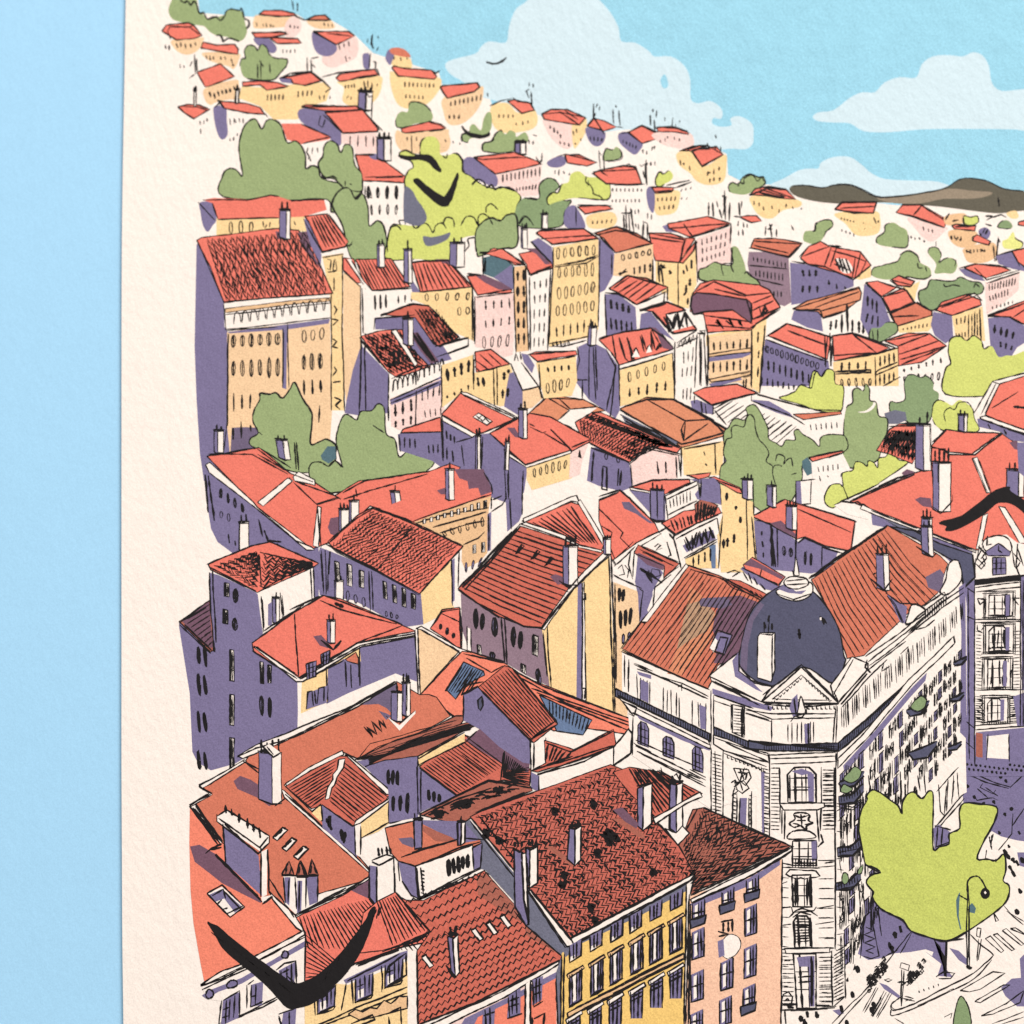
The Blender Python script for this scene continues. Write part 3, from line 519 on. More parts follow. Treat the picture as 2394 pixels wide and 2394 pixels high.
H('white house with striped red roof'); w('white', '980 1790 1350 1640 1370 1700 1340 1940 980 1940'); r('880 1600 1060 1540 1220 1545 1350 1640 1160 1760 990 1790 980 1640'); k('880 1600 1200 1545/980 1640 1220 1550/990 1700 1300 1600/1000 1740 1340 1640/1010 1780 1350 1640', 3.8); wd('1000 1800 1330 1680 1330 1800 1010 1860', 1, 6, 'd', .25, .4); wd('1010 1850 1320 1800 1310 1930 1010 1930', 1, 6, 'o', .3, .5, sep=False)
H('yellow corner house with two balconies'); w('yellow', '495 1760 820 1700 980 1650 990 1940 500 1940'); r('490 1560 640 1545 920 1650 830 1690 500 1750'); k('490 1560 640 1540 960 1650/640 1550 820 1690/500 1710 830 1690 970 1650/500 1750 820 1700 990 1650/810 1720 815 1940/490 1580 480 1780', 3.8); wd('530 1760 770 1740 770 1820 530 1830', 1, 4, 'd', .3, .8); wd('530 1880 800 1870 800 1950 540 1950', 1, 5, 'o', .3, .8, sep=False); wd('830 1720 970 1680 970 1760 830 1800', 1, 4, 'd', .4, .9); wd('830 1860 970 1820 970 1900 830 1940', 1, 4, 'd', .4, .9); k('500 1835 780 1820 780 1840 510 1850/810 1850 830 1820 980 1760/820 1860 990 1780/870 1940 1000 1870', 4)
T('lime trees at the bottom right of the slope', 'lime', '1340 2000 1340 1820 1380 1770 1360 1680 1380 1590 1450 1565 1500 1600 1550 1560 1610 1600 1630 1660 1690 1640 1740 1720 1800 1710 1850 1710 1960 1680 1960 1830 1830 1900 1700 1920 1700 2010', 3.4, gaps=.1)
T('lime bush in front of the arcaded palace', 'lime', '330 1990 335 1850 370 1830 400 1870 440 1820 490 1840 500 1930 540 1940 540 2010', 3, gaps=.15)
tile(1340, 200)
H('terracotta roofed house with violet side'); w('shade', '190 1140 310 1260 300 1430 240 1540 200 1560 190 1300'); w('peach', '310 1270 600 1190 610 1480 400 1440 300 1430'); r('160 1110 330 1060 490 1120 600 1190 320 1260 230 1150', 'rust'); k('150 1110 330 1065 600 1190/200 1140 320 1260/170 1130 320 1090 480 1110/290 1270 290 1420', 3.6); wd('350 1270 600 1220 600 1280 350 1330', 1, 5, 'o', .45, .7, sep=False); wd('440 1370 600 1330 600 1400 440 1430', 1, 4, 'd', .4, .9); k('340 1420 410 1400/350 1430 400 1380/600 1310 600 1480/640 1320 650 1480/660 1370 680 1500/640 1380 700 1370/690 1350 640 1400/650 1370 660 1350 680 1370', 5)
H('striped red roof over a violet wall'); w('shade', '240 1570 340 1570 470 1670 480 1850 250 1890 240 1700'); w('white', '480 1650 700 1560 720 1620 600 1680 490 1740'); r('270 1530 400 1430 550 1450 710 1520 480 1650 340 1560'); k('240 1560 340 1570 480 1650 700 1550/300 1530 430 1440/340 1560 480 1470/380 1580 530 1470/420 1600 580 1480/470 1620 630 1500/270 1530 410 1430 720 1520/710 1520 710 1620/690 1550 680 1650/240 1570 250 1880', 4); wd('260 1600 440 1660 440 1720 270 1680', 1, 4, 'd', .5, .9); wd('260 1740 460 1780 460 1860 270 1840', 1, 5, 'd', .4, .9)
T('olive trees with one tall cypress finger', 'green', '950 1450 950 1390 1000 1370 1060 1330 1130 1350 1200 1340 1190 1230 1220 1210 1250 1240 1290 1340 1310 1410 1390 1470 1400 1520 1280 1530 1150 1480 1000 1470', 3, gaps=.3, extra='1200 1220 1190 1350 1210 1410/1130 1430 1120 1350 1200 1340/1290 1420 1310 1400 1350 1440')
H('wide mansard block with plum shaded roof slope'); w('yellow', '1000 1880 1340 1820 1460 1720 1450 1860 1440 1960 1000 1960'); r('960 1490 1060 1465 1400 1500 1480 1540 1560 1670 1380 1790 1340 1840 1010 1860 980 1720 880 1700 900 1570'); sub('cast_shadow', 'dusk', '890 1590 930 1560 1060 1570 1310 1610 1340 1640 1340 1790 1200 1690 990 1700 900 1720 880 1660', 3.2); k('920 1550 1060 1480 1300 1580 1490 1560/1300 1600 1350 1760 1560 1670/1350 1640 1490 1580/1340 1700 1510 1620/1000 1800 1330 1830 1560 1680/1060 1530 1300 1590/990 1730 1340 1780', 3.8); k('1070 1780 1120 1810 1080 1760 1130 1830/1150 1770 1200 1810 1170 1750 1210 1820/1240 1770 1270 1810 1250 1760/1400 1660 1420 1740 1440 1650 1460 1720/1390 1750 1470 1690', 5); wd('1020 1900 1330 1880 1330 1950 1020 1960', 1, 7, 'd', .4, .8)
H('red dormer house with violet end and white dormers'); w('shade', '510 1720 580 1700 660 1800 760 1920 600 1830 500 1830'); r('500 1690 700 1630 830 1680 930 1840 760 1870 600 1700'); b = Buf(); fill(b, 'white', P('700 1720 860 1690 930 1800 740 1850')); CUR.subs.append(('dormer', b)); k('500 1700 700 1640/590 1700 750 1870 930 1840/720 1860 700 1720 760 1830 790 1710 800 1830 840 1700 860 1820/840 1700 920 1830/700 1720 850 1690/680 1740 740 1840 770 1720 830 1820', 5)
done()
ink_width(0.93)
# ---------------------------------------------------------------- middle of the town, left
tile(430, 500)
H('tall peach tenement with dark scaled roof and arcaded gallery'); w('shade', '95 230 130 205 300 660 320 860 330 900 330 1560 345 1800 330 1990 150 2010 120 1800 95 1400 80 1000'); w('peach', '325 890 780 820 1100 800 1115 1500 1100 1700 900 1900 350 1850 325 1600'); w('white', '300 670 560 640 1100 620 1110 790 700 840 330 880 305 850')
w('yellow', '1040 310 1200 290 1190 900 1210 1480 1115 1480 1100 620'); w('peach', '1200 440 1330 540 1330 1000 1270 1200 1220 1420 1195 1150')
sub('cast_shadow', 'shade', '1330 1000 1330 1520 1210 1500 1225 1400 1270 1180', 0)
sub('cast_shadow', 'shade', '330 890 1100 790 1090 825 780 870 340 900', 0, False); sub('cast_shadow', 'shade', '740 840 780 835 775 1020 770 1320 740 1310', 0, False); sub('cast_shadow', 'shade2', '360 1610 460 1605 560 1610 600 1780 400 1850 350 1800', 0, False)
sub('cornice', 'tan', '310 715 700 665 1100 630 1100 655 700 695 315 745', 2.4)
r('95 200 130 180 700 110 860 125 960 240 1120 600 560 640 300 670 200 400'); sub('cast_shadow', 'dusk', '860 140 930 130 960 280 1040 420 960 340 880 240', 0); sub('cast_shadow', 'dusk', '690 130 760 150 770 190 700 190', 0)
ht('160 190 940 130 1110 600 320 660', 9, 'z', 3.4, 17, .62); ht('140 190 860 130 1100 600 300 660', 17, 'l', 2.4)
k('100 200 300 660 560 640 1120 600/300 670 315 870 720 830 1110 780/320 880 700 850/310 760 1100 670/330 900 325 1560 300 1800/1110 600 1110 1480/1195 300 1190 900 1210 1490/1330 540 1330 1470/1365 560 1360 1480/780 830 790 1310/745 860 745 1310', 3.4)
for i in range(12):
    x = 375 + i * 62; y = 830 - i * 9
    k(f'{x} {y} {x+8} {y-70} {x+28} {y-92} {x+48} {y-60} {x+54} {y-10}', 3.0, .5, True)
wd('340 900 740 880 740 1000 340 1020', 1, 6, 'O', .5, .8, sep=False); wd('340 1090 740 1070 740 1240 340 1240', 1, 6, 'O', .42, .85, sep=False); wd('340 1340 530 1340 530 1480 340 1500', 1, 3, 'd', .3, .8)
wd('870 880 1070 840 1070 960 870 970', 1, 3, 'o', .5, .9, sep=False); wd('870 1060 1060 1040 1060 1170 870 1180', 1, 3, 'O', .45, .9, sep=False); wd('870 1250 1060 1240 1060 1350 870 1370', 1, 3, 'd', .35, .9); k('1020 1440 1015 1570/370 1610 370 1700/430 1560 430 1690/500 1590 505 1640', 6)
k('1080 340 1110 350 1100 420 1075 410/1130 340 1120 420 1150 420 1140 340/1080 440 1150 430/1130 480 1130 580/1130 690 1150 720 1130 760/1120 940 1150 960 1120 1000 1160 1010/1130 1150 1150 1180 1120 1220/1120 1270 1180 1260/1130 1380 1180 1400 1140 1440 1170 1470/1110 790 1160 800 1120 840', 4.4)
ch(770, 190, 30, 220, 50, 0, pots=2)
H('narrow gable with striped red roof beside the tenement'); w('shade', '900 40 940 40 1040 270 1030 380 960 250 930 150'); w('white', '1030 290 1200 250 1200 295 1040 320'); r('910 20 1080 0 1240 210 1210 250 1040 280 940 60', 'roof'); ht('940 20 1080 0 1230 230 1060 270', 6, 'l', 4); k('900 40 1040 290 1210 250 1270 230/1090 0 1240 210/1040 330 1200 300/1240 250 1270 210', 4)
H('white gabled house with striped roof and slim chimney'); w('white', '1340 560 1420 580 1710 560 1790 600 1760 670 1500 730 1440 800 1400 900 1360 900'); r('1200 330 1280 340 1330 520 1300 520 1200 420'); r('1290 340 1560 340 1700 550 1420 580 1350 500'); ht('1300 340 1550 340 1690 560 1420 580', 10, 'l', 3.4); w('white', '1230 340 1260 340 1350 500 1340 530'); k('1210 330 1350 530/1260 350 1350 500/1200 430 1330 550/1290 340 1420 580 1710 560/1340 560 1350 900', 4); wd('1420 610 1540 600 1540 710 1420 730', 1, 3, 'O', .3, .9, sep=False); wd('1590 620 1740 600 1740 660 1590 680', 1, 3, 'd', .3, .9); ch(1470, 400, 40, 170, 15, pots=2)
tile(930, 500)
H('yellow house with striped roof behind the lime trees'); w('yellow', '100 590 560 550 580 960 400 880 250 700 100 640'); w('shade', '95 540 110 500 170 590 110 590'); r('105 370 200 350 380 350 560 550 170 585'); sub('cast_shadow', 'dusk', '280 340 380 340 430 390 340 370', 0); ht('115 370 400 360 560 550 170 585', 10, 'l', 3.6); k('105 370 170 590 560 550/100 360 380 350 560 545 575 960/560 600 560 950', 4); wd('180 600 570 580 560 660 180 660', 1, 5, 'o', .3, .8, sep=False); wd('430 700 560 690 560 760 430 770', 1, 2, 'o', .4, .8, sep=False); ch(80, 520, 28, 250, 35, pots=1); ch(440, 400, 60, 180, 50, 6, pots=2)
H('pink house beside the narrow brown house'); w('pink', '580 620 880 580 870 1060 800 1080 720 1030 580 1000'); r('520 470 560 450 620 460 860 570 850 590 600 610'); sub('cast_shadow', 'dusk', '590 470 640 455 860 550 860 575 760 570 660 520', 0); k('520 465 600 610 860 570/590 630 870 590/580 620 580 980/520 470 620 460', 4); wd('630 650 870 630 870 710 630 730', 1, 4, 'd', .3, .9); wd('630 800 870 760 860 840 640 870', 1, 4, 'd', .28, .9); wd('620 920 860 900 850 1000 620 1020', 1, 4, 'o', .4, .9, sep=False)
H('narrow tan house with dark windows'); w('tan', '870 400 970 390 985 1030 890 1040'); w('teal', '640 330 770 300 880 400 870 560 720 480 640 450'); w('shade', '720 480 860 380 870 570'); r('620 290 660 310 760 270 830 300 960 380 880 385 800 320 760 290', 'roof'); k('610 295 760 280 810 340 870 390/870 400 890 1040/960 390 985 1030/640 300 640 460 660 330 660 450/520 450 630 460/700 260 700 320', 4.4); wd('880 410 970 400 970 1000 890 1000', 5, 2, 'd', .6, .7)
H('white narrow house with red pitched roof'); w('white', '985 470 1160 400 1140 1030 1000 1030'); r('910 300 1060 270 1180 390 1170 410 990 460 970 380'); r('660 300 720 260 800 270 930 370 960 390'); sub('cast_shadow', 'dusk', '960 260 1060 260 1150 380 1110 380 1040 300', 0); k('910 300 1000 460 1170 400/1060 270 1180 390/990 470 1000 1030/1150 400 1130 1030/640 300 780 260 960 380/1000 450 1170 390', 4); wd('1010 490 1140 460 1110 1020 1010 1020', 5, 3, 'd', .35, .6); ch(940, 260, 35, 150, 10, pots=3); ch(1090, 110, 40, 110, 10, pots=2)
H('tall amber tenement with round gutter line'); w('yellow', '1170 250 1510 190 1510 870 1440 930 1300 960 1140 1000 1140 700 1170 400'); w('shade', '1000 210 1060 180 1160 250 1170 380 1100 330'); r('1040 140 1080 120 1400 110 1510 180 1320 210 1160 230'); k('1040 150 1170 230 1510 190/1060 130 1400 115 1510 190/1080 190 1300 170 1490 165/1170 250 1165 390 1150 700 1135 990/1520 190 1510 850/1180 390 1400 350 1510 310/1180 400 1420 370 1510 320/1130 980 1250 960 1440 920/1140 1000 1250 1000 1420 950/1000 210 1170 390', 3.8); wd('1180 250 1500 230 1500 310 1180 350', 1, 6, 'o', .45, .9, sep=False); wd('1190 400 1490 360 1490 470 1190 490', 1, 6, 'o', .45, .85, sep=False); wd('1190 560 1500 500 1490 600 1190 650', 1, 6, 'o', .5, .9, sep=False); wd('1180 690 1490 640 1490 740 1180 780', 1, 6, 'o', .48, .9, sep=False); wd('1170 850 1480 780 1480 880 1170 940', 1, 6, 'd', .3, .9); wd('1150 960 1300 950 1300 1000 1160 1000', 1, 5, 'o', .4, .8, sep=False)
H('violet house with a wavy dormered red roof'); w('shade', '1360 1000 1450 960 1570 1020 1670 1160 1670 1480 1640 1540 1560 1480 1440 1400 1330 1250'); w('yellow', '1670 1180 1960 1110 1960 1400 1820 1400 1700 1440 1670 1420'); tile(1400, 720); w('yellow', '160 470 555 340 570 700 400 680 160 740'); r('0 240 180 180 390 150 480 200 560 310 150 430 100 340'); sub('cast_shadow', 'dusk', '370 140 430 150 560 290 550 320 480 300 440 200', 0); k('0 230 200 175 390 150 490 220 570 310/150 430 560 310/160 460 560 340/100 340 150 430 160 740/555 340 570 700/390 150 470 290/90 330 150 420', 4); k('100 200 130 380/150 220 200 380 230 410/210 220 270 400/230 250 250 400/310 210 340 330/320 200 360 320/390 180 400 320/390 170 420 310/260 330 280 300 300 360/360 310 380 280 390 330/430 320 460 270 470 300', 6); wd('200 490 520 390 520 470 200 570', 1, 5, 'o', .32, .9, sep=False); wd('200 600 540 520 530 640 200 690', 1, 5, 'd', .3, .7); b = Buf(); fill(b, 'white', P('250 370 280 310 310 370')); fill(b, 'white', P('355 340 380 280 400 330')); CUR.subs.append(('dormer', b))
tile(930, 500); k('1440 1000 1440 1390/1470 1000 1490 1400/1490 1000 1500 1330/1570 1020 1640 1160 1570 1480/1330 1250 1430 1250/1390 1250 1390 1400/1350 1000 1370 1100 1330 1250/1640 1130 1600 1540', 4); ch(1450, 990, 40, 140, 20, 8, pots=3)
H('narrow white house with a violet lit end by the market hall'); tile(1400, 720); w('white', '580 260 740 190 800 220 810 590 700 700 640 730 570 680'); k('570 260 570 680/740 200 720 600/770 230 770 590/790 200 810 590/760 200 760 580/590 260 740 170/580 300 750 220/590 260 600 290 620 240 630 290 650 230 660 270 680 215 690 265 710 200 720 250', 4); wd('620 330 730 290 720 400 620 430', 1, 3, 'd', .3, .9); wd('610 450 720 430 710 510 610 530', 1, 3, 'd', .3, .9); wd('620 600 710 590 700 700 620 700', 1, 3, 'd', .25, .9)
H('amber house with two long balconies'); w('peach', '820 220 1150 170 1160 630 1050 560 830 580'); w('yellow', '1155 160 1250 130 1240 300 1210 640 1150 600'); sub('cast_shadow', 'shade', '825 375 1140 330 1140 350 1080 375 830 405', 0, False); sub('cast_shadow', 'shade', '830 570 1060 520 1080 540 850 600', 0, False); wd('840 260 1140 230 1140 310 840 320', 1, 6, 'd', .4, .9); wd('840 410 1140 380 1140 470 840 490', 1, 6, 'd', .4, .9); sub('balcony', 'tan', '820 350 1150 300 1150 330 1000 345 830 370', 3.4); sub('balcony', 'tan', '830 540 1150 470 1140 500 1000 540 850 560', 3.4); k('820 160 820 590/1150 160 1150 600/1250 130 1210 640/1200 180 1195 260/1205 320 1200 380/1200 440 1195 520/1090 540 1090 610/1110 530 1105 610/740 190 800 200 760 170 800 170 790 230', 5)
T('yellow green tree behind the market hall', 'lime', '1360 680 1430 650 1480 630 1520 580 1600 600 1620 510 1640 480 1680 520 1720 460 1770 480 1780 570 1840 590 1840 700 1810 790 1640 770 1500 720', 3.2, gaps=.15)
H('white market hall with ribbed canopy roof'); w('white', '1490 830 1840 790 1860 980 1700 1000 1650 1040 1540 960'); w('white', '870 760 1160 650 1240 650 1640 770 1460 820 1560 880 1340 1040 1250 950 1040 920 960 880'); sub('cast_shadow', 'shade', '1150 690 1280 700 1440 790 1470 830 1340 790 1220 740', 0); r('1460 800 1820 780 1830 800 1540 840', 'rust', 3); r('710 640 800 600 1040 570 1200 640 1000 690 850 740'); w('shade', '690 700 740 690 860 740 860 800 780 790 700 750'); k('710 640 850 730 1010 680 1190 640/860 760 1010 680/870 770 960 880/1150 650 1150 700 1440 810 1550 880/1190 650 1640 770 1830 770/720 660 720 720/770 700 780 790/800 720 810 800/860 740 860 800', 4); ht('1010 700 1400 830 1500 900 900 780', 1, 'l', .1)
for i in range(13):
    t = i / 12; x0 = 1010 + t * 480; y0 = 700 + t * 190; k(f'{x0} {y0} {x0-160} {y0+105+30*t}', 3.2)
wd('1570 870 1810 850 1810 910 1580 930', 1, 6, 'd', .14, .8)
H('long low roof of brown tiles with skylit hips'); w('yellow', '625 1050 940 1000 930 1260 640 1260'); w('shade', '940 990 1040 940 1020 1100 950 1270'); r('160 760 360 670 570 690 980 930 970 960 620 1050 560 1000', 'ochre'); k('160 760 200 740 360 690 560 690 990 930 620 1030 160 770/360 690 650 850 850 840/650 850 640 1000/650 850 620 920 640 1000 820 870/570 690 860 840 940 950/830 840 980 960/160 800 600 1050/180 820 590 1060/620 1040 620 1260/870 1020 880 1250/950 990 940 1270/640 1060 920 1010', 4.4); k('790 1080 800 1110/800 1170 815 1190', 5); w('grey', '170 800 590 1010 560 1060 430 1010 200 870'); k('180 820 300 890 420 930 600 1050/200 850 400 970 560 1060/250 870 440 980 480 970/330 910 560 1030', 6, 1.6)
tile(930, 500)
H('brown roof with a pale gable in the street centre'); r('990 1500 1120 1380 1200 1370 1400 1400 1560 1480 1420 1500 1290 1480 1210 1560 1190 1560 990 1530', 'ochre'); w('white', '1200 1560 1290 1470 1500 1460 1420 1520 1330 1600 1270 1610'); k('1000 1490 1120 1380 1290 1480 1200 1560/1120 1385 1400 1400 1560 1480/1200 1380 1300 1470 1500 1450/1210 1570 1310 1610', 4)
H('dark scalloped roof with pink gable end'); tile(1400, 720); w('shade', '-60 1050 0 1050 230 1160 250 1350 170 1380 0 1340 -90 1300'); w('pink', '240 1170 370 1040 600 1100 590 1280 420 1300 260 1350'); r('-180 860 -60 790 20 790 620 1050 590 1090 370 1040 230 1160 0 1050 -120 990'); ht('-150 830 480 1040 250 1150 -150 960', 6, 'z', 5, 22, .6); ht('-60 790 560 1050 450 1030 -120 830', 2, 'z', 6, 20, .9); k('-60 790 620 1060/230 1160 370 1040 620 1100/230 1180 370 1060 610 1110/240 1180 250 1340/-60 1050 230 1160/580 1120 590 1280/600 1110 620 1270', 4.4); wd('400 1150 540 1150 530 1250 420 1260', 1, 2, 'd', .3, .9); wd('10 1080 190 1130 190 1180 10 1130', 1, 2, 'o', .25, .9, sep=False); k('30 1190 20 1360 60 1370 60 1200 30 1190/150 1210 140 1340/170 1220 160 1340/-40 1080 -50 1300', 6)
tile(430, 500)
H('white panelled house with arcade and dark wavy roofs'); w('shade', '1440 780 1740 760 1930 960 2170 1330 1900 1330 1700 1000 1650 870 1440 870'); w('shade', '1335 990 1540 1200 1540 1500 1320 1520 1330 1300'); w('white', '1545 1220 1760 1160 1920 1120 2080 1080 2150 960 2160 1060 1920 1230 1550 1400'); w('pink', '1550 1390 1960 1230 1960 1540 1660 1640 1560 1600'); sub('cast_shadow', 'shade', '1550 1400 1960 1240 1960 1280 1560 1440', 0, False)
r('1330 920 1480 880 1640 870 1700 1000 1850 1150 1600 1230 1540 1190'); r('1480 760 1700 680 1840 690 2070 930 1930 1000 1880 980 1740 780', 'roof2'); ht('1350 920 1630 880 1830 1140 1560 1210', 7, 'z', 5.5, 8, .6); ht('1740 720 1900 720 2080 940 1880 980', 9, 'z', 5.5, 6, .7); sub('cast_shadow', 'dusk', '1700 900 1760 890 1920 1110 1860 1130 1780 1030', 0, False); sub('ridge', 'white', '1560 880 1600 870 1760 1130 1740 1150', 3.6); ht('1710 900 1760 890 1900 1110 1870 1120', 4, 'l', 4)
k('1320 930 1540 1190/1480 770 1720 680 1840 690 2080 940 1890 1000/1540 1200 1540 1560/1340 970 1320 1500/1360 1000 1370 1480/1560 1240 1760 1150 1920 1130/1550 1400 1920 1240/1550 1430 1920 1270/1740 1150 1750 1290/1430 870 1440 790 1740 760/1750 1330 1745 1640/1890 1000 2140 930 2140 990 1900 1080', 4.4)
for i in range(5):
    x = 1570 + i * 38; y = 1340 - i * 14; k(f'{x} {y} {x+10} {y-80} {x+30} {y-85} {x+42} {y-20}', 3.6, .5, True)
for i in range(5):
    x = 1770 + i * 38; y = 1250 - i * 16; k(f'{x} {y} {x+10} {y-80} {x+30} {y-85} {x+42} {y-20}', 3.6, .5, True)
wd('1560 1440 1740 1380 1740 1480 1560 1540', 1, 3, 'd', .4, .9); wd('1560 1560 1740 1510 1740 1580 1570 1620', 1, 3, 'd', .4, .9); wd('1770 1340 1950 1260 1940 1370 1770 1420', 1, 4, 'd', .3, .9); wd('1790 1480 1950 1440 1950 1520 1800 1540', 1, 4, 'd', .25, .9); ch(1690, 990, 35, 200, 40, 0, pots=1)
tile(930, 500)
H('amber row with open windows behind the coral roofs'); w('yellow', '330 1140 570 1060 570 1200 850 1130 860 1180 900 1420 770 1450 480 1350 330 1460'); w('yellow', '1040 1120 1340 1070 1350 1260 1310 1370 1100 1390'); r('580 1040 700 1020 840 1130 720 1170 590 1190'); r('990 1060 1040 1040 1340 1030 1350 1060 1050 1110'); sub('cast_shadow', 'shade', '840 1200 880 1190 950 1330 930 1530 800 1450 820 1300', 0, False); w('shade', '930 1050 980 1060 1030 1140 1010 1200 950 1120'); w('white', '840 1130 930 1110 1060 1290 940 1330'); w('peach', '940 1330 1060 1300 1090 1390 1010 1460 940 1470')
k('580 1040 700 1020 850 1130 600 1190/580 1100 680 1170/620 1060 720 1150/680 1050 780 1140/580 1150 620 1190/570 1060 570 1320/720 1170 730 1450/745 1160 750 1440/850 1130 940 1330 1060 1300 930 1120/1050 1120 1340 1070/1060 1130 1080 1390/980 1060 1340 1030/880 1110 890 1050 910 1110/920 1040 930 1100/330 1140 330 1460/1060 1300 1090 1390', 4.2); wd('340 1180 560 1090 560 1180 350 1270', 1, 4, 'd', .5, .95); wd('340 1380 560 1270 560 1320 350 1400', 1, 4, 'd', .3, .8); k('600 1230 610 1300/640 1230 650 1300/800 1190 800 1250/835 1170 830 1200/790 1320 790 1390/830 1310 825 1380', 8); wd('1100 1150 1310 1130 1310 1180 1110 1200', 1, 4, 'd', .35, .9); wd('1100 1270 1310 1230 1300 1300 1110 1370', 1, 4, 'o', .45, .95, sep=False)
tile(430, 500)
T('olive tree before the tall tenement', 'green', '520 1560 530 1480 570 1400 570 1350 640 1360 690 1350 740 1390 790 1330 830 1270 890 1390 960 1500 960 1600 950 1730 1010 1720 1070 1700 1140 1740 1140 1800 1110 1900 900 1950 700 1900 600 1800 500 1740 500 1690 560 1650', 3.8, gaps=.0, extra='560 1640 590 1665/700 1350 740 1390')
T('big twin lobed olive tree', 'green', '1150 1740 1150 1650 1190 1540 1230 1510 1300 1550 1330 1490 1410 1480 1460 1430 1510 1470 1520 1650 1590 1700 1620 1830 1690 1780 1760 1820 1810 1780 1870 1840 1880 1890 1800 1960 1700 2100 1400 2120 1240 2090 1000 2100 940 1950 960 1880 1030 1870 1090 1900 1140 1860 1190 1900', 3.8, gaps=.0, extra='1090 1900 1140 1860 1200 1910/1420 1590 1510 1650/1330 1490 1300 1550')
sub('tree_shade', 'teal', '1030 1820 1080 1750 1140 1750 1145 1840 1090 1880 1040 1850', 0)
tile(930, 500)
H('coral roofed house with a skylight grid and violet walls'); w('shade', '0 1660 330 1560 340 1540 620 1660 700 1650 980 1890 950 2100 550 2000 400 1960 260 1860 10 1780'); w('yellow', '970 1890 1300 1800 1320 1850 1310 1990 1010 2080 970 2000'); w('pink', '1300 1760 1440 1720 1390 1850 1370 1960 1290 1990'); r('40 1620 320 1530 330 1640 20 1650'); r('330 1510 470 1350 520 1360 880 1540 640 1650 580 1660'); r('690 1650 990 1500 1150 1530 1440 1690 1440 1720 1310 1790 960 1890'); sub('ridge', 'white', '470 1340 520 1345 900 1530 860 1540 500 1370', 3); sub('ridge', 'white', '330 1520 590 1660 560 1680 340 1560', 3); sub('gutter', 'white', '800 1770 960 1890 1300 1780 1310 1800 970 1910 810 1810', 3); sub('cast_shadow', 'dusk', '820 1610 880 1610 930 1690 880 1680', 0)
b = Buf(); fill(b, 'white', P('560 1530 610 1500 710 1560 670 1590')); CUR.subs.append(('skylight', b)); k('565 1530 610 1500 710 1560 670 1590 565 1530/590 1520 640 1560/640 1520 690 1570/600 1550 640 1510/630 1570 670 1530', 4)
k('40 1620 320 1530/20 1650 330 1640/330 1510 470 1350 900 1540 640 1650/330 1510 590 1660/690 1650 900 1550/970 1530 990 1500 1150 1530 1440 1690/690 1650 960 1890 1300 1780/1150 1620 1310 1780/1100 1650 1300 1770/990 1600 1090 1650 1120 1640/1450 1700 1310 1760/330 1540 340 1860/440 1720 570 1680/640 1680 620 2000/480 1740 500 1900/10 1660 20 1790/990 1580 1030 1600', 4.4); wd('30 1680 150 1690 150 1770 30 1760', 1, 3, 'd', .4, .9); wd('210 1740 320 1720 320 1810 220 1810', 1, 3, 'd', .4, .9); wd('350 1620 440 1680 440 1740 360 1690', 1, 3, 'd', .5, .9); k('370 1760 370 1850/410 1780 420 1870/1370 1780 1380 1840 1365 1830 1370 1780', 5); wd('1000 1920 1290 1840 1280 1920 1010 1990', 1, 6, 'o', .4, .95, sep=False); ch(945, 1690, 30, 220, 35, 0, pots=2); ch(600, 1950, 25, 280, 15, 0, pots=2); ch(810, 1930, 25, 210, 10, 8, pots=2)
done()
ink_width(0.9)
# ---------------------------------------------------------------- middle of the town, right
tile(1794, 780)
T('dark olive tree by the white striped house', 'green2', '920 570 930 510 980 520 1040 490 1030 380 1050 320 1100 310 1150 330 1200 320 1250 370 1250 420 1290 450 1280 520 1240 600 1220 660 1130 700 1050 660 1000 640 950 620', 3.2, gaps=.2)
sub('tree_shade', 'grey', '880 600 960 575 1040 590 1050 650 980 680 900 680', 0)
T('lime bush beside the rounded roof', 'lime', '1240 600 1250 530 1290 500 1350 520 1390 540 1450 500 1540 560 1560 640 1590 730 1440 740 1300 720 1250 660', 3.2, gaps=.25, extra='1340 660 1330 600 1370 560 1410 570 1440 520 1510 520 1540 560')
T('olive tree with a white ring below the crown', 'green', '570 830 580 640 600 550 640 520 640 430 680 410 720 430 740 380 770 420 770 500 820 520 840 620 900 640 900 740 860 850 830 950 730 1000 620 1010 560 940', 3.4, gaps=.1)
b = Buf(); fill(b, 'white', smooth(P('680 590 740 580 790 540 800 515 815 530 790 570 740 595'))); CUR.subs.append(('white_ring', b))
T('low olive trees below the market hall', 'green', '-330 760 -290 700 -270 660 -230 640 -180 650 -150 610 -160 560 -90 540 0 700 10 790 60 820 110 850 140 800 210 800 200 740 230 720 270 760 340 800 390 850 400 790 450 760 530 760 590 780 590 880 380 930 300 950 260 1000 260 1100 180 1260 80 1290 -20 1250 -100 1280 -230 1260 -290 1160 -260 1000 -310 900', 3.4, gaps=.0, extra='60 960 80 910 130 930 120 980 150 950 180 940 190 1000/30 1060 50 1000 90 990 110 1000/180 1060 220 1050')
T('tall olive trees below the market hall', 'green', '-350 1000 -310 960 -330 900 -310 800 -270 780 -270 720 -240 690 -180 700 -160 640 -130 610 -100 640 -90 720 -60 800 -20 840 10 900 -10 960 40 1000 40 1060 60 1150 60 1290 -20 1350 -100 1300 -240 1270 -360 1230 -360 1100', 3.4, gaps=.0)
sub('tree_shade', 'teal', '260 960 300 930 335 980 340 1050 300 1070 265 1010', 0)
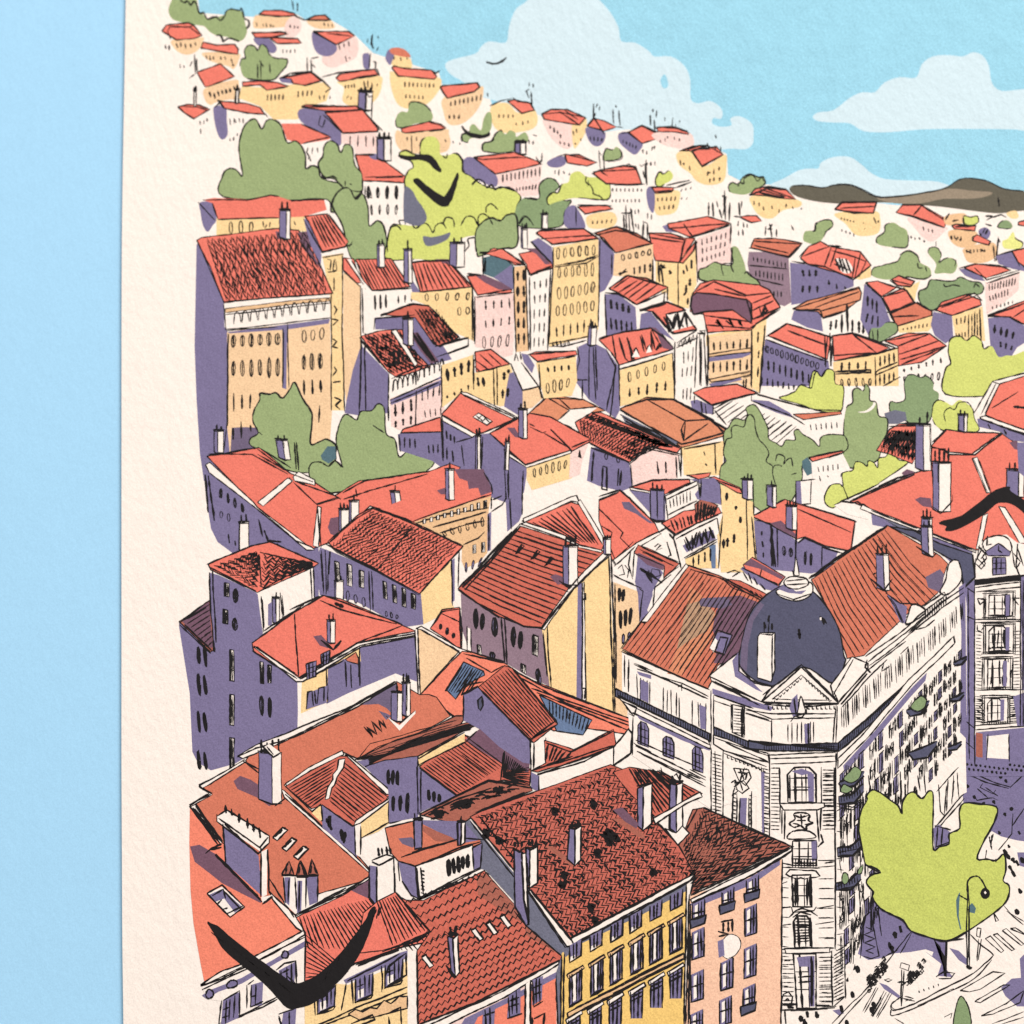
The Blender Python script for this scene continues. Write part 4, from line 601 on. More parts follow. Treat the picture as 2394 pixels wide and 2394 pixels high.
H('small white house with one red eave'); w('white', '330 960 560 890 620 1010 600 1080 500 1180 420 1280 380 1320 210 1280 220 1110 340 1090'); r('310 930 560 880 580 890 340 965', 'roof', 3.6); w('shade', '215 1110 250 1110 260 1290 210 1270'); k('210 1110 360 1095/330 1100 325 1290/215 1110 215 1270/240 1290 330 1280', 4); wd('360 1000 550 970 550 1030 370 1050', 1, 5, 'd', .2, .8); k('390 1070 400 1110/450 1070 460 1080', 4)
T('lime bushes against the wide coral roof', 'lime', '430 1260 440 1200 480 1140 540 1130 570 1150 560 1060 590 1040 640 1030 660 970 710 970 750 1000 760 960 800 970 830 1010 840 940 890 930 930 890 990 950 1060 960 1000 1020 800 1150 640 1230 560 1260 500 1310 460 1300', 3.4, gaps=.1, extra='570 1150 610 1250')
H('dark scribbled roof behind a tall chimney'); r('820 880 920 720 1000 680 1160 700 1140 900 1090 980 900 900'); ht('900 740 1130 720 1100 960 840 880', 4, 'z', 6, 10, .7); k('920 700 1160 690/930 730 1150 760/1000 680 1230 680', 5)
H('wide coral hipped roof over the right hand street'); w('shade', '780 1340 850 1340 1540 1620 1560 1800 1420 1760 1250 1600 1000 1480 790 1440'); w('grey', '880 1400 1150 1480 1150 1560 1300 1600 1540 1650 1550 1800 1450 1780 1300 1620 1000 1480'); w('white', '500 1290 560 1260 760 1320 760 1400 600 1360'); w('white', '1230 660 1300 720 1310 780 1230 860')
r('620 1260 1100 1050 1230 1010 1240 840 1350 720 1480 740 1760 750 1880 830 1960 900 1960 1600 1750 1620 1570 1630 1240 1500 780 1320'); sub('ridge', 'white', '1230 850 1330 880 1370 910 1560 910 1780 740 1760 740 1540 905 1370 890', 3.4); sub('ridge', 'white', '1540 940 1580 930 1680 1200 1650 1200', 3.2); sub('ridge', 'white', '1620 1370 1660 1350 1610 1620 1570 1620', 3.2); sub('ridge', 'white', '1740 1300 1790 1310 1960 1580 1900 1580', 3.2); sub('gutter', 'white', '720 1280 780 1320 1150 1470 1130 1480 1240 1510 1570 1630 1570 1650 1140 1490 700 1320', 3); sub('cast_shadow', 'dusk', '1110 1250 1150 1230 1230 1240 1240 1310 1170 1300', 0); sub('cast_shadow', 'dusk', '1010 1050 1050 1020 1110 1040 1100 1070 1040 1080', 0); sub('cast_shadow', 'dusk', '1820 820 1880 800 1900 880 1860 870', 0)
k('620 1260 980 1090 1230 1010/640 1260 1110 1060/1240 840 1340 720 1480 740 1760 750/500 1290 560 1260 640 1270 680 1260 720 1290 780 1320/1130 1470 780 1330/1240 1510 1570 1640/1230 860 1340 870 1330 990/1240 820 1350 730', 4.4)
ch(1175, 1030, 55, 340, 60, 0, pots=2); ch(1290, 1340, 90, 370, 45, 0, pots=4); k('1240 1300 1310 1350 1390 1260 1390 1210', 4); ch(1480, 740, 25, 130, 45, 0, pots=2); ch(1185, 1650, 50, 250, 25, 0, pots=3, ws=30) if False else ch(1210, 1660, 30, 270, 50, 0, pots=3); ch(1890, 1230, 40, 200, 90, 0, pots=3)
w('shade', '1880 820 1960 820 1960 1100 1890 1040')
H('coral roof with a white verge at the far right'); w('white', '1550 610 1690 360 1960 280 1960 340 1750 380 1630 610'); w('shade', '1580 640 1640 640 1960 760 1960 820 1830 800 1760 740 1590 700'); r('1640 610 1750 380 1960 310 1960 700 1900 730'); sub('gutter', 'white', '1600 630 1640 620 1960 730 1960 760 1620 650', 3); k('1550 610 1690 360 1750 380 1640 600/1640 620 1950 730/1690 560 1890 440/1690 360 1960 290/1720 380 1610 610', 4); k('1600 640 1960 770/1660 680 1680 720/1780 720 1800 760', 6); k('1850 550 1960 560', 8)
tile(1400, 720)
H('violet walled house with a sloping coral roof and chimney'); w('shade', '1160 1600 1290 1610 1500 1760 1550 1730 1700 1790 1800 1840 1750 1960 1600 2000 1200 1960'); r('1150 1570 1400 1440 1530 1480 1930 1600 1900 1830 1700 1790 1550 1720 1490 1740 1290 1630'); k('1150 1570 1400 1440/1530 1480 1940 1610/1490 1510 1900 1690/1160 1590 1290 1620 1490 1740/1490 1560 1480 1940/1150 1580 1190 1950/1290 1620 1320 1950/1340 1650 1350 1950/1500 1770 1550 1730 1680 1790 1680 1950/1680 1800 1850 1850/1300 1640 1330 1950', 4.4); sub('cast_shadow', 'dusk', '1290 1620 1370 1600 1480 1700 1480 1730 1330 1650', 0); wd('1190 1650 1260 1660 1270 1900 1210 1900', 3, 1, 'd', .3, .5); wd('1370 1780 1470 1810 1470 1880 1370 1870', 1, 2, 'O', .5, .95, sep=False); wd('1530 1830 1620 1850 1620 1940 1530 1930', 1, 2, 'O', .4, .95, sep=False); k('1310 1660 1300 1940', 8, 2.5); ch(1455, 1670, 35, 180, 45, 0, pots=4); ch(1310, 1500, 25, 160, 45, 0, pots=1)
H('yellow tower house with scattered windows'); w('yellow', '910 1330 1060 1370 1110 1440 1160 1460 1190 1990 920 1990 890 1700 930 1560'); r('830 1280 870 1270 1060 1350 1100 1400 1040 1390 920 1320'); w('shade', '780 1290 870 1290 910 1330 920 1480 800 1430'); w('white', '1120 1290 1160 1290 1160 1440 1110 1430'); k('840 1280 1060 1360 1110 1440/910 1320 920 1480/1110 1440 1120 1900/1160 1300 1165 1560/1150 1570 1180 1900/930 1560 900 1960', 4.2); k('965 1390 960 1450/1035 1490 1030 1520/1065 1570 1065 1620/1020 1700 1015 1770/970 1730 968 1800/940 1740 938 1810', 9); ch(1120, 1440, 40, 150, 40, 0, pots=3)
H('white balustraded house with stripy roof'); w('white', '330 1760 500 1690 570 1720 750 1610 920 1540 900 1700 640 1880 560 1960 330 1960'); w('yellow', '650 1890 870 1780 900 1960 660 1960'); w('shade', '630 1790 780 1690 860 1670 880 1740 660 1840'); r('470 1620 640 1530 900 1500 920 1540 740 1620 580 1700'); r('720 1480 780 1430 900 1490 850 1540 740 1600', 'brown'); ht('520 1600 900 1500 880 1560 560 1690', 12, 'l', 4.4); ht('740 1450 900 1500 860 1560 740 1600', 8, 'l', 5); w('glassblue', '830 1790 880 1780 880 1960 850 1960'); k('470 1620 580 1710 740 1620 930 1540/580 1740 890 1580/640 1880 890 1740/650 1890 890 1760/560 1720 620 1960/890 1580 910 1720', 4.6); k('640 1740 680 1830 700 1720 730 1800 750 1690 780 1790 790 1680 820 1770 840 1650 860 1740/650 1720 700 1830 740 1690/700 1710 710 1810 690 1800/760 1680 770 1780/800 1660 820 1760/830 1650 870 1730', 6, 1.5); wd('690 1880 860 1800 860 1900 690 1960', 1, 4, 'd', .4, .95); k('420 1800 450 1780 470 1790 430 1830 480 1810/510 1760 540 1860 520 1870/530 1700 560 1740 570 1700', 6, 1.6)
H('small violet pavilion with white window band'); w('shade', '230 1370 370 1390 500 1400 500 1600 400 1560'); w('shade', '690 1290 870 1280 910 1330 920 1480 700 1430 780 1330'); w('white', '500 1430 700 1350 740 1440 520 1560'); r('240 1350 400 1300 680 1290 690 1320 500 1400'); r('660 1260 840 1240 830 1270 750 1290', 'roof'); sub('eave', 'white', '230 1350 370 1380 380 1395 240 1370', 2.6); sub('eave', 'white', '490 1420 740 1300 740 1330 510 1440', 2.6); k('230 1350 400 1300 690 1290/490 1420 740 1300/510 1440 700 1350/520 1560 740 1450/500 1410 520 1600/770 1290 770 1420/750 1290 760 1430/670 1260 750 1290', 4.4); wd('520 1440 700 1370 700 1450 530 1520', 1, 7, 'd', .2, .95); ch(440, 1600, 50, 230, 50, 0, pots=3, front='shade')
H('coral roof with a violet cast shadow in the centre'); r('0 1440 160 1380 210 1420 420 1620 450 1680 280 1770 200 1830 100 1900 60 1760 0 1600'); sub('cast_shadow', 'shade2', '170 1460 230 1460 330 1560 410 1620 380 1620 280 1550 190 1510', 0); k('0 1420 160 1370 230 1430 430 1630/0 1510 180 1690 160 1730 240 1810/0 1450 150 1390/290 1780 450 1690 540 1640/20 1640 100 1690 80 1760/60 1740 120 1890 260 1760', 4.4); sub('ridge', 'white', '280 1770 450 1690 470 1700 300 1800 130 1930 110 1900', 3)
done()
ink_width(0.92)
# ---------------------------------------------------------------- lower left of the town
tile(400, 1000)
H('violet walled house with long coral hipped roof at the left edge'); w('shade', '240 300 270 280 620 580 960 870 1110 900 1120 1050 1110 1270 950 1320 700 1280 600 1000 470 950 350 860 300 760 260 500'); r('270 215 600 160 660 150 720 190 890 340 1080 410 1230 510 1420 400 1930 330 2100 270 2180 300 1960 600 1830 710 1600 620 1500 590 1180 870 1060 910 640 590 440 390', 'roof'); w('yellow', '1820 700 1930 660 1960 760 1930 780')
sub('verge', 'white', '260 280 290 260 620 560 650 600 940 850 1060 900 1080 920 1020 920 620 590 290 340', 3.4); sub('ridge', 'white', '650 560 880 380 920 400 690 590', 3.4); sub('ridge', 'white', '1100 590 1130 600 1110 900 1070 890', 3.4); sub('verge', 'white', '920 370 960 330 1080 390 1080 430 930 400', 3); sub('cast_shadow', 'dusk', '1200 680 1260 670 1275 720 1250 820 1200 800 1180 750', 0)
k('270 215 600 160 660 150/280 200 610 200 880 350/650 160 890 340 1070 410/650 200 900 340/920 410 1100 580 1270 530/930 400 1090 460 1230 510 1280 540/1100 590 1130 900/1290 490 1460 400 1930 330/1300 540 1500 470 1930 350/1390 460 1400 520/680 160 900 300/890 370 910 410', 4.4)
wd('350 430 560 590 560 650 350 520', 1, 4, 'O', .35, 1); wd('350 610 460 650 460 720 350 680', 1, 2, 'o', .4, .8); k('255 350 280 640/280 360 325 700/660 690 690 820/700 770 730 850/720 850 830 860/800 870 810 900/430 800 440 870/480 850 485 890/540 580 545 640', 6)
ch(350, 190, 45, 170, 25, 0, pots=2); ch(515, 920, 70, 210, 5, 0, pots=2); ch(860, 240, 40, 150, 50, -25, pots=2); k('930 110 940 310/945 110 960 320', 5); ch(1280, 780, 60, 170, 15, 0, pots=3); ch(1355, 720, 60, 170, 15, 0, pots=1); ch(1700, 640, 40, 160, 30, -20, pots=1); k('1650 610 1720 660 1760 660', 6)
tile(950, 1100)
H('coral roofed house with white framed attic windows'); w('tan', '50 390 240 300 640 180 620 300 610 620 560 680 440 740 400 640 300 500'); w('white', '640 320 750 240 740 480 640 600'); w('shade', '610 330 640 310 635 600 610 610'); w('shade', '580 0 870 0 870 330 850 380 760 460 750 240 640 200'); r('-220 300 -100 250 300 90 350 0 570 0 640 150 640 190 340 280 80 380 -30 420', 'roof', 0); sub('cast_shadow', 'dusk', '360 -10 580 -10 650 160 560 190 540 130 470 140 460 80 400 60', 0, False); sub('cast_shadow', 'dusk', '230 150 290 130 300 180 260 180', 0)
k('50 380 340 280 640 180/580 10 640 110 650 180/60 400 300 330 620 280/200 430 600 310/250 470 480 400 590 380/430 560 540 510 590 460/770 0 770 220/740 0 750 210 720 260 640 310/620 330 620 600/780 210 790 440/880 0 870 330/650 220 720 190/640 200 640 290', 4.4); wd('110 370 620 210 620 280 110 410', 1, 10, 'v', .4, .7, wk=3.2); wd('250 470 600 340 600 420 270 500', 1, 6, 'o', .35, .95, sep=False); wd('480 560 610 520 610 620 480 640', 1, 2, 'v', .4, .8); wd('420 700 600 640 560 720 430 780', 1, 3, 'o', .3, .9); ch(320, 220, 40, 230, 25, 0, pots=1)
tile(400, 1000)
H('violet house with finely scalloped red roof'); w('shade', '1120 900 1200 930 1560 1080 1880 1250 1900 1480 1760 1500 1600 1420 1380 1300 1120 1260 1090 1050'); w('yellow', '1880 1240 1960 1150 2110 980 2130 1360 1960 1450 1900 1480'); w('white', '2110 980 2190 880 2180 1220 2120 1350'); w('shade', '2110 1000 2135 980 2135 1300 2110 1320'); r('1180 860 1400 660 1520 600 1760 680 2200 890 1960 1150 1870 1250 1560 1080 1250 930')
ht('1500 620 2180 880 1880 1240 1200 880', 15, 'z', 4.4, 24, .55); k('1180 870 1400 680 1530 600 2200 890/1520 610 1760 690 1940 780/1180 880 1560 1080 1870 1250/2200 890 1960 1150 1870 1250/1820 740 1560 1060/1170 880 1560 1070/1520 920 1570 910 1480 970', 4.6); k('1510 1080 1520 1370/1490 1080 1500 1380/1130 920 1150 1250/1160 920 1170 1250/1190 930 1180 1230/2110 990 2120 1340/2170 930 2160 1200', 4)
wd('1200 980 1480 1080 1480 1230 1210 1150', 1, 3, 'v', .4, .9, wk=3.6); wd('1570 1130 1860 1260 1860 1380 1580 1290', 1, 4, 'v', .4, .9, miss=.0, wk=3.6); wd('1300 1210 1480 1290 1480 1360 1300 1300', 1, 3, 'o', .4, .9); wd('1600 1370 1720 1410 1720 1450 1600 1420', 1, 3, 'o', .4, .9); ch(1240, 1320, 55, 170, 10, 0, pots=2)
H('violet tower with a dark pyramid roof'); w('shade', '290 1090 360 1110 640 1240 690 1300 690 1560 960 1870 950 2320 800 2340 480 2530 300 2580 200 2520 160 2440 140 2000 60 1500 60 1470 160 1400 290 1300'); w('white', '650 1240 1070 1040 1080 1290 900 1380 690 1540'); r('280 1030 600 890 740 860 1110 1020 1070 1050 650 1240 300 1070'); ht('690 950 1060 1010 1080 1035 660 1220', 10, 'z', 4.2, 6, .7); ht('320 1040 640 930 670 960 640 1220', 10, 'z', 4.2, 6, .7); r('60 1460 290 1300 310 1500 320 1680 300 1690', 'brown'); sub('cast_shadow', 'dusk', '80 1455 285 1310 315 1650 300 1660', 0, False)
for i in range(8): k(f'{95+i*26} {1450+i*28} {288+i*3} {1330+i*40}', 4)
k('270 1030 600 890 750 860 1110 1020/290 1050 640 1230/650 1240 840 1130 1080 1040/660 950 680 1200/670 940 960 1000/310 1070 340 1620/290 1090 300 1400/680 1270 695 1540/1070 1050 1080 1290/1050 1060 1060 1290/60 1470 290 1300/60 1480 300 1700/100 1480 310 1680/320 1600 330 1690', 4.6)
for (x, y, c) in ((420, 1220, 'v'), (485, 1265, 'o'), (410, 1425, 'v'), (480, 1480, 'o')): wd(f'{x-28} {y-60} {x+28} {y-50} {x+28} {y+60} {x-28} {y+50}', 1, 1, 'v' if c == 'v' else 'O', .62, .9, wk=4)
for y in (1790, 2125, 2450): wd(f'430 {y-120} 485 {y-110} 485 {y+120} 430 {y+110}', 1, 1, 'v', .6, 1, wk=4)
for y in (1720, 1940, 2220, 2510): wd(f'180 {y-90} 270 {y-80} 290 {y+80} 190 {y+70}', 1, 2, 'O', .45, .95, wk=4)
for y in (1850, 2100): wd(f'650 {y-90} 770 {y-60} 770 {y+80} 660 {y+70}', 1, 2, 'v' if y == 1850 else 'O', .45, .95, wk=4)
ch(790, 1470, 25, 190, 25, 0, pots=1); k('820 1240 840 1440/835 1260 850 1430', 4)
sub('cast_shadow', 'shade', '730 1330 760 1310 760 1490 730 1490', 0)
H('coral pyramid roofed house over yellow and violet walls'); w('shade', '1180 1760 1420 1620 1840 1540 1870 1920 1690 1850 1330 2000 1170 2080'); w('yellow', '960 1880 1420 1640 1430 1760 1300 1740 1180 1820 1180 2060 960 2160'); w('white', '950 1890 985 1880 975 2160 955 2160'); r('610 1620 930 1390 1140 1260 1280 1290 1750 1490 1840 1530 1640 1570 1400 1620 980 1880 940 1890 620 1680'); r('1310 1740 1390 1690 1420 1760 1410 1780 1330 1760', 'rust'); sub('verge', 'white', '620 1650 650 1650 970 1890 1400 1620 1830 1550 1830 1570 1430 1650 990 1910 940 1910', 3); sub('cast_shadow', 'dusk', '1070 1570 1130 1560 1200 1640 1180 1660 1120 1640', 0)
k('610 1620 930 1390 1150 1260/610 1680 950 1890/620 1640 960 1870/930 1400 940 1600 960 1880/1120 1300 1280 1370 1700 1480/1150 1260 1740 1480/960 1880 1400 1620 1740 1490/980 1890 1420 1640 1840 1560/990 1910 1300 1750/1170 1800 1180 2070/1310 1760 1320 1950/1350 1780 1360 1960/1420 1640 1420 1940/1000 1330 700 1530/890 1370 1120 1270', 4.6)
wd('1010 1770 1100 1740 1090 1880 1020 1910', 1, 1, 'r', .9, .9, wk=4); wd('1120 1700 1200 1660 1190 1780 1130 1810', 1, 1, 'r', .8, .9, wk=4); w('shade', '1020 2000 1180 1940 1170 2070 1020 2120'); k('1020 2120 1030 1990 1060 1980 1070 2090/1100 2080 1110 1960 1150 1950 1150 2060/1080 1980 1090 2080', 5); ch(1200, 1620, 35, 170, 25, 0, pots=2); k('1130 1600 1220 1670 1280 1600', 7); ch(1250, 1340, 5, 10, 5, 0, pots=0); k('1230 1320 1300 1350', 10)
H('brown mauve house with striped red roof and blank yellow gable')
tile(950, 1100)
w('mauve', '410 920 560 1010 720 1110 1020 1190 1070 1470 1090 1630 900 1540 700 1420 480 1370 420 1200'); w('yellow', '1020 1190 1240 880 1530 640 1560 1400 1570 1900 1350 1780 1080 1640 1050 1400'); w('peach', '1560 840 1770 920 1760 1240 1680 1500 1660 1900 1570 1880'); sub('cast_shadow', 'shade', '1290 870 1320 840 1320 1750 1280 1720', 0, False); sub('drainpipe', 'white', '1325 850 1340 840 1350 1730 1320 1730', 3.2)
r('390 890 700 600 860 420 1180 520 1300 570 1500 610 1240 880 1020 1180 880 1170 700 1100 540 1000', 'roof2'); r('870 380 1240 240 1300 260 1490 540 1470 600 1310 560 1200 510 940 410'); ht('930 400 1250 250 1460 560 1260 540', 9, 'l', 4.2); sub('verge', 'white', '1010 1190 1240 860 1500 600 1520 630 1260 890 1040 1200', 3.4); sub('ridge', 'white', '860 400 900 390 1200 490 1200 520', 3.4); sub('ridge', 'white', '880 360 1240 200 1280 190 1300 240 1240 230 890 390', 3.4); sub('verge', 'white', '1290 240 1310 220 1480 500 1480 560 1460 530', 3); sub('verge', 'white', '1290 560 1470 600 1470 620 1300 580', 3)
for i in range(16):
    t = (i + .5) / 16
    a = (840 + (420 - 840) * t, 440 + (900 - 440) * t); e = (1460 - (1460 - 1010) * t, 625 + (1170 - 625) * t)
    k(f'{a[0]} {a[1]} {(a[0]+e[0])/2} {(a[1]+e[1])/2+8} {e[0]} {e[1]}', 4.2)
sub('cast_shadow', 'dusk', '1080 800 1120 780 1180 800 1190 850 1140 860', 0)
k('390 890 860 400/420 880 860 420/440 900 850 440/390 900 540 1000 880 1170 1020 1190/420 920 700 1110/1020 1190 1260 890 1530 640/1060 1170 1070 1400 1090 1630/1030 1220 1060 1550/1540 640 1560 1100 1570 1880/1525 650 1540 1200 1560 1820/715 1110 740 1440/740 1120 760 1460/1330 930 1350 930 1350 970 1320 970/1320 1640 1350 1640 1340 1720/1570 850 1580 1600', 4.6)
wd('500 1030 600 1080 590 1220 500 1180', 1, 2, 'O', .6, 1, wk=4.5); wd('640 1090 690 1110 690 1270 640 1240', 1, 1, 'O', .8, 1, wk=4.5); wd('780 1170 890 1220 880 1360 780 1310', 1, 2, 'O', .55, 1, wk=4.5); wd('940 1230 1000 1250 1000 1410 940 1380', 1, 1, 'v', .7, 1, wk=4.5); wd('530 1310 560 1320 570 1390 530 1370', 1, 1, 'v', .9, 1, wk=4); wd('630 1360 670 1370 670 1430 630 1410', 1, 1, 'O', .8, 1, wk=4); wd('860 1450 900 1470 905 1540 860 1510', 1, 1, 'v', .9, 1, wk=4); wd('970 1490 1010 1500 1020 1620 980 1590', 1, 1, 'O', .9, 1, wk=4); wd('1590 880 1650 900 1640 990 1590 980', 1, 2, 'O', .7, .95, wk=4); wd('1590 1060 1710 1030 1700 1150 1600 1200', 1, 3, 'O', .55, .95, wk=4); wd('1610 1240 1700 1200 1700 1290 1610 1310', 1, 2, 'o', .5, .95, wk=4)
for (x, y) in ((840, 590), (955, 630), (1060, 680)): k(f'{x-20} {y+40} {x+30} {y-30} {x+50} {y-20} {x} {y+30} {x-20} {y+40}/{x-10} {y+30} {x+30} {y-20}', 5.5)
ch(1220, 860, 70, 290, 40, 0, pots=3); k('1150 830 1230 890 1300 800', 5); ch(1500, 630, 40, 120, 15, 0, pots=3)
w('white', '455 1180 480 1190 490 1370 460 1360'); k('455 1170 460 1370/485 1190 490 1370', 4)
H('small brick red dormer roof between two houses'); tile(950, 1100); r('180 1190 270 1050 400 1030 420 1190 420 1340 380 1330 290 1260'); k('180 1190 270 1060 410 1040/270 1080 420 1150/400 1050 410 1340', 4.4); wd('240 1130 390 1230 370 1290 230 1190', 1, 3, 'O', .35, .7, wk=3.6)
H('cream party wall below the striped roof'); tile(950, 1100); w('peach', '70 1190 110 1180 400 1350 250 1520 110 1690 90 1680'); w('white', '65 1200 90 1190 105 1680 85 1680'); sub('verge', 'white', '70 1190 110 1170 400 1340 470 1360 740 1440 740 1460 400 1370 120 1200', 3.6); k('65 1200 90 1690/110 1200 400 1360/85 1190 105 1690', 4.6)
H('long terracotta roofs with blue glass strips'); tile(950, 1100)
r('100 1690 420 1360 500 1370 740 1450 900 1560 1690 1870 1690 1990 1500 1960 1360 1940 1110 1960 1000 1900 420 1870 380 1860 110 1710', 'coral'); sub('glass_strip', 'glassblue', '300 1650 430 1440 580 1510 590 1540 440 1620 370 1720', 3.6); sub('glass_strip', 'glassblue', '1000 1690 1060 1720 1400 1880 1330 1990 1130 1960 1040 1760', 3.6)
for i in range(8): k(f'{320+i*18} {1660+i*6} {450+i*18} {1460+i*8}', 4)
for i in range(12): k(f'{1075+i*27} {1730+i*13} {1120+i*24-40} {1830+i*13}', 4)
k('100 1690 390 1370/110 1700 250 1780 380 1870/430 1380 740 1450/450 1410 640 1520 730 1470/760 1480 1020 1620 1690 1870/860 1560 1200 1750 1680 1920/940 1640 1690 1900/290 1660 430 1450/980 1670 1100 1720 1680 1960', 4.6)
done()
tile(400, 1500)
H('terracotta terrace roof with two rows of chimneys'); 
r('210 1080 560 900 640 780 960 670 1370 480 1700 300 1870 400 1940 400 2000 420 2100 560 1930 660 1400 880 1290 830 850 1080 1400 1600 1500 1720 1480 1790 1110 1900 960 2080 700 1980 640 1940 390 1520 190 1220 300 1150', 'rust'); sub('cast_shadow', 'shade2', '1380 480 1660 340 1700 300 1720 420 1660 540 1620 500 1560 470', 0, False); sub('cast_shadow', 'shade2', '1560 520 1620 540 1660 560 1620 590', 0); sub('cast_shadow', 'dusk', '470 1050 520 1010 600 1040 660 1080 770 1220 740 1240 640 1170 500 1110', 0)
sub('parapet', 'white', '500 860 640 780 1370 480 1680 300 1700 310 1380 500 840 760 540 880', 3.6); sub('parapet', 'white', '210 1090 550 890 570 900 300 1070 240 1100 310 1150 150 1240 140 1230 290 1140 220 1100', 3.6); sub('parapet', 'white', '830 1110 850 1120 1390 1620 1490 1720 1490 1740 1390 1650 850 1170', 3.6); sub('parapet', 'white', '860 1070 1030 950 1290 820 1300 850 1050 970 880 1090', 3.6)
k('500 870 640 800 840 750 1370 490 1700 300/210 1080 240 1110 310 1140 200 1200 140 1240/180 1220 380 1500/140 1240 360 1520/860 1150 1400 1620/560 910 660 990/1450 640 1520 720 1470 640 1550 700 1510 600 1590 680 1560 590 1620 650 1590 590/1380 890 1940 670/540 900 660 960', 4.8); k('165 1250 350 1500/190 1240 230 1290 225 1310 270 1350 280 1390 320 1420 330 1450 370 1500', 4.5, 2)
for (x, y) in ((820, 1450), (890, 1530), (975, 1590)):
    sub('skylight', 'white', f'{x-55} {y+25} {x+20} {y-50} {x+60} {y-30} {x-20} {y+50}', 5)
    k(f'{x-40} {y+20} {x+20} {y-35}/{x+25} {y-50} {x+60} {y-30}', 7)
ch(760, 1220, 70, 380, 100, 0, pots=4, ph=80); k('780 1240 860 1180', 4)
b = Buf(); fill(b, 'white', P('690 800 790 870 830 840 740 770')); CUR.subs.append(('chimney_top', b)); k('670 800 690 790 770 870 830 830/690 810 760 860/720 790 770 850', 5)
ch(1700, 600, 40, 220, 45, 5, pots=1); ch(1770, 560, 30, 250, 30, 0, pots=3); k('1620 560 1720 660 1840 530/1720 620 1840 520', 5); b = Buf(); fill(b, 'white', P('1630 570 1720 630 1840 520 1840 540 1720 670')); CUR.subs.append(('chimney_foot', b))
H('lean to roof with fine tile lines beside the terrace'); r('1400 880 1700 740 1950 660 2140 560 2220 560 2180 620 1860 820', 'brown'); ht('1410 880 1940 680 1900 800 1700 840', 1, 'l', 3)
for i in range(7): k(f'1410 880 {1500+i*60} {770+i*22-i*i*2} {2150-i*40} {590+i*32}', 2.6)
H('violet courtyard wall with slit windows'); w('shade', '1400 900 1860 820 1860 960 1830 1320 1640 1370 1650 1150 1480 960'); k('1400 890 1860 830/1860 830 1840 1320/1880 900 1850 1330/1640 1150 1650 1370/1650 1370 1780 1330', 4.6); wd('1620 960 1740 980 1730 1090 1620 1070', 1, 3, 'd', .4, .9); wd('1670 1160 1810 1060 1800 1240 1670 1270', 1, 3, 'd', .25, .8); w('yellow', '1870 850 1960 800 2000 860 1960 930 1870 920'); k('1870 860 1960 800/1860 930 1960 920', 4)
H('small striped roof with crooked white ridge'); w('yellow', '1420 1360 1640 1190 1640 1370 1560 1430 1430 1480'); w('shade', '1130 1210 1390 1370 1400 1620 1290 1530 1140 1400'); w('yellow', '1060 1290 1130 1230 1140 1340 1120 1350'); w('white', '1385 1370 1430 1360 1420 1620 1390 1600'); r('860 1090 1060 970 1270 860 1330 860 1650 1150 1620 1190 1400 1360 1360 1390 1140 1230 1060 1260', 'roof2'); 
for i in range(10):
    t = (i + .5) / 10; k(f'{880+t*170} {1095+t*165} {1250-t*90} {880+t*300}', 4)
for i in range(12):
    t = (i + .5) / 12; k(f'{1310-t*120} {900+t*310} {1640-t*260} {1160+t*210}', 4)
sub('ridge', 'white', '1260 890 1310 880 1300 950 1250 1020 1230 1080 1210 1100 1190 1180 1160 1190 1180 1100 1220 1040 1220 1000 1250 960', 4); sub('verge', 'white', '1310 850 1340 860 1650 1120 1650 1150 1620 1150', 4); sub('verge', 'white', '1390 1350 1640 1180 1640 1200 1420 1370 1380 1380', 3.6); k('860 1090 1060 1260/1140 1230 1370 1390 1420 1370/1130 1230 1140 1350/1380 1390 1390 1610/1430 1390 1425 1600/1640 1200 1640 1370/1430 1480 1640 1360/1060 1280 1130 1220', 4.6); k('1170 1330 1210 1420/1190 1310 1190 1400/1280 1410 1290 1500/1310 1430 1300 1520', 10)
done()
tile(400, 1860, 534)
H('light coral roof at the left edge with open skylight'); r('160 100 420 400 470 420 780 860 860 870 1150 1120 700 1360 580 1430 420 1490 280 1570 250 1420 190 1080 165 800 155 400', 'coral', 0); sub('cast_shadow', 'dusk', '160 430 240 415 300 450 370 490 760 880 760 910 600 830 430 740 330 660 200 560', 0); k('160 90 400 420/210 90 440 390/290 490 330 460 430 440/370 500 770 900/330 450 430 410/390 510 760 880', 6, 1.5); k('165 105 420 410/200 110 240 160 240 190 300 220 300 260 350 290 360 330 420 380', 5, 2); b = Buf(); fill(b, 'white', P('310 830 430 770 620 940 500 1020')); fill(b, 'shade', P('320 840 430 790 600 940 540 990 450 870 370 900')); CUR.subs.append(('skylight', b)); k('305 830 430 755 620 940 500 1030 305 830/350 850 440 790 460 870/440 800 590 960/470 1000 610 930/390 920 430 880/440 960 480 950', 6)
sub('verge', 'white', '830 810 870 850 1170 1120 1180 1150 1140 1170 1060 1120 860 880', 4.4); k('830 700 950 890 1040 1030/860 740 930 870', 5)
H('small turret with three pointed roofs'); w('white', '950 680 1240 680 1250 910 1060 1010 960 910'); w('shade', '960 690 1010 690 1000 930 965 900'); w('shade', '1140 690 1240 680 1240 900 1170 930'); w('shade', '1070 720 1110 720 1100 1000 1065 1000'); r('935 670 1000 555 1040 670', 'brown', 5); r('1060 690 1090 550 1150 690', 'brown', 5); r('1165 670 1190 540 1245 670', 'brown', 5); k('930 680 1250 680/950 690 965 910/1050 690 1060 960/1140 690 1140 950/1240 680 1240 900/1000 700 990 900/1090 720 1080 980/980 580 970 660/1020 600 1000 670/1090 600 1080 670/1110 600 1130 680/1190 590 1180 660/1210 600 1230 660', 5)
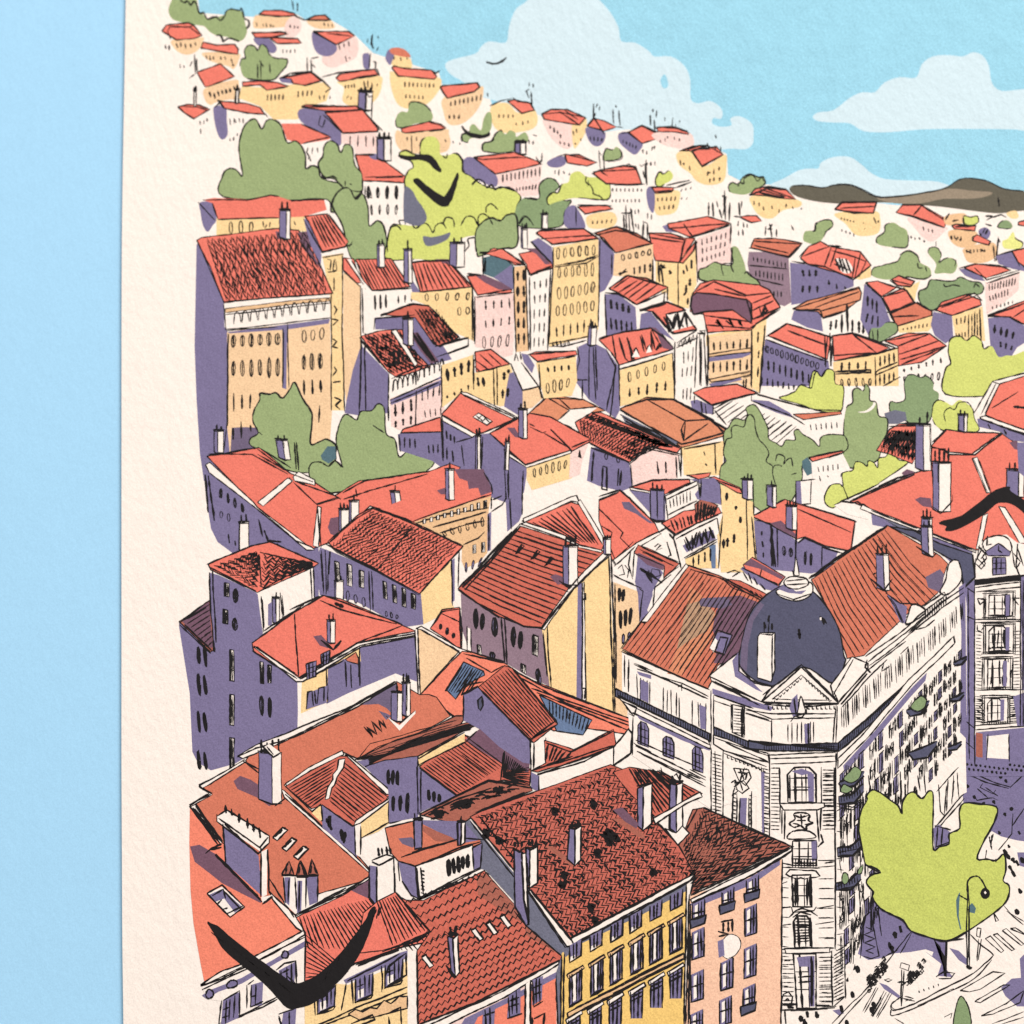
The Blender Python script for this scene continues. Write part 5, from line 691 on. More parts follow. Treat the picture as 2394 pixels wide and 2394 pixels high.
H('tall wall of chimneys with violet side'); b = Buf(); fill(b, 'shade', P('440 230 740 510 770 850 460 570')); fill(b, 'white', P('755 480 815 450 810 840 770 860')); fill(b, 'white', P('390 170 470 120 830 340 830 400 750 470 390 220')); fill(b, 'white', P('760 860 860 840 780 920')); CUR.subs.append(('chimney', b)); k('390 160 390 220 740 490 830 400 830 340 470 120 390 170/400 190 750 440 820 350/440 240 460 570/760 490 760 860/815 460 830 830/450 240 740 500/460 100 470 150/510 130 520 170/570 180 580 220/640 220 650 270/690 250 700 300/750 300 755 350/760 440 760 490/770 920 860 850/460 570 770 900', 5.5); k('460 80 465 150/510 110 515 170/575 150 575 230/645 190 650 280/695 240 700 310/745 270 755 360', 8)
H('white cornered house at the bottom left corner'); w('white', '260 1620 420 1500 720 1390 1140 1170 1130 1560 1100 1800 1150 1960 400 1960 440 1740 300 1720'); sub('cast_shadow', 'shade', '260 1690 340 1640 600 1540 860 1390 1130 1230 1130 1280 900 1410 600 1590 400 1660 300 1720', 0, False); sub('cornice', 'white', '250 1600 420 1490 580 1430 840 1290 1150 1130 1170 1150 860 1340 600 1450 280 1600', 4.4); k('250 1610 430 1550 700 1410 1140 1190/260 1640 420 1570 700 1440/1140 1180 1130 1560/400 1930 660 1830 900 1700/430 1730 400 1960/500 1900 780 1790 900 1720', 4.8); b = Buf(); fill(b, 'shade', P('440 1730 580 1660 570 1880 420 1950')); CUR.subs.append(('window', b)); b = Buf(); fill(b, 'shade', P('680 1600 780 1570 770 1770 670 1790')); CUR.subs.append(('window', b)); b = Buf(); fill(b, 'shade', P('910 1480 1060 1400 1040 1610 920 1540')); CUR.subs.append(('window', b)); b = Buf(); fill(b, 'shade', P('950 1830 1060 1800 1050 1960 930 1960')); CUR.subs.append(('window', b))
k('440 1730 580 1650 580 1870/470 1730 460 1930/500 1720 490 1900/540 1690 530 1880/440 1810 490 1790/430 1880 490 1860/640 1600 640 1800/680 1600 670 1790/720 1600 710 1770/650 1600 700 1560/680 1700 720 1690/670 1790 780 1740/890 1480 960 1420 1050 1400 1060 1600/930 1480 930 1550/980 1450 980 1580/1020 1420 1020 1590/940 1500 1000 1470/910 1860 940 1960/1000 1830 1000 1960/910 1850 1060 1800', 5); sub('oculus', 'shade', '295 1680 320 1640 355 1660 350 1700 310 1715', 5, True); sub('oculus', 'shade', '470 1600 510 1565 555 1570 550 1610 490 1630', 5, True); sub('oculus', 'shade', '935 1350 960 1315 990 1330 980 1370 945 1370', 5, True)
H('striped salmon roof over an amber house'); w('yellow', '1130 1570 1500 1600 1800 1480 2000 1400 2000 1960 1130 1960'); sub('cast_shadow', 'shade', '1460 1560 1930 1330 2000 1310 2000 1370 1480 1590', 0, False); r('1050 1020 1480 830 1670 690 1720 900 1880 880 2300 1150 2380 1200 1930 1290 1560 1420 1420 1500 1130 1570 1140 1160')
for i in range(22):
    t = (i + .3) / 22; x0 = 1080 + 640 * t; y0 = 1030 - 170 * t; x1 = 1160 + 640 * t; y1 = 1540 - 190 * t
    k(f'{x0} {y0} {x0+ (70+330*t) } {y0+(260+190*t)*1.0}' if t < 2 else '', 4)
for i in range(9): k(f'1140 {1180+i*45} {1170+i*8+ (330-i*37)} {1490 + i*4}', 4)
for i in range(8): k(f'{1750+i*50} {920+i*30} {1930+i*55} {1290-i*12}', 4)
sub('cast_shadow', 'dusk', '1500 790 1680 690 1690 880 1580 830', 0, False); sub('verge', 'white', '1050 1010 1480 800 1680 680 1670 710 1460 840 1060 1030', 3.6); k('1050 1020 1470 820 1670 690/1070 1000 1480 780/1140 1180 1130 1560/1490 1570 1930 1340/1560 1430 1930 1300/1720 960 1960 1120/1580 1440 1780 1360 1930 1310', 5)
for (x, y) in ((1310, 1720), (1630, 1620), (1880, 1500)):
    b = Buf(); fill(b, 'shade', P(f'{x-70} {y-70} {x+80} {y-120} {x+80} {y+60} {x-70} {y+120}')); fill(b, 'white', P(f'{x-50} {y+30} {x} {y+10} {x} {y+80} {x-50} {y+100}')); CUR.subs.append(('window', b)); k(f'{x-70} {y-70} {x-70} {y+130} {x+70} {y+60} {x+80} {y-120}/{x-30} {y-80} {x-30} {y+90}/{x+10} {y-100} {x+10} {y+70}/{x+45} {y-110} {x+45} {y+50}/{x-60} {y} {x} {y-25}/{x-80} {y+130} {x+60} {y+90} {x+80} {y+60}/{x-100} {y-60} {x-90} {y+140}', 5.5)
k('1200 1960 1600 1780 2000 1620/1260 1960 1700 1780 2000 1670/1480 1590 1440 1820/1790 1500 1780 1660', 5)
sub('frieze', 'tan', '1500 1850 1560 1810 1620 1830 1680 1790 1740 1800 1800 1730 1860 1760 1930 1700 2000 1700 2000 1800 1600 1900', 4.4); k('1520 1930 1700 1850 1720 1890 1560 1960/1820 1850 1940 1790 1950 1960/1840 1870 1850 1960', 5)
done()
ink_width(0.74)
# ---------------------------------------------------------------- street and square at the lower right
tile(1794, 1794)
H('pale square with violet tree and building shadows', 'printed_street')
w('white', '490 -120 1960 -120 1960 1960 60 1960 100 1800 500 1700')
sub('cast_shadow', 'shade', '1440 -60 1960 -60 1960 560 1880 550 1760 520 1690 480 1640 520 1560 480 1480 300', 0, False)
sub('cast_shadow', 'shade', '530 1080 700 860 790 860 1060 1200 1260 1290 1350 1310 1330 1500 1400 1580 1280 1570 1310 1480 1180 1380 1240 1420 1250 1390 1190 1370 1080 1390 960 1400 840 1440 760 1450 640 1380 560 1360', 0)
sub('cast_shadow', 'shade', '1370 1360 1440 1380 1500 1440 1500 1490 1440 1450', 0); sub('cast_shadow', 'shade', '1760 1660 1840 1590 1960 1580 1960 1800 1880 1800 1790 1720', 0); sub('cast_shadow', 'shade', '1900 1440 1960 1380 1960 1620 1910 1600', 0); sub('cast_shadow', 'shade', '840 1620 900 1640 1000 1720 990 1740 880 1670', 0); sub('cast_shadow', 'shade', '490 1830 540 1820 580 1850 540 1870', 0); sub('cast_shadow', 'shade', '1880 640 1960 640 1960 760 1900 740', 0)
k('490 1932 640 1770 740 1670 1080 1240/520 1960 660 1790 780 1660/1000 1400 1090 1240/860 1440 980 1380/1530 1260 1600 1330 1690 1400 1680 1440 1540 1560 1340 1660 1100 1780 960 1830 930 1800 960 1760 1010 1720/1690 1450 1560 1590 1300 1720 1100 1820 940 1870 930 1820', 4.6, 1.2, True)
for q in ('1640 1290 1680 1270 1780 1380 1760 1395', '1700 1260 1730 1250 1860 1370 1840 1380', '1770 1230 1800 1215 1930 1330 1910 1340', '1830 1215 1870 1210 1960 1270', '1580 1210 1610 1215 1600 1280 1575 1270', '1700 1090 1740 1150 1720 1160', '1450 1680 1700 1540 1790 1550 1600 1670 1520 1690', '1560 1760 1780 1640 1830 1640 1600 1770', '1610 1870 1800 1780 1930 1680 1900 1770 1700 1860'):
    p = P(q); outline(p, 4.4)
k('1690 1932 1930 1840/1760 1932 1930 1880/1030 1932 960 1890/1780 1040 1830 1100 1932 1160/1800 1080 1932 1190/1330 1880 1390 1850 1380 1890', 4)
k('1500 20 1700 110 1830 150 1932 60/1480 40 1640 110 1820 160/1620 120 1600 150 1700 200 1720 170/1640 150 1740 220/1580 160 1660 230/1560 220 1580 250 1700 230 1740 250/1840 440 1932 310/1740 620 1840 500 1850 350/1690 510 1680 600/1650 620 1640 690', 4.4, 1.2)
for (x, y) in ((1600, 40), (1660, 20), (1750, 60), (1790, 90), (1860, 30), (1550, 210), (1620, 260), (1700, 250), (1500, 130), (1740, 480), (1810, 580), (1890, 480), (1780, 340), (1830, 300)): k(f'{x} {y} {x+14} {y+26}', 13, 2)
for (x, y) in ((1810, 670), (1850, 700), (1880, 720), (1830, 760), (1850, 800), (1900, 930), (1790, 640), (1880, 1090), (1920, 700)): k(f'{x-10} {y-20} {x+14} {y+22}', 15, 3)
k('1670 520 1690 620/1700 500 1680 600', 5)
for i in range(60): 
    x = 760 + R() * 130; y = 1640 - (x - 760) * 1.25 + (R() - .5) * 110
    k(f'{x-16} {y} {x} {y-16} {x+14} {y} {x-4} {y+14}', 4.5, 2)
for i in range(36):
    x = 1050 + R() * 140; y = 1610 - (x - 1050) * .9 + (R() - .5) * 90
    k(f'{x-16} {y} {x} {y-16} {x+14} {y} {x-4} {y+14}', 4.5, 2)
k('1010 1470 1070 1490 1060 1530 1000 1510 1010 1470/1010 1520 1010 1800/1030 1720 1100 1740 1040 1760/1020 1740 1110 1760/880 1600 910 1590 940 1600 910 1615 880 1600/980 1620 1010 1610 1040 1620 1010 1635', 5, 1.2)
for i in range(5): k(f'{1140+i*36} {1680-i*13} {1146+i*36} {1700-i*13}', 4.5)
for (x, y) in ((960, 1260), (1005, 1220), (920, 1340), (940, 1370), (650, 1500), (680, 1520), (600, 1590), (640, 1710), (800, 1790), (790, 1830), (250, 1890), (300, 1860), (370, 1860), (560, 1820), (280, 1920), (600, 1925)): k(f'{x-6} {y-26} {x+6} {y+26}', 17, 3)
for (x, y) in ((780, 1760), (840, 1790), (880, 1800)): k(f'{x-60} {y+80} {x+40} {y-110}/{x-50} {y+90} {x+56} {y-100}', 4)
k('720 1200 700 1440/800 1200 840 1420 780 1440 720 1420/740 1200 800 1230 730 1260 810 1290 730 1320 810 1350 740 1380 800 1400/830 1050 860 1270/700 1280 560 1360/1030 1530 1010 1800', 4.4)
for i in range(14): k(f'{530+i*14} {1360-i*8} {700+i*8} {1120-i*20}', 3.4)
# ---------------------------------------------------------------- corner house at the right edge
tile(1794, 1200)
H('white ornate house with arched windows at the right edge'); w('white', '1560 500 1570 340 1600 220 1700 170 1800 160 1880 220 1960 240 1960 480 1960 1620 1900 1640 1560 1640'); w('shade', '1380 1000 1480 560 1560 500 1560 1900 1500 1900 1440 1700'); w('shade', '1570 1650 1960 1610 1960 1980 1480 1980'); w('brown', '1570 1650 1620 1660 1620 1850 1570 1830'); w('white', '1650 1680 1820 1660 1820 1860 1760 1900 1650 1850'); w('shade', '1480 1830 1960 1860 1960 1980 1480 1980')
sub('balcony', 'ink', '1560 500 1960 460 1960 500 1560 540', 3)
sub('gable', 'white', '1620 240 1650 190 1740 165 1810 190 1840 250 1820 290 1740 230 1660 290', 5, True); sub('cast_shadow', 'shade', '1640 290 1740 230 1830 290 1820 320 1660 320', 4)
k('1560 380 1620 260/1590 400 1650 340 1640 290/1840 250 1860 400 1880 430/1570 340 1560 500/1880 230 1870 400 1900 480/1600 240 1580 340 1640 400/1560 560 1960 510/1570 590 1960 550/1560 800 1900 800 1960 770/1560 825 1960 810/1560 1330 1960 1330/1560 1600 1960 1570/1560 1630 1960 1600/1560 500 1560 1900/1660 1660 1650 1860/1820 1660 1820 1870/1580 840 1580 880 1620 900/1640 840 1610 880', 4.8)
for i in range(18): k(f'1570 {890+i*25} 1612 {894+i*25}/1850 {890+i*25} 1900 {888+i*25}', 3.6)
wd('1660 610 1830 610 1830 780 1660 780', 1, 1, 'r', .9, .95, wk=5, col='white'); wd('1660 850 1820 850 1820 1040 1660 1040', 1, 1, 'a', .9, .95, wk=5, col='white'); wd('1650 1100 1800 1090 1800 1310 1650 1320', 1, 1, 'r', .9, .9, wk=5, col='white'); wd('1650 1390 1780 1390 1780 1560 1650 1570', 1, 1, 'a', .9, .9, wk=5, col='white'); wd('1690 320 1800 320 1800 470 1690 480', 1, 1, 'r', .9, .95, wk=5)
k('1690 900 1700 1000 1660 1030/1740 880 1730 1000 1770 1030/1700 1150 1680 1290/1740 1160 1760 1290/1640 1100 1810 1090 1810 1120/1660 770 1840 770 1840 740/1660 1010 1830 1010/1660 1040 1830 1030/1580 640 1650 650/1840 640 1900 640', 6, 1.4); k('1800 610 1800 780/1790 880 1790 1020/1780 1110 1780 1300', 16, 2); k('1500 560 1560 600/1460 760 1560 800/1440 1520 1560 1620/1470 1700 1560 1780/1480 580 1480 1800/1510 560 1520 1850', 4.4)
for i in range(26): k(f'{1500+R()*420} {1870+R()*80} {1505+R()*420} {1880+R()*80}' if False else f'{1500+i*17} {1880+(i*37)%70} {1506+i*17} {1900+(i*37)%70}', 9, 2)
for (x0, x1, y0, y1) in ((1630, 1850, 590, 800), (1630, 1850, 830, 1060), (1620, 1830, 1085, 1330), (1620, 1810, 1375, 1590)):
    k(f'{x0} {y0} {x0-4} {y1}/{x0+14} {y0} {x0+10} {y1}/{x1} {y0-4} {x1} {y1}/{x1+16} {y0} {x1+14} {y1}/{x0-20} {y0} {x1+20} {y0-6}/{x0-14} {y0+14} {x1+14} {y0+8}/{x0-20} {y1} {x1+20} {y1-6}/{x0-16} {y1-14} {x1+14} {y1-20}', 4.6)
    sub('window_shade', 'shade', f'{x1-56} {y0+26} {x1-26} {y0+26} {x1-30} {y1-30} {x1-56} {y1-26}', 0, False)
    for q in range(9): k(f'{x0+34+q*17} {y1-26} {x0+36+q*17} {y1-4}', 4)
k('1570 380 1610 420 1640 380 1620 330/1590 250 1640 300 1610 340/1850 300 1900 360 1870 420/1880 250 1930 400/1660 170 1650 240 1690 230/1740 240 1740 280 1770 300/1580 1400 1640 1420 1600 1460 1640 1500/1800 1400 1860 1380 1900 1420 1850 1480/1570 1480 1640 1520/1570 1540 1640 1560/1800 1540 1890 1510/1580 640 1600 690 1640 650 1630 700/1850 640 1890 690', 5.5, 1.4)
for i in range(12): k(f'1565 {1380+i*17} 1620 {1384+i*17}/1820 {1380+i*17} 1890 {1376+i*17}', 4)
sub('cast_shadow', 'shade', '1850 1380 1960 1340 1960 1600 1880 1600', 0, False); sub('cast_shadow', 'shade', '1910 480 1960 470 1960 1330 1915 1330', 0, False); k('1905 500 1905 1600/1925 500 1925 1600/1945 500 1945 1600', 5)
# ---------------------------------------------------------------- little courtyard details left of the dome
tile(1420, 1240)
H('little courtyard with iron railings and a curved roof'); w('shade', '200 180 350 230 420 320 360 420 340 460 340 600 240 690 230 480 200 350'); w('white', '40 280 190 140 210 120 230 170 210 370 200 410 40 340'); r('200 170 230 110 300 130 540 250 480 310 420 360 430 270', 'roof2'); sub('cast_shadow', 'dusk', '210 180 240 170 430 260 420 300 300 260', 0, False); w('white', '300 600 360 440 590 260 620 280 480 420 400 560 320 640')
k('50 270 210 120/200 170 430 270/230 110 540 250/240 140 500 270/260 130 540 240/420 350 540 270/50 340 260 440/240 440 270 460 240 680/340 600 360 430 480 330/80 290 110 260 130 330 90 340/130 260 160 300 150 360/180 150 160 260 190 370/200 150 190 350/340 290 390 300 400 340 360 350 330 320 340 290/250 300 300 330 310 300 340 380', 4.8, 1.2); k('240 280 420 400/280 300 340 400', 9, 2)
H('dark little roof beside the finial'); w('shade', '1000 290 1040 260 1310 400 1270 460 1180 440'); r('1020 260 1090 200 1340 350 1290 420 1040 290'); sub('cast_shadow', 'dusk', '1030 260 1080 210 1330 350 1310 370 1150 290', 0, False); k('1010 280 1290 410 1340 350/1150 340 1160 290/1020 310 1060 380/1060 320 1090 400/1100 350 1130 410/1150 400 1190 450/900 320 960 300 1000 320/940 350 1000 310', 5)
# ---------------------------------------------------------------- the domed corner building
tile(1794, 1200)
H('ornate white corner building with a slate dome', 'corner_building')
w('white', '-330 120 -260 1300 -400 1100 -930 980')            # replaced below by the wings
CUR.body = Buf()
tile(1420, 1240)
w('white', '110 910 770 1190 1170 1260 1730 1300 1960 1000 1960 2100 1640 3560 1400 3570 1120 3560 1120 2000 780 2100 180 1690 150 1300 110 1200')
tile(1794, 1200)
w('white', '530 1440 740 1080 1040 860 1340 620 1480 520 1500 700 1500 1500 1480 2100 1380 2200 900 2600 620 3300 520 3700 510 1900')
tile(1420, 1240)
# main roofs and dome
r('110 890 260 690 600 260 840 340 1200 490 1150 560 1000 900 830 1020 760 1190 560 1110', 'rust'); sub('roof_patch', 'ochre', '620 420 700 480 820 640 760 860 560 1090 450 1080 560 800', 0); sub('roof_patch', 'sand', '600 560 720 520 810 620 740 760 600 840 520 900', 0); r('860 360 1000 380 1200 480 1170 510 950 440', 'roof2')
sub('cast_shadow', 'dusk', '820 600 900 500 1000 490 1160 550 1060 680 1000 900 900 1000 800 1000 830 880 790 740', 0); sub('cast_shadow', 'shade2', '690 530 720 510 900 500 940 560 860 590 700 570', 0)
for i in range(20):
    t = (i + .5) / 20; xa, ya = 590 + t * 590, 270 + t * 250; xb, yb = 120 + t * 650, 890 + t * 300
    k(f'{xa} {ya} {xa*.62+xb*.38} {ya*.62+yb*.38+6} {xb} {yb}', 4)
k('100 890 260 680 600 260/110 900 560 1110 770 1200/240 690 290 700/600 260 840 340 1180 520/620 290 850 360 1160 530/100 910 740 1190', 5.4)
for i in range(8): k(f'{880+i*38} {370+i*16} {930+i*34} {390+i*16}', 5)
sub('verge', 'white', '250 690 590 250 610 270 300 690', 4)
b = Buf(); fill(b, 'shade', P('830 770 900 770 940 790 890 930 770 890')); fill(b, 'white', P('770 880 800 800 830 830 800 920')); CUR.subs.append(('dormer', b)); k('770 880 830 750 940 790 880 940 780 900/850 800 910 810 870 930 810 910 850 800', 5)
tile(1794, 1200); r('330 500 900 90 1300 320 1360 380 1280 600 1180 690 1050 760 860 940 730 1070 600 1090 500 800 400 620', 'rust')
for i in range(19):
    t = (i + .5) / 19; xa, ya = 330 + t * 560, 490 - t * 395; xb, yb = 640 + t * 680, 1090 - t * 500
    xm, ym = (xa + xb) / 2, (ya + yb) / 2
    k(f'{xa+10} {ya+20} {xm-15} {ym+18} {xb} {yb}', 4)
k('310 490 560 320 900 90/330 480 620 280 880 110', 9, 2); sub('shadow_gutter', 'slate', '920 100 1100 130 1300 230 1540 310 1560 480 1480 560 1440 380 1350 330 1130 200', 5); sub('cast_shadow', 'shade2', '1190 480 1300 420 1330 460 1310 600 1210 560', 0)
ch(880, 580, 40, 270, 55, -10, pots=3); k('760 480 880 580 940 490/790 460 820 450', 6); ch(1215, 320, 35, 220, 50, -10, pots=2); k('1120 250 1240 330 1270 300', 8); w('shade', '900 610 1000 680 1050 700 1040 830 1000 820'); k('890 600 1000 680 1110 680/900 620 960 700 1020 830', 5)
# balustrade volutes
sub('volute', 'white', '1370 380 1420 350 1450 390 1460 500 1360 610 1300 590 1340 500', 5, True); sub('volute', 'white', '1060 760 1080 700 1120 690 1180 720 1180 760 1080 830 1040 830', 5, True)
tile(1420, 1240)
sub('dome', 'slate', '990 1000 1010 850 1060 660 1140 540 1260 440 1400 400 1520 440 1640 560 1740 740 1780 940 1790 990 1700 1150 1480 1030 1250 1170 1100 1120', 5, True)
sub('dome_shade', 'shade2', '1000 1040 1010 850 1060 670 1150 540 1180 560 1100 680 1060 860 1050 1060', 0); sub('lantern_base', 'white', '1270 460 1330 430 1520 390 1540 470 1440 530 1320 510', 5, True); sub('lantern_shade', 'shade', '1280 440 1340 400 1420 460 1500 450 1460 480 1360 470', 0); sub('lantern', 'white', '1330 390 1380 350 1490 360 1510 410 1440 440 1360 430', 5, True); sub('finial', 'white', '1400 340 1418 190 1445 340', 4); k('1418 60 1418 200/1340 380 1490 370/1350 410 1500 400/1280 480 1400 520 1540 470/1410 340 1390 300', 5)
k('1220 640 1210 690/1180 690 1190 740/1240 700 1240 750/1440 740 1450 820/1430 780 1460 790/1600 650 1650 700/1620 660 1630 710', 10, 2); sub('oculus', 'white', '1598 655 1612 655 1612 675 1600 675', 0)
sub('chimney', 'white', '1130 800 1150 770 1260 770 1260 1050 1230 1140 1130 1110', 5); k('1150 780 1240 790 1260 770/1240 790 1240 1130/1180 770 1180 720/1210 770 1220 650', 5)
# attic cornice, pediment and third-floor band
sub('cornice', 'white', '770 1090 990 920 990 1060 1100 1150 1240 1180 1160 1290 780 1130', 5); sub('cast_shadow', 'shade', '940 980 985 920 985 1060 1100 1150 1170 1220 1120 1200 960 1100', 0); sub('cast_shadow', 'shade', '790 1190 1150 1300 1250 1330 1230 1360 1000 1310 790 1230', 0, False)
sub('pediment', 'white', '1160 1290 1460 1030 1740 1300 1460 1310', 5.4); sub('pediment_field', 'white', '1240 1270 1460 1090 1680 1280', 4); k('1170 1240 1460 1010 1740 1290/1180 1310 1460 1330 1740 1310/770 1100 1160 1290/780 1130 1150 1320/1170 1300 1730 1300/800 1240 1100 1340/990 1010 1080 1130 1240 1170', 5.4)
for i in range(9):
    t = i / 8; k(f'{1235+t*205} {1285-t*175} {1250+t*205} {1300-t*175} {1262+t*205} {1280-t*175}', 4); k(f'{1490+t*170} {1110+t*150} {1500+t*170} {1140+t*150} {1520+t*170} {1130+t*150}', 4); 
for i in range(16): k(f'{1210+i*33} 1320 {1212+i*33} 1345 {1228+i*33} 1345', 4.4)
sub('parapet', 'white', '1680 1170 1840 950 1960 1000 1960 1040 1740 1300 1700 1240', 5); k('1700 1240 1850 970/1740 1290 1960 1050/1760 1310 1960 1080/1700 1210 1740 1290', 5)
sub('cast_shadow', 'shade', '1390 1270 1430 1230 1440 1380 1400 1410 1370 1340', 0); sub('statue', 'white', '1430 1390 1440 1330 1460 1250 1480 1320 1490 1370 1460 1410', 4.4, True); k('1400 1270 1420 1400 1500 1380 1500 1320/1380 1440 1410 1400 1520 1420/1360 1460 1360 1590/1390 1450 1390 1600/1430 1450 1430 1600/1490 1450 1490 1600/1530 1440 1530 1600/1550 1440 1550 1590/1460 1440 1460 1600', 5); sub('window_shade', 'shade', '1480 1460 1525 1450 1520 1610 1490 1610', 0); k('1510 1450 1515 1620', 8)
k('800 1280 940 1330/1040 1340 1240 1420 1720 1410/1040 1380 1240 1440/1235 1420 1235 1600/1720 1310 1700 1600/1730 1320 1720 1600/930 1300 930 1500/1030 1320 1030 1540/780 1200 780 1560 780 1620/800 1240 800 1540/1040 1350 1240 1380 1720 1380', 4.6)
sub('window', 'white', '940 1310 1030 1330 1030 1560 940 1520', 5); 
for i in range(9): k(f'{950} {1345+i*22} {1025} {1352+i*22}', 3.6)
k('1015 1330 1015 1560', 10)
# wrought-iron balcony band
def iron(q, n, dark=.5):
    b = Buf(); fill(b, 'slate', P(q)); CUR.subs.append(('balcony_rail', b)); outline(P(q), 6)
    pts = P(q)
    for i in range(n):
        u = i / (n - 1); a = bil(pts, u, 0); c = bil(pts, u, 1); stroke([a, c], 3.6, .5)
iron('60 1190 770 1530 770 1590 60 1250', 40); iron('800 1480 1060 1590 1060 1640 800 1540', 14); iron('1060 1580 1210 1620 1740 1600 1740 1660 1210 1660 1060 1640', 5)
for i in range(30): k(f'{1180+i*18} 1615 {1182+i*18} 1660', 3.4)
iron('1740 1600 2180 1230 2400 1010 2660 790 2660 830 2400 1060 2180 1290 1740 1665', 5)
for i in range(70): 
    t = i / 69; k(f'{1740+t*920} {1600-t*810} {1742+t*920} {1660-t*822}', 3.4)
# left wing storeys
k('130 940 130 1180/160 970 160 1220/200 1010 760 1270/220 1040 340 1080 380 1100/200 1000 340 1060/390 1100 560 1150 760 1250/620 1210 760 1270/220 1080 230 1270/250 1110 250 1280/320 1140 320 1310/420 1180 420 1360/450 1200 450 1380/480 1200 480 1390/540 1260 540 1420/640 1280 640 1470/680 1290 690 1480/740 1300 740 1520/270 1120 270 1290/300 1130 300 1300/520 1220 520 1400/700 1300 710 1500/530 1180 560 1160 560 1210', 5); sub('cast_shadow', 'shade', '220 1060 330 1090 330 1120 240 1090', 0, False); sub('window_shade', 'shade', '250 1120 310 1150 310 1300 250 1270', 0, False); sub('window_shade', 'shade', '690 1310 740 1330 740 1500 700 1490', 0, False)
sub('cornice', 'white', '80 1250 760 1580 780 1640 700 1640 180 1370', 4.6); sub('cast_shadow', 'shade', '220 1390 770 1640 770 1660 560 1580 240 1420', 0, False); k('80 1240 780 1590/100 1280 780 1620/190 1370 780 1650/150 1300 220 1330 200 1400 160 1380/140 1330 200 1400', 5)
for (x0, y0) in ((230, 1420), (420, 1520), (640, 1610)): wd(f'{x0} {y0} {x0+80} {y0+30} {x0+80} {y0+220} {x0} {y0+190}', 1, 1, 'a', 1, .95, wk=5, col='shade'); k(f'{x0-20} {y0+190} {x0+100} {y0+250}', 7)
k('190 1400 190 1690/215 1580 720 1800/210 1620 740 1880/220 1660 720 1900/250 1680 740 1930/200 1600 240 1640/400 1780 420 1880 560 1930/500 1850 520 1830 540 1880/600 1830 700 1870', 5)
# quoins and rusticated corner
k('780 1640 780 2200/810 1660 820 2300/870 1660 870 2200/1160 1780 1180 2300/1220 1680 1220 2700/1230 1790 1300 1790/1300 1790 1300 2200/1610 1780 1610 2200/1720 1680 1720 2200/1730 1640 1720 1800/1210 1690 1720 1670/1210 1720 1720 1700/1230 1760 1720 1740/880 1680 1160 1800/890 1660 1200 1780', 4.8)
for i in range(26):
    y = 1680 + i * 26; k(f'790 {y} 860 {y+18}', 3.8); k(f'1160 {y+110} 1215 {y+124}', 3.8)
for i in range(16): k(f'1230 {1830+i*28} 1295 {1832+i*28}/1620 {1830+i*28} 1715 {1826+i*28}', 3.8)
sub('cornice', 'white', '800 1540 900 1570 1060 1640 1210 1680 1220 1750 880 1660 800 1610', 5); k('800 1560 1220 1700/890 1600 1210 1740', 5)
for i in range(10): k(f'{900+i*30} {1690+i*11} {905+i*30} {1715+i*11} {920+i*30} {1715+i*11}', 4)
sub('coat_of_arms', 'white', '950 1790 1060 1800 1080 1860 1040 1920 990 1880', 5); k('980 1820 1050 1830 1040 1880/1000 1800 1030 1880/950 1930 1000 1900 1020 1960/930 1900 960 1880 980 1920', 6)
tile(1400, 1794, 1061.54)
sub('window_shade', 'shade', '600 130 630 130 625 260 600 255', 0, False); sub('cast_shadow', 'shade', '690 20 705 20 702 300 695 295', 0, False)
k('572 100 570 240/588 110 585 250/600 130 598 255/640 130 636 270/650 100 648 275/575 60 590 100 565 120 580 80/590 70 620 60 640 90 610 110 580 90/600 60 620 0/640 20 610 40 600 10 630 5', 5, 1.4)
for i in range(9): k(f'568 {110+i*17} 584 {114+i*17}/640 {120+i*17} 652 {122+i*17}', 5)
tile(1794, 1794)
# lower part of the corner, storey by storey
for i in range(12): k(f'415 {20+i*38} 500 {22+i*38}/-30 {40+i*38} 20 {46+i*38}', 4)
for i in range(13): k(f'385 {840+i*74} 500 {838+i*74}/110 {830+i*74} 160 {834+i*74}', 4)
for i in range(12): k(f'390 {1430+i*30} 485 {1428+i*30}/110 {1450+i*34} 200 {1450+i*34}', 3.6)
k('90 740 95 1820/510 0 510 1370/485 1380 490 1800/90 1370 500 1360/110 1400 490 1390/100 1780 520 1800/130 1820 140 1932/80 1830 510 1810/100 880 150 860/110 1060 180 1050/370 1060 500 1040/110 1190 180 1180/360 1180 500 1160/90 0 90 280/500 0 510 700/520 1370 520 1380', 5)
wd('140 0 370 0 370 260 150 260', 1, 1, 'a', .95, 1, wk=6, col='white'); sub('window_shade', 'shade', '300 30 350 50 350 260 310 260', 0, False); sub('window_shade', 'shade', '180 30 260 10 340 40 260 60', 0, False); k('170 60 170 260/260 60 260 260/190 150 320 150/200 260 340 260', 5)
sub('sill', 'white', '90 270 430 270 430 300 380 320 120 320', 5); k('130 320 130 540/370 320 390 560/400 320 400 480/110 320 110 500', 6)
sub('carving', 'white', '165 420 210 390 200 350 260 340 320 360 310 400 345 420 300 440 290 470 250 440 200 450', 6, True); k('200 360 250 380 310 360/220 400 290 400/250 350 260 440/190 420 240 430/280 430 330 420', 6)
sub('arch', 'white', '160 540 180 490 250 470 320 480 360 530', 5, True); wd('190 540 370 540 370 750 190 750', 1, 1, 'r', 1, 1, wk=6, col='white'); sub('window_shade', 'shade', '330 560 370 550 370 700 335 710', 0, False); k('180 690 370 690/190 720 370 720', 7)
for i in range(9): k(f'{190+i*22} 690 {190+i*22} 750', 5)
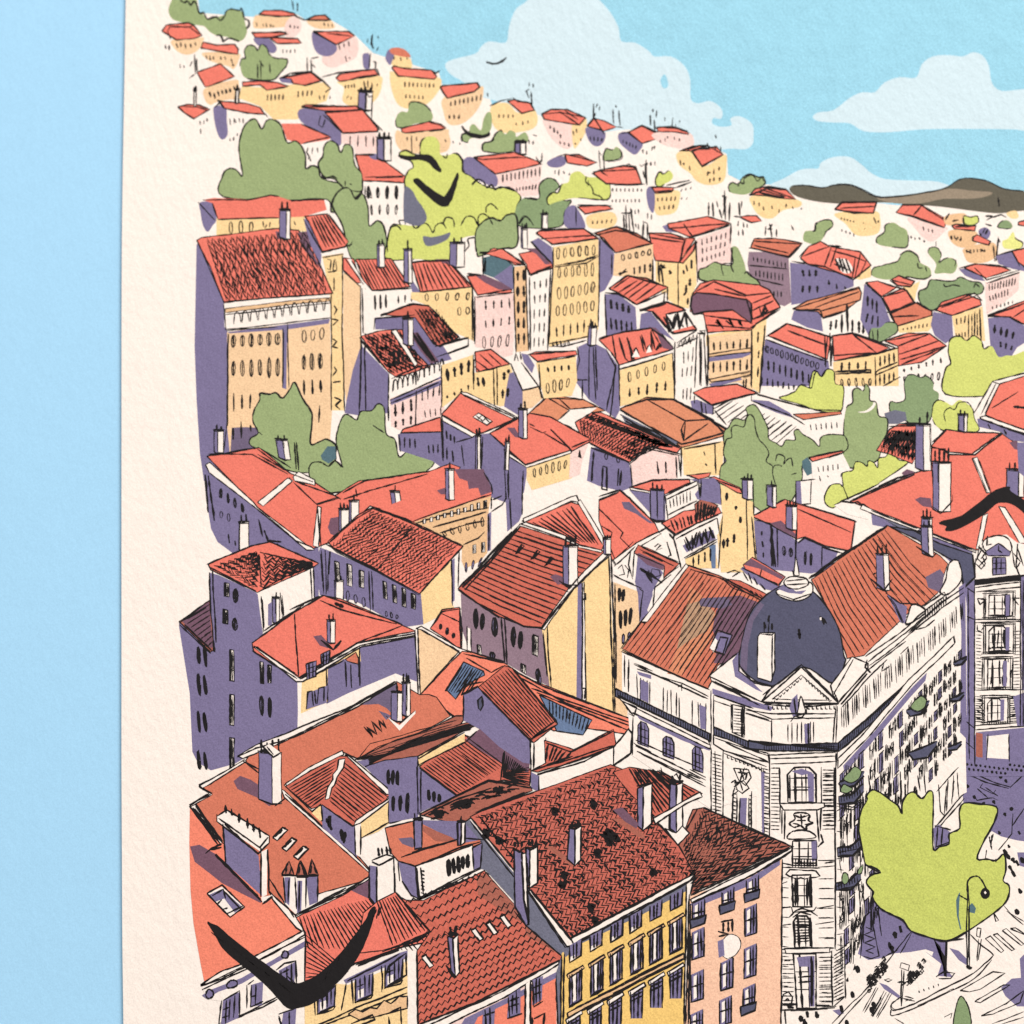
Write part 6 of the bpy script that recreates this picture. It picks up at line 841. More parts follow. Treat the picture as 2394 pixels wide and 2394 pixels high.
k('400 500 420 560 380 600/20 560 200 600', 7); k('100 750 400 760/110 720 200 740/430 720 510 710/380 750 510 740/380 700 510 700', 5); sub('hood', 'white', '140 800 170 770 370 780 400 820 340 830 170 820', 5)
wd('170 810 340 810 340 1050 180 1050', 1, 1, 'r', .85, .95, wk=6, col='white'); k('210 830 210 1040/300 830 300 1040/330 830 325 1040/320 820 320 1040', 9); k('190 830 220 840 250 830 280 840 310 830', 6)
k('180 1050 190 1090 350 1080 370 1050/160 1130 210 1080 260 1060 320 1080 380 1120/190 1130 250 1090 330 1110', 6); wd('170 1110 350 1110 350 1360 190 1360', 1, 1, 'a', .8, 1, wk=6, col='white')
for i in range(9): k(f'210 {1140+i*22} 320 {1144+i*20}', 5)
k('320 1130 325 1350', 10); k('200 1150 210 1350', 8)
sub('sill', 'white', '130 1365 470 1360 470 1395 140 1400', 5); wd('190 1410 370 1410 370 1810 220 1810', 1, 1, 'r', .95, 1, wk=6, col='white'); sub('window_shade', 'shade', '310 1420 355 1420 355 1800 320 1800', 0, False); sub('window_shade', 'shade', '220 1430 310 1420 310 1500 240 1500', 0); k('330 1420 335 1800', 9); k('230 1580 350 1570/230 1620 350 1610', 6)
k('110 1760 120 1710 160 1690 190 1730 180 1790/130 1760 150 1740 170 1760', 6)
for i in range(8): k(f'{150+i*6} {1780+i*3} {160+i*5} {1815}', 5)
H('receding balconied side of the corner building', 'facade')
tile(1794, 1200)
w('white', '520 1910 745 1650 1060 1300 1400 960 1480 800 1490 1700 1500 2100 1380 2160 1230 2160 1000 2300 900 2100 740 2380 740 2700 690 3000 700 3250 640 3450 520 3600')
sub('cast_shadow', 'shade', '1440 560 1490 520 1500 1700 1450 1650 1460 900', 0, False)
# attic storey above the balcony
for i in range(58):
    t = i / 57; x = 540 + t * 930; y = 1430 - t * 800; h = 150 + 40 * (1 - t)
    if (i * 7) % 5 != 0: k(f'{x} {y+30+20*R()} {x+6} {y+h+R()*40}', 3.6 + 3 * ((i * 3) % 4 == 0), 1)
k('740 1080 1050 860 1200 720 1360 600/760 1120 1060 880 1330 660 1480 560/770 1150 1000 970 1300 720 1480 600/750 1100 740 1160 780 1200/760 1180 850 1110 1040 960/1060 900 1180 800 1340 650/1120 880 1190 860 1260 800/560 1460 740 1260 900 1100/1180 700 1330 590 1350 640/820 1180 880 1130 860 1190 920 1150/1000 1060 1060 1000 1050 1060', 5, 1.2)
for i in range(10): k(f'{1190+i*17} {730-i*12} {1190+i*17} {800-i*12}', 4)
# string course under the rail
sub('string_course', 'white', '530 1850 760 1620 1060 1260 1400 930 1410 980 1070 1310 780 1660 530 1920', 4.6); sub('cast_shadow', 'shade', '570 1900 790 1660 1080 1320 1200 1200 1190 1260 1080 1380 800 1710 580 1960', 0, False)
# windows of the receding facade, storey by storey
def recede(t, s): # t along the wall, s storey 0..1 down
    x = 540 + t * 930; top = 1960 - t * 960; bot = 3560 - t * 1500
    return x, top + s * (bot - top)
for s in (.01, .12, .23, .34, .45, .56, .67, .78, .88):
    for j in range(25):
        t = (j + .5) / 25.2
        if s > .6 and t > .62: continue
        if s > .5 and t > .95: continue
        if R() < .2: continue
        x, y = recede(t, s); x += R() * 10; h = (150 - 70 * t) * (.8 + .4 * R()); ww = 30 - 10 * t
        m = (j * 5 + int(s * 40)) % 4
        if m == 0:
            sub('window_shade', 'shade', f'{x-ww*.6} {y+10} {x+ww*.4} {y-8} {x+ww*.4} {y+h-20} {x-ww*.6} {y+h}', 0, False)
            k(f'{x-ww*.6} {y+10} {x-ww*.6} {y+h}/{x} {y} {x} {y+h-8}/{x+ww*.5} {y-10} {x+ww*.5} {y+h-24}/{x-ww*.8} {y+ww*.6} {x+ww*.8} {y-ww*.9}/{x-ww*.8} {y+h+6} {x+ww*.8} {y+h-34}', 4, 1)
        elif m == 1:
            k(f'{x-ww*.4} {y-20} {x-ww*.4} {y+h}/{x-ww*.1} {y-26} {x-ww*.1} {y+h-6}/{x+ww*.3} {y-20} {x+ww*.3} {y+h}', 4.2, 1); k(f'{x+ww*.6} {y} {x+ww*.6} {y+h*.6}', 5, 1.5)
        elif m == 2:
            k(f'{x-ww*.5} {y+20} {x-ww*.4} {y+h}/{x} {y} {x-ww*.3} {y+h*.4} {x+ww*.2} {y+h*.5} {x} {y+h}/{x+ww*.5} {y-10} {x+ww*.5} {y+h-20}', 4.2, 1.4); k(f'{x-ww*.6} {y+h*.5} {x+ww*.6} {y+h*.5-24}', 4.5, 2)
        else:
            k(f'{x-ww*.5} {y} {x-ww*.5} {y+h}/{x-ww*.2} {y} {x-ww*.2} {y+h}/{x+ww*.4} {y-16} {x+ww*.4} {y+h-16}', 3.8, 1)
for (x, y, wd_, g) in ((1130, 1480, 1, 1), (1430, 1390, .6, 0), (1170, 1800, 1.2, 0), (1410, 1760, .6, 0), (630, 2020, 1.1, 1), (1450, 1120, .6, 0)):
    ww = 85 * wd_; b = Buf(); fill(b, 'slate', smooth(P([(x - ww, y + 5), (x, y - ww * .38), (x + ww, y - ww * .85), (x + ww * .95, y - ww * .5), (x + ww * .3, y + ww * .3), (x - ww * .7, y + ww * .5)]))); CUR.subs.append(('balcony', b)); k(f'{x-ww} {y+5} {x+ww} {y-ww*.85}/{x-ww} {y+14} {x-ww*.7} {y+ww*.55} {x+ww*.3} {y+ww*.36} {x+ww} {y-ww*.5}', 8, 1.5)
    if g: sub('plant', 'green2', f'{x-ww*.6} {y-20} {x-ww*.2} {y-70} {x+ww*.3} {y-110} {x+ww*.8} {y-80} {x+ww*.6} {y-20} {x} {y+10}', 4, True)
tile(1794, 1794)
for (x, y) in ((630, 215), (620, 610), (610, 870)):
    ww = 95; b = Buf(); fill(b, 'slate', P([(x - ww, y), (x, y - 10), (x + ww, y - 90), (x + ww, y - 30), (x + 20, y + 50), (x - ww, y + 60)])); CUR.subs.append(('balcony', b)); k(f'{x-ww} {y} {x} {y-10} {x+ww} {y-90}/{x-ww} {y+60} {x+20} {y+50} {x+ww} {y-30}', 9, 2)
    for i in range(9): k(f'{x-ww+i*20} {y-i*6} {x-ww+4+i*20} {y+56-i*8}', 5)
sub('plant', 'green2', '550 180 570 130 610 140 640 160 600 195', 4, True); sub('plant', 'green2', '560 850 570 800 600 800 610 850 580 880', 4, True); sub('plant', 'green2', '680 800 690 760 720 740 710 800', 3, True)
k('520 270 640 300 720 240/520 290 640 320 720 260/560 330 560 600/600 320 600 590/660 320 650 560/690 300 680 540/540 680 560 800/640 660 640 780/700 640 700 740/560 930 570 1140/600 930 610 1150 640 1160/650 900 660 1130/690 870 700 1080/710 860 730 1060/530 640 700 610/530 920 700 880/760 60 780 180/800 30 820 170/860 60 850 240/910 30 920 280/970 40 960 290/1000 30 1000 280/1060 20 1060 180/1130 60 1150 180/1180 40 1190 190/1270 180 1440 0/1290 130 1300 330 1330 360 1350 140/1400 60 1390 280/1360 90 1350 330/1430 40 1440 230/1260 450 1480 200/1280 470 1480 230', 4.8, 1.2)
for i in range(16): k(f'{520+ (i%2)*6} {330+i*95-(i%3)*20} {575} {300+i*95}' , 3.6)
for i in range(14): k(f'500 {1420+i*26} 575 {1370+i*27}', 4)
sub('cast_shadow', 'shade', '1250 460 1290 430 1380 490 1370 580 1260 620', 0, False); k('1260 440 1380 470/1260 600 1370 560/1280 450 1270 600/1320 460 1310 590', 6)
k('580 1380 590 1740/500 1800 590 1720/520 1380 600 1340', 5)
tile(1794, 1794)
H('bright lime plane tree in the square', 'tree')
sub('trunk', 'ink', '1250 1290 1300 1350 1320 1450 1330 1570 1350 1580 1355 1290 1340 1300 1335 1420', 2)
fill(CUR.body, 'lime2', smooth(P('700 340 750 250 750 210 790 170 850 190 930 250 985 290 1010 350 1015 270 1050 210 1100 185 1150 230 1175 225 1210 180 1245 190 1250 300 1245 480 1250 620 1290 600 1365 575 1370 500 1450 460 1445 340 1480 270 1600 275 1720 295 1725 360 1690 450 1620 580 1580 690 1650 690 1720 700 1780 650 1795 770 1775 855 1820 890 1815 970 1770 1040 1640 1140 1480 1250 1350 1310 1220 1280 1080 1230 1020 1150 920 1100 850 1060 790 980 800 940 745 870 780 810 850 790 800 750 740 730 720 640 690 480'), True, 3))
outline(smooth(P('700 340 750 250 750 210 790 170 850 190 930 250 985 290 1010 350 1015 270 1050 210 1100 185 1150 230 1175 225 1210 180 1245 190 1250 300 1245 480 1250 620 1290 600 1365 575 1370 500 1450 460 1445 340 1480 270 1600 275 1720 295 1725 360 1690 450 1620 580 1580 690 1650 690 1720 700 1780 650 1795 770 1775 855 1820 890 1815 970 1770 1040 1640 1140 1480 1250 1350 1310 1220 1280 1080 1230 1020 1150 920 1100 850 1060 790 980 800 940 745 870 780 810 850 790 800 750 740 730 720 640 690 480'), True, 3), 6.5)
k('1720 690 1720 715/740 735 850 795 800 800/745 880 800 940 790 975/1015 350 1010 300/1240 1290 1330 1305 1480 1290/1270 1580 1330 1540 1410 1550 1380 1590 1290 1590', 6, .8)
sub('lamp_shadow', 'teal', '1440 950 1450 940 1445 1010 1440 1120 1460 1220 1450 1220 1425 1110 1420 1000', 0); sub('lamp_shadow', 'teal', '1510 1050 1540 1020 1570 1060 1560 1100 1520 1090', 0)
H('tall street lamp with a curled arm drawn over the tree', 'street_lamp')
k('1505 1510 1500 1200 1505 1000 1505 880 1530 830 1580 820 1620 860 1650 930/1520 1510 1520 1200 1515 1000 1510 880/1440 960 1510 1000', 5, .8, True); k('1500 1500 1540 1510/1500 1490 1530 1520', 12)
sub('lamp_head', 'ink', '1610 940 1640 910 1670 940 1660 980 1620 980', 4, True); sub('lamp_glass', 'white', '1630 940 1640 930 1650 945 1638 955', 0)
k('1590 1290 1580 1460/1610 1290 1590 1450', 5)
T('dark green sapling at the bottom edge of the square', 'green2', '1405 1960 1420 1800 1450 1730 1480 1740 1520 1830 1530 1960', 4.4)
done()
ink_width(0.88)
# ---------------------------------------------------------------- roofs in front, bottom centre
tile(900, 1600)
H('striped red roofs around the light well'); w('shade', '250 620 540 840 270 960 240 1000'); w('shade', '0 560 240 560 250 1000 30 1040 30 860'); r('260 620 600 380 700 420 1100 640 1090 760 900 720 720 760 540 830', 'roof2'); sub('cast_shadow', 'dusk', '600 420 720 330 900 500 1090 600 1080 660 900 640 880 600', 0, False)
for i in range(17):
    t = i / 16; k(f'{290+t*330} {620-t*220} {560+t*340} {820-t*210}', 4)
for i in range(14): k(f'{880+i*14} {640+i*2} {880+i*6} {720 - i}' if False else f'{890+i*14} {510+i*10} {880+i*9} {700-i*3}', 4.4)
for i in range(9): k(f'890 {700-i*4} {1090} {770-i*18}', 4)
w('yellow', '250 560 600 370 600 430 260 610'); k('250 540 700 290/250 610 610 430 690 350/250 560 600 360/900 500 870 740/260 630 540 840/240 620 250 980/270 640 270 960', 5); wd('310 780 430 830 430 900 310 870', 1, 3, 'O', .5, .9, wk=4.5)
wd('10 640 110 640 110 770 10 750', 1, 3, 'O', .6, .95, wk=4.5); wd('30 840 200 800 190 980 40 960', 1, 3, 'O', .4, .8, wk=4.5)
r('-150 620 300 380 600 290 690 270 700 300 500 400 250 540 0 570', 'brown')
for i in range(9): k(f'-120 {600-i*4} {200+i*50} {430-i*10} {690-i*6} {280+i*8}', 4)
H('violet gable with steep striped roof'); w('shade', '590 80 700 20 760 60 1090 380 1110 600 1040 590 860 470 720 340 590 270'); w('white', '1090 420 1210 390 1210 600 1110 640'); r('700 20 900 -140 960 -120 1290 270 1300 300 1120 440', 'roof2')
for i in range(11):
    t = (i + .5) / 11; k(f'{705+t*230} {10-t*135} {1105+t*175} {425-t*140}', 4)
k('590 80 700 20 1110 440/1090 420 1300 300 960 -120/590 80 590 270/1090 400 1100 640/1210 400 1210 600/1120 440 1120 640/1110 400 1280 280/540 60 640 0 740 -20/570 80 700 10', 5.4); sub('window', 'slate', '700 120 730 90 740 160 720 200 705 180', 6)
r('1200 420 1420 490 1720 340 1740 460 1500 560 1150 660 1100 650 1210 590', 'roof2'); ht('1210 440 1420 520 1320 600 1200 570', 6, 'l', 5); k('1210 440 1400 510 1720 350/1100 650 1500 530 1720 460/1180 620 1420 540', 5); sub('parapet', 'white', '1150 680 1500 580 1720 470 1830 340 1860 370 1850 520 1700 620 1160 810', 5); w('shade', '1100 660 1160 690 1160 810 1100 780'); k('1160 690 1160 820/1150 680 1720 470 1840 330/1160 810 1720 610 1850 520/1720 470 1720 610', 5)
H('dark scribbled roof strip beside the scale roof'); r('260 980 560 820 780 720 1090 760 1110 800 860 900 680 980 600 1040 500 1040', 'brown'); k('260 980 560 830 780 730 1110 780/280 990 560 860 800 780/700 960 1050 810', 5.4)
for i in range(34):
    t = R(); u = R(); x = 320 + t * 620; y = 990 - t * 230 + (u - .5) * 80; k(f'{x} {y} {x+60} {y-26+R()*20} {x+90} {y-10}', 6, 3)
for (x, y) in ((610, 910), (850, 790), (410, 980)): k(f'{x-40} {y} {x+40} {y-10}/{x-36} {y+14} {x+36} {y}', 16, 4)
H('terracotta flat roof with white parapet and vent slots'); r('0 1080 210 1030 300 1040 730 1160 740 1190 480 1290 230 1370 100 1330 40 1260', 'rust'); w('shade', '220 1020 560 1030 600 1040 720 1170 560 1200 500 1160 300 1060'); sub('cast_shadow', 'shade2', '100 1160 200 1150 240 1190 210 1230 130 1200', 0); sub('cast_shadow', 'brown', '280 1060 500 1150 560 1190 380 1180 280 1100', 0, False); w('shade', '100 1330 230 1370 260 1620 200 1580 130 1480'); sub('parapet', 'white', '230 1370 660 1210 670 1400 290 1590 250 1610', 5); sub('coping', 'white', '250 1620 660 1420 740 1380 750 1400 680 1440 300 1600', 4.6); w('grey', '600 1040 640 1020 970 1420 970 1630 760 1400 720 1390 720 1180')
sub('wall_end', 'shade', '660 1230 730 1190 720 1380 670 1400', 5); k('100 1330 230 1370 560 1230 730 1180/120 1300 560 1160/240 1380 260 1620/270 1380 290 1600/0 1080 200 1030/600 1160 740 1170/130 1480 200 1590 250 1610/640 1030 970 1450/100 1340 110 1480', 5.4); wd('460 1330 640 1270 640 1380 470 1440', 1, 5, 'O', .7, 1, wk=5); ch(225, 1240, 0, 230, 0, pots=0) if False else None
sub('chimney', 'shade', '215 1020 280 1020 280 1230 225 1240', 5); sub('chimney', 'shade', '545 1040 580 1040 570 1210 550 1210', 5); sub('chimney', 'white', '575 1040 605 1040 600 1190 572 1210', 5); k('210 1010 290 1010/540 1030 610 1030', 9); k('225 1010 222 970/270 1010 262 960/570 1030 575 990', 7)
for i in range(7): k(f'270 {1400+i*28} 300 {1410+i*28}', 6)
tile(400, 1860, 534)
H('square white chimney with four pots beside the striped roof'); b = Buf(); fill(b, 'shade', P('1675 590 1745 600 1740 930 1675 860')); fill(b, 'white', P('1745 600 1880 520 1890 860 1740 930')); fill(b, 'white', P('1700 550 1820 500 1890 520 1770 590')); CUR.subs.append(('chimney', b)); k('1675 590 1675 860 1740 940 1890 860 1885 520/1740 600 1740 930/1700 550 1820 500 1890 520 1760 590 1700 560/1740 950 1880 890', 5.4); k('1760 510 1750 440/1790 500 1780 440/1830 495 1820 430/1860 495 1850 440', 8)
tile(900, 1794)
H('wavy tiled red roof with small white vents'); w('pink', '330 1960 1300 1540 1300 1960'); w('coral', '600 1960 640 1880 1290 1560 1290 1960') ; sub('cast_shadow', 'shade', '560 1960 600 1890 950 1720 1290 1540 1300 1580 1000 1740 700 1880 660 1960', 0, False); r('80 960 160 1000 290 1000 660 820 750 780 960 1020 1330 1420 1310 1460 700 1760 250 1940 240 1380 340 1240', 'roof2'); r('-160 1090 -60 1010 80 940 340 1230 200 1310 -20 1380 -220 1400', 'roof')
sub('cast_shadow', 'brown', '690 820 760 800 980 1040 1060 1180 1330 1420 1230 1360 1060 1260 1050 1180 880 1080 700 960', 0, False)
for i in range(17):
    y0 = 1020 + i * 56; xl = 250 if y0 > 1300 else 130 + (y0 - 1000) * .7; xr = 700 + (y0 - 1000) * .62 + 40; xr = min(xr, 1290); yr = y0 - (xr - xl) * .47
    if yr < 790: yr = 790 + i * 18
    n = int((xr - xl) / 44); pts = []
    for j in range(2 * n + 1):
        t = j / (2 * n); pts.append((xl + (xr - xl) * t, y0 + (yr - y0) * t + (-14 if j % 2 else 12) + R() * 5))
    k(' '.join(f'{a:.0f} {b_:.0f}' for a, b_ in pts), 4.6, .5)
for i in range(9): k(f'{-130+i*30} {1060-i*14} {-40+i*38} {1380-i*14}' if False else f'{-60+i*20} {1010-i*6} {60+i*30} {1340-i*14}', 4.4)
sub('verge', 'white', '330 1940 900 1680 1310 1450 1310 1480 920 1720 420 1960', 4.6); k('340 1240 -20 1390/80 940 340 1240/240 1390 250 1960/250 1940 700 1760 1320 1450/340 1230 240 1320/-20 1420 330 1260', 6)
for (x, y, a) in ((700, 1250, 1), (810, 1200, 1), (915, 1150, 1), (325, 1450, 1)):
    sub('roof_vent', 'white', f'{x-50} {y-20} {x-20} {y-40} {x+40} {y+40} {x+10} {y+60}', 5); k(f'{x-50} {y-25} {x-10} {y-45}', 8)
sub('chimney', 'shade', '470 1270 510 1280 540 1580 500 1540', 5); sub('chimney', 'white', '510 1290 550 1260 560 1540 530 1580', 5); k('480 1260 550 1250', 10); k('500 1260 490 1200/530 1250 535 1190', 9); k('460 1490 530 1590', 9)
b = Buf(); fill(b, 'shade', P('930 1720 1020 1660 1020 1860 920 1890')); CUR.subs.append(('window', b)); b = Buf(); fill(b, 'shade', P('1110 1600 1190 1570 1180 1750 1110 1790')); CUR.subs.append(('window', b)); b = Buf(); fill(b, 'shade', P('740 1820 830 1790 820 1960 730 1960')); CUR.subs.append(('window', b))
w('white', '1060 1630 1100 1600 1100 1960 1050 1960'); k('1060 1630 1050 1960/1095 1600 1095 1960/930 1730 940 1880/960 1710 960 1860/990 1680 990 1850/920 1890 1030 1850/1110 1610 1120 1800 1190 1760/1140 1590 1140 1780/1165 1590 1165 1770/940 1760 1010 1730/940 1800 1010 1780/1120 1660 1180 1630/1120 1710 1180 1690/750 1820 760 1960/790 1810 790 1960/740 1870 830 1840/1110 1880 1110 1960/1120 1890 1200 1850 1190 1960/1290 1560 1300 1960/0 1580 30 1500 160 1400 160 1560 20 1640', 6, 1.2)
H('big scale tiled roof over the yellow facade'); w('grey', '970 600 1090 920 1410 1340 1330 1420 1060 1190 970 1040'); w('grey', '1290 1540 1330 1420 1340 1960 1310 1960'); w('amber', '1330 1400 1400 1330 1932 1090 2270 900 2255 1960 1320 1960'); sub('cast_shadow', 'grey', '1340 1380 1420 1310 1932 1060 2270 880 2270 930 1932 1110 1470 1330 1360 1430', 0, False)
r('640 370 700 340 1110 190 1700 -20 1800 20 2035 398 2211 584 2335 800 2070 930 1932 1010 1400 1290 1090 920 960 760', 'scale')
for i in range(28):                                     # rows of scale tiles running down the slope
    t = (i + .5) / 28; xa, ya = 680 + t * 1040, 370 - t * 385; xb, yb = 1400 + t * 925, 1285 - t * 490
    n = 19; pts = []
    for j in range(2 * n + 1):
        s_ = j / (2 * n); d = 20 if j % 2 else -18
        pts.append((xa + (xb - xa) * s_ + d + R() * 7, ya + (yb - ya) * s_ - d * .6 + R() * 7))
    k(' '.join(f'{a:.0f} {b_:.0f}' for a, b_ in pts), 5.2, .7)
    for j in range(19):
        if R() < .42: s_ = j / 19 + R() * .02; k(f'{xa+(xb-xa)*s_} {ya+(yb-ya)*s_} {xa+(xb-xa)*(s_+.035)+6} {ya+(yb-ya)*(s_+.035)}', 7, 2)
for (x, y) in ((1280, 330), (1570, 280), (1600, 640), (1350, 810), (1330, 880), (860, 550), (760, 500), (1550, 1050), (1580, 1150), (2020, 790)): k(f'{x-26} {y-20} {x+26} {y+16}/{x-28} {y} {x+22} {y+26}/{x-18} {y-28} {x+32} {y}/{x-20} {y+10} {x+10} {y+34}', 13, 5)
k('1640 480 1720 580/1670 470 1750 560/1690 460 1770 560/1640 500 1700 590', 16, 4); sub('cast_shadow', 'brown', '1210 600 1260 590 1400 700 1420 760 1370 720', 0); sub('cast_shadow', 'brown', '1700 380 1790 390 1950 500 1960 540 1900 520 1790 440', 0)
sub('verge', 'white', '1080 930 1100 920 1410 1300 1420 1340 1370 1350', 5); sub('gutter', 'white', '1400 1290 1930 1010 2330 800 2345 828 1932 1050 1420 1330', 5); k('1400 1280 1930 1000 2335 795/1420 1340 1940 1060 2345 828/2035 398 2211 584 2335 800/1090 920 1400 1300/1080 940 1360 1360/1330 1420 1060 1190/1330 1420 1320 1960/1350 1400 1340 1960/640 370 960 760/680 340 1110 190/700 360 1000 720/1060 1190 970 1080/2270 880 2250 1960', 5.6)
sub('chimney', 'shade', '970 610 1030 640 1080 1180 1060 1190 980 1050', 5.4); sub('chimney', 'white', '1030 650 1060 640 1085 1170 1050 1000', 5); sub('chimney', 'shade', '1060 600 1090 620 1095 900 1070 880', 5); sub('chimney', 'white', '1090 610 1150 590 1150 870 1090 910', 5); k('970 610 1010 640 1050 600/1060 600 1100 620 1150 590', 6); k('980 600 975 560/1005 600 1000 550/1030 600 1030 555/1080 590 1085 545/1110 585 1110 540/1140 585 1140 545', 8)
sub('chimney', 'shade', '1390 460 1430 470 1430 740 1370 690', 5); sub('chimney', 'white', '1430 470 1475 440 1475 700 1430 740', 5); k('1380 450 1480 430', 12); k('1400 440 1420 400/1440 440 1460 400', 8)
# windows of the yellow facade (two storeys and sills)
for (x, y, h) in ((1430, 1350, 110), (1585, 1280, 100), (1740, 1200, 110), (1885, 1130, 110)):
    b = Buf(); fill(b, 'shade', P(f'{x-40} {y-10} {x+50} {y-60} {x+40} {y+h-50} {x-40} {y+h}')); fill(b, 'white', P(f'{x-38} {y+h-30} {x} {y+h-50} {x} {y+h-20} {x-38} {y+h}')); CUR.subs.append(('window', b)); k(f'{x-40} {y-10} {x-40} {y+h+10} {x+45} {y+h-45} {x+50} {y-60}/{x-10} {y-20} {x-10} {y+h-20}/{x+15} {y-35} {x+10} {y+h-30}', 5.6)
for (x, y) in ((1430, 1560), (1590, 1480), (1735, 1400), (1890, 1320), (2035, 1245), (2185, 1165)):
    b = Buf(); fill(b, 'shade', P(f'{x-40} {y} {x+50} {y-50} {x+40} {y+190} {x-40} {y+240}')); fill(b, 'white', P(f'{x-20} {y+10} {x+10} {y} {x+10} {y+190} {x-20} {y+210}')); CUR.subs.append(('window', b)); sub('lintel', 'tan', f'{x-60} {y} {x+60} {y-70} {x+70} {y-50} {x-50} {y+30}', 5); k(f'{x-40} {y} {x-40} {y+240} {x+50} {y+190} {x+50} {y-50}/{x-20} {y} {x-20} {y+220}/{x+15} {y-20} {x+12} {y+200}/{x-50} {y+250} {x+60} {y+190}/{x+35} {y-40} {x+32} {y+190}', 6)
sub('string_course', 'tan', '1370 1850 1932 1560 2255 1400 2255 1440 1932 1600 1380 1880', 5); k('1370 1850 2255 1400/1380 1890 2255 1440/1370 1850 1380 1890', 5)
for (x, y) in ((1420, 1900), (1580, 1830), (1730, 1760), (1890, 1690), (2040, 1610), (2185, 1540)):
    b = Buf(); fill(b, 'shade', P(f'{x-40} {y} {x+50} {y-50} {x+40} {y+200} {x-40} {y+200}')); CUR.subs.append(('window', b)); sub('lintel', 'white', f'{x-60} {y} {x+60} {y-70} {x+70} {y-45} {x-50} {y+30}', 5); k(f'{x-40} {y} {x-40} {y+200}/{x-15} {y} {x-15} {y+200}/{x+20} {y-20} {x+15} {y+200}/{x+50} {y-40} {x+45} {y+200}/{x-35} {y+40} {x+45} {y}/{x-35} {y+70} {x+45} {y+30}', 6)
for (x, y, h) in ((2035, 1055, 105), (2190, 975, 105)):
    b = Buf(); fill(b, 'shade', P(f'{x-40} {y-10} {x+50} {y-60} {x+40} {y+h-50} {x-40} {y+h}')); CUR.subs.append(('window', b)); k(f'{x-40} {y-10} {x-40} {y+h} {x+45} {y+h-45} {x+50} {y-60}/{x-10} {y-20} {x-10} {y+h-20}/{x+15} {y-35} {x+10} {y+h-30}', 5.6)
tile(1400, 1794, 1061.54)
H('peach house with dark scale roof and small balconies'); w('salmon', '385 580 390 540 560 500 780 390 775 1100 365 1110'); sub('cast_shadow', 'shade', '390 580 640 470 770 395 770 415 650 500 400 600', 0, False); r('60 20 130 0 260 20 440 110 360 150 240 210 130 110', 'roof2'); r('340 330 400 180 450 170 640 265 820 335 640 420 390 540 410 460', 'brown')
ht('120 0 260 10 420 110 240 210', 12, 'l', 4.6); ht('440 170 820 335 400 540 360 330', 12, 'z', 4.8, 12, .6)
for i in range(8): k(f'{460+i*40} {190+i*18} {390+i*30} {330+i*2}', 3.6)
sub('gutter', 'white', '390 560 640 440 820 340 820 355 650 460 395 575', 4.6); k('390 545 640 430 830 335/395 580 650 460 820 360/780 390 775 1100/385 540 370 1100/390 580 380 1100/440 170 820 335/340 330 420 175/410 460 390 540', 5.4); k('450 310 470 290/460 320 480 300/500 260 520 280', 12, 3)
sub('chimney', 'shade', '165 90 190 80 190 270 165 250', 5); sub('chimney', 'white', '188 80 225 70 225 240 188 270', 5); sub('chimney', 'shade', '302 70 330 75 330 280 300 260', 5); sub('chimney', 'white', '330 75 356 65 356 260 330 280', 5); sub('chimney_foot', 'white', '280 260 330 280 356 250 385 280 335 330', 5); k('160 80 230 65/300 65 360 58', 8); k('180 70 178 40/210 66 208 38/315 62 312 35/345 58 346 30', 8); sub('cast_shadow', 'dusk', '60 180 100 170 170 240 160 260 110 230', 0); k('225 230 300 190 440 110', 5); sub('verge', 'white', '230 220 380 130 430 105 440 125 380 150 240 240', 4.6)
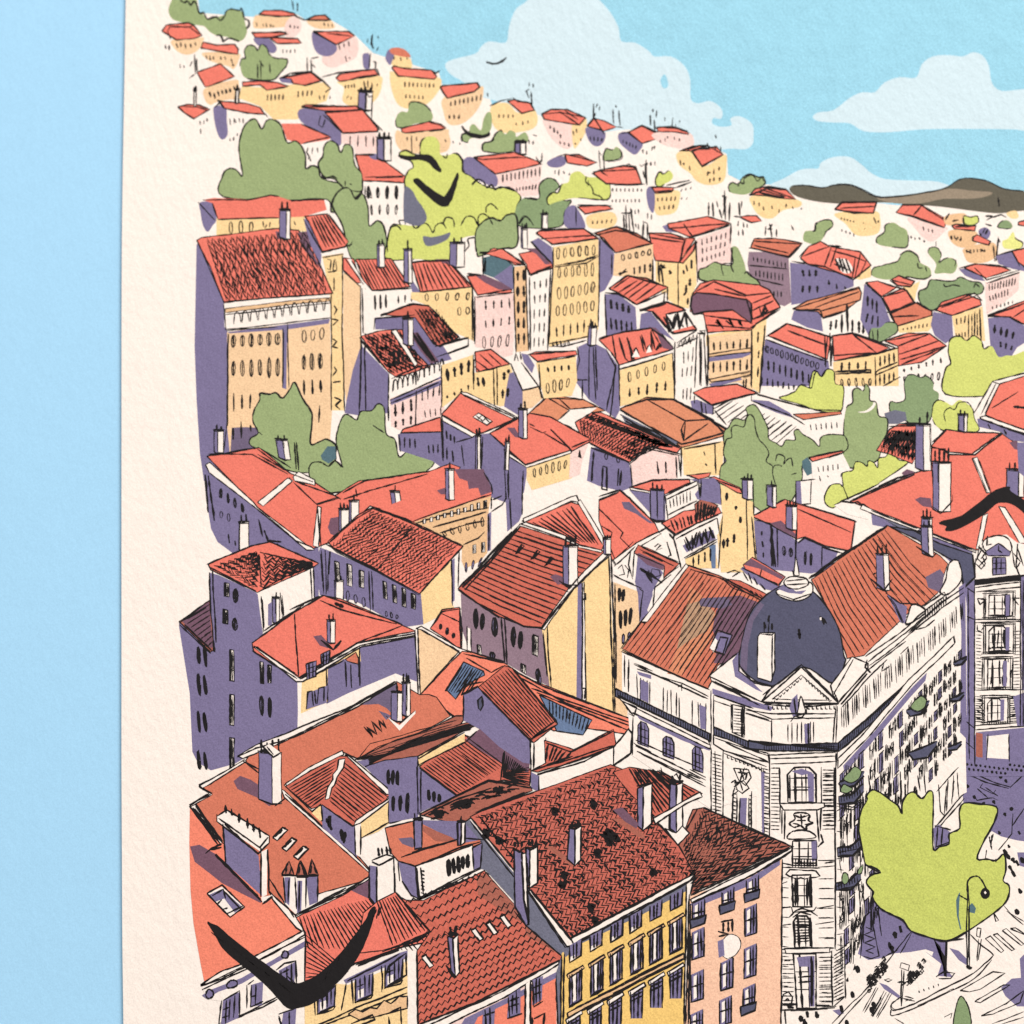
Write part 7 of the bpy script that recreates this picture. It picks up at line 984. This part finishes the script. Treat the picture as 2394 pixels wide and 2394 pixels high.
for (x, y, h, bal) in ((420, 570, 110, 1), (545, 520, 100, 1), (650, 470, 100, 1), (418, 690, 130, 0), (642, 590, 130, 0), (640, 760, 140, 0), (540, 820, 130, 0), (415, 870, 130, 0), (635, 930, 120, 1), (535, 980, 120, 0), (412, 1040, 90, 0)):
    b = Buf(); fill(b, 'shade', P(f'{x-22} {y+12} {x+30} {y-12} {x+28} {y+h-16} {x-22} {y+h}')); fill(b, 'white', P(f'{x-12} {y+20} {x+4} {y+10} {x+4} {y+h-24} {x-12} {y+h-12}')); CUR.subs.append(('window', b)); k(f'{x-22} {y+12} {x-22} {y+h} {x+28} {y+h-16} {x+30} {y-12}/{x+4} {y+6} {x+4} {y+h-10}/{x-22} {y+h*.5} {x+28} {y+h*.38}/{x+16} {y} {x+16} {y+h-14}', 5)
    if bal: sub('balcony', 'slate', f'{x-34} {y+h-30} {x+36} {y+h-52} {x+30} {y+h-16} {x-30} {y+h+6}', 5); k(f'{x-34} {y+h-30} {x+36} {y+h-52}', 8)
sub('lantern_globe', 'white', '530 730 560 710 595 725 602 760 580 800 550 815 520 790', 2.4, True); sub('cast_shadow', 'shade', '505 740 530 730 535 800 510 810', 0); k('510 700 550 710 510 720/520 660 570 650 570 700/530 660 530 700/550 655 550 700', 7, 2)
done()
tile(1794, 780)
bird('black gull over the wide coral roof at the right', '1295 1430 1330 1410 1460 1370 1600 1270 1720 1180 1820 1155 1830 1190 1960 1280 1960 1370 1860 1290 1740 1270 1640 1350 1500 1440 1400 1480 1340 1480 1350 1450', '1330 1420 1500 1380/1340 1470 1440 1470/1700 1210 1820 1170/1720 1240 1830 1180')
done()
ink_width(1.0)
tile(400, 1860, 534)
bird('biggest black gull with raised wings at the lower left', '310 1075 340 1085 400 1110 480 1180 640 1310 760 1400 900 1500 1050 1590 1180 1550 1300 1470 1440 1330 1560 1180 1650 1050 1690 960 1725 945 1715 1010 1680 1140 1600 1330 1480 1500 1320 1660 1200 1750 1080 1790 980 1790 860 1660 700 1510 560 1400 430 1280 380 1180', '320 1080 420 1200/330 1110 450 1280 580 1420/1700 1010 1600 1250/1690 1070 1560 1400/1250 1740 1400 1600/1050 1600 980 1520')


for i in range(26):
    t = i / 25; x, y = (380 + t * 640, 1150 + t * 480); k(f'{x-20-R()*18} {y-6+R()*30} {x+70} {y+80+R()*20}', 4, 2)
    x, y = (1180 + t * 520, 1640 - t * 640 - 120 * math.sin(t * 3.1)*0); k(f'{x+30+R()*30} {y+10+R()*20} {x+80} {y-90+R()*20}', 4, 2)
done()
done()
for o in bpy.data.objects:
    if '_c' in o: del o['_c']
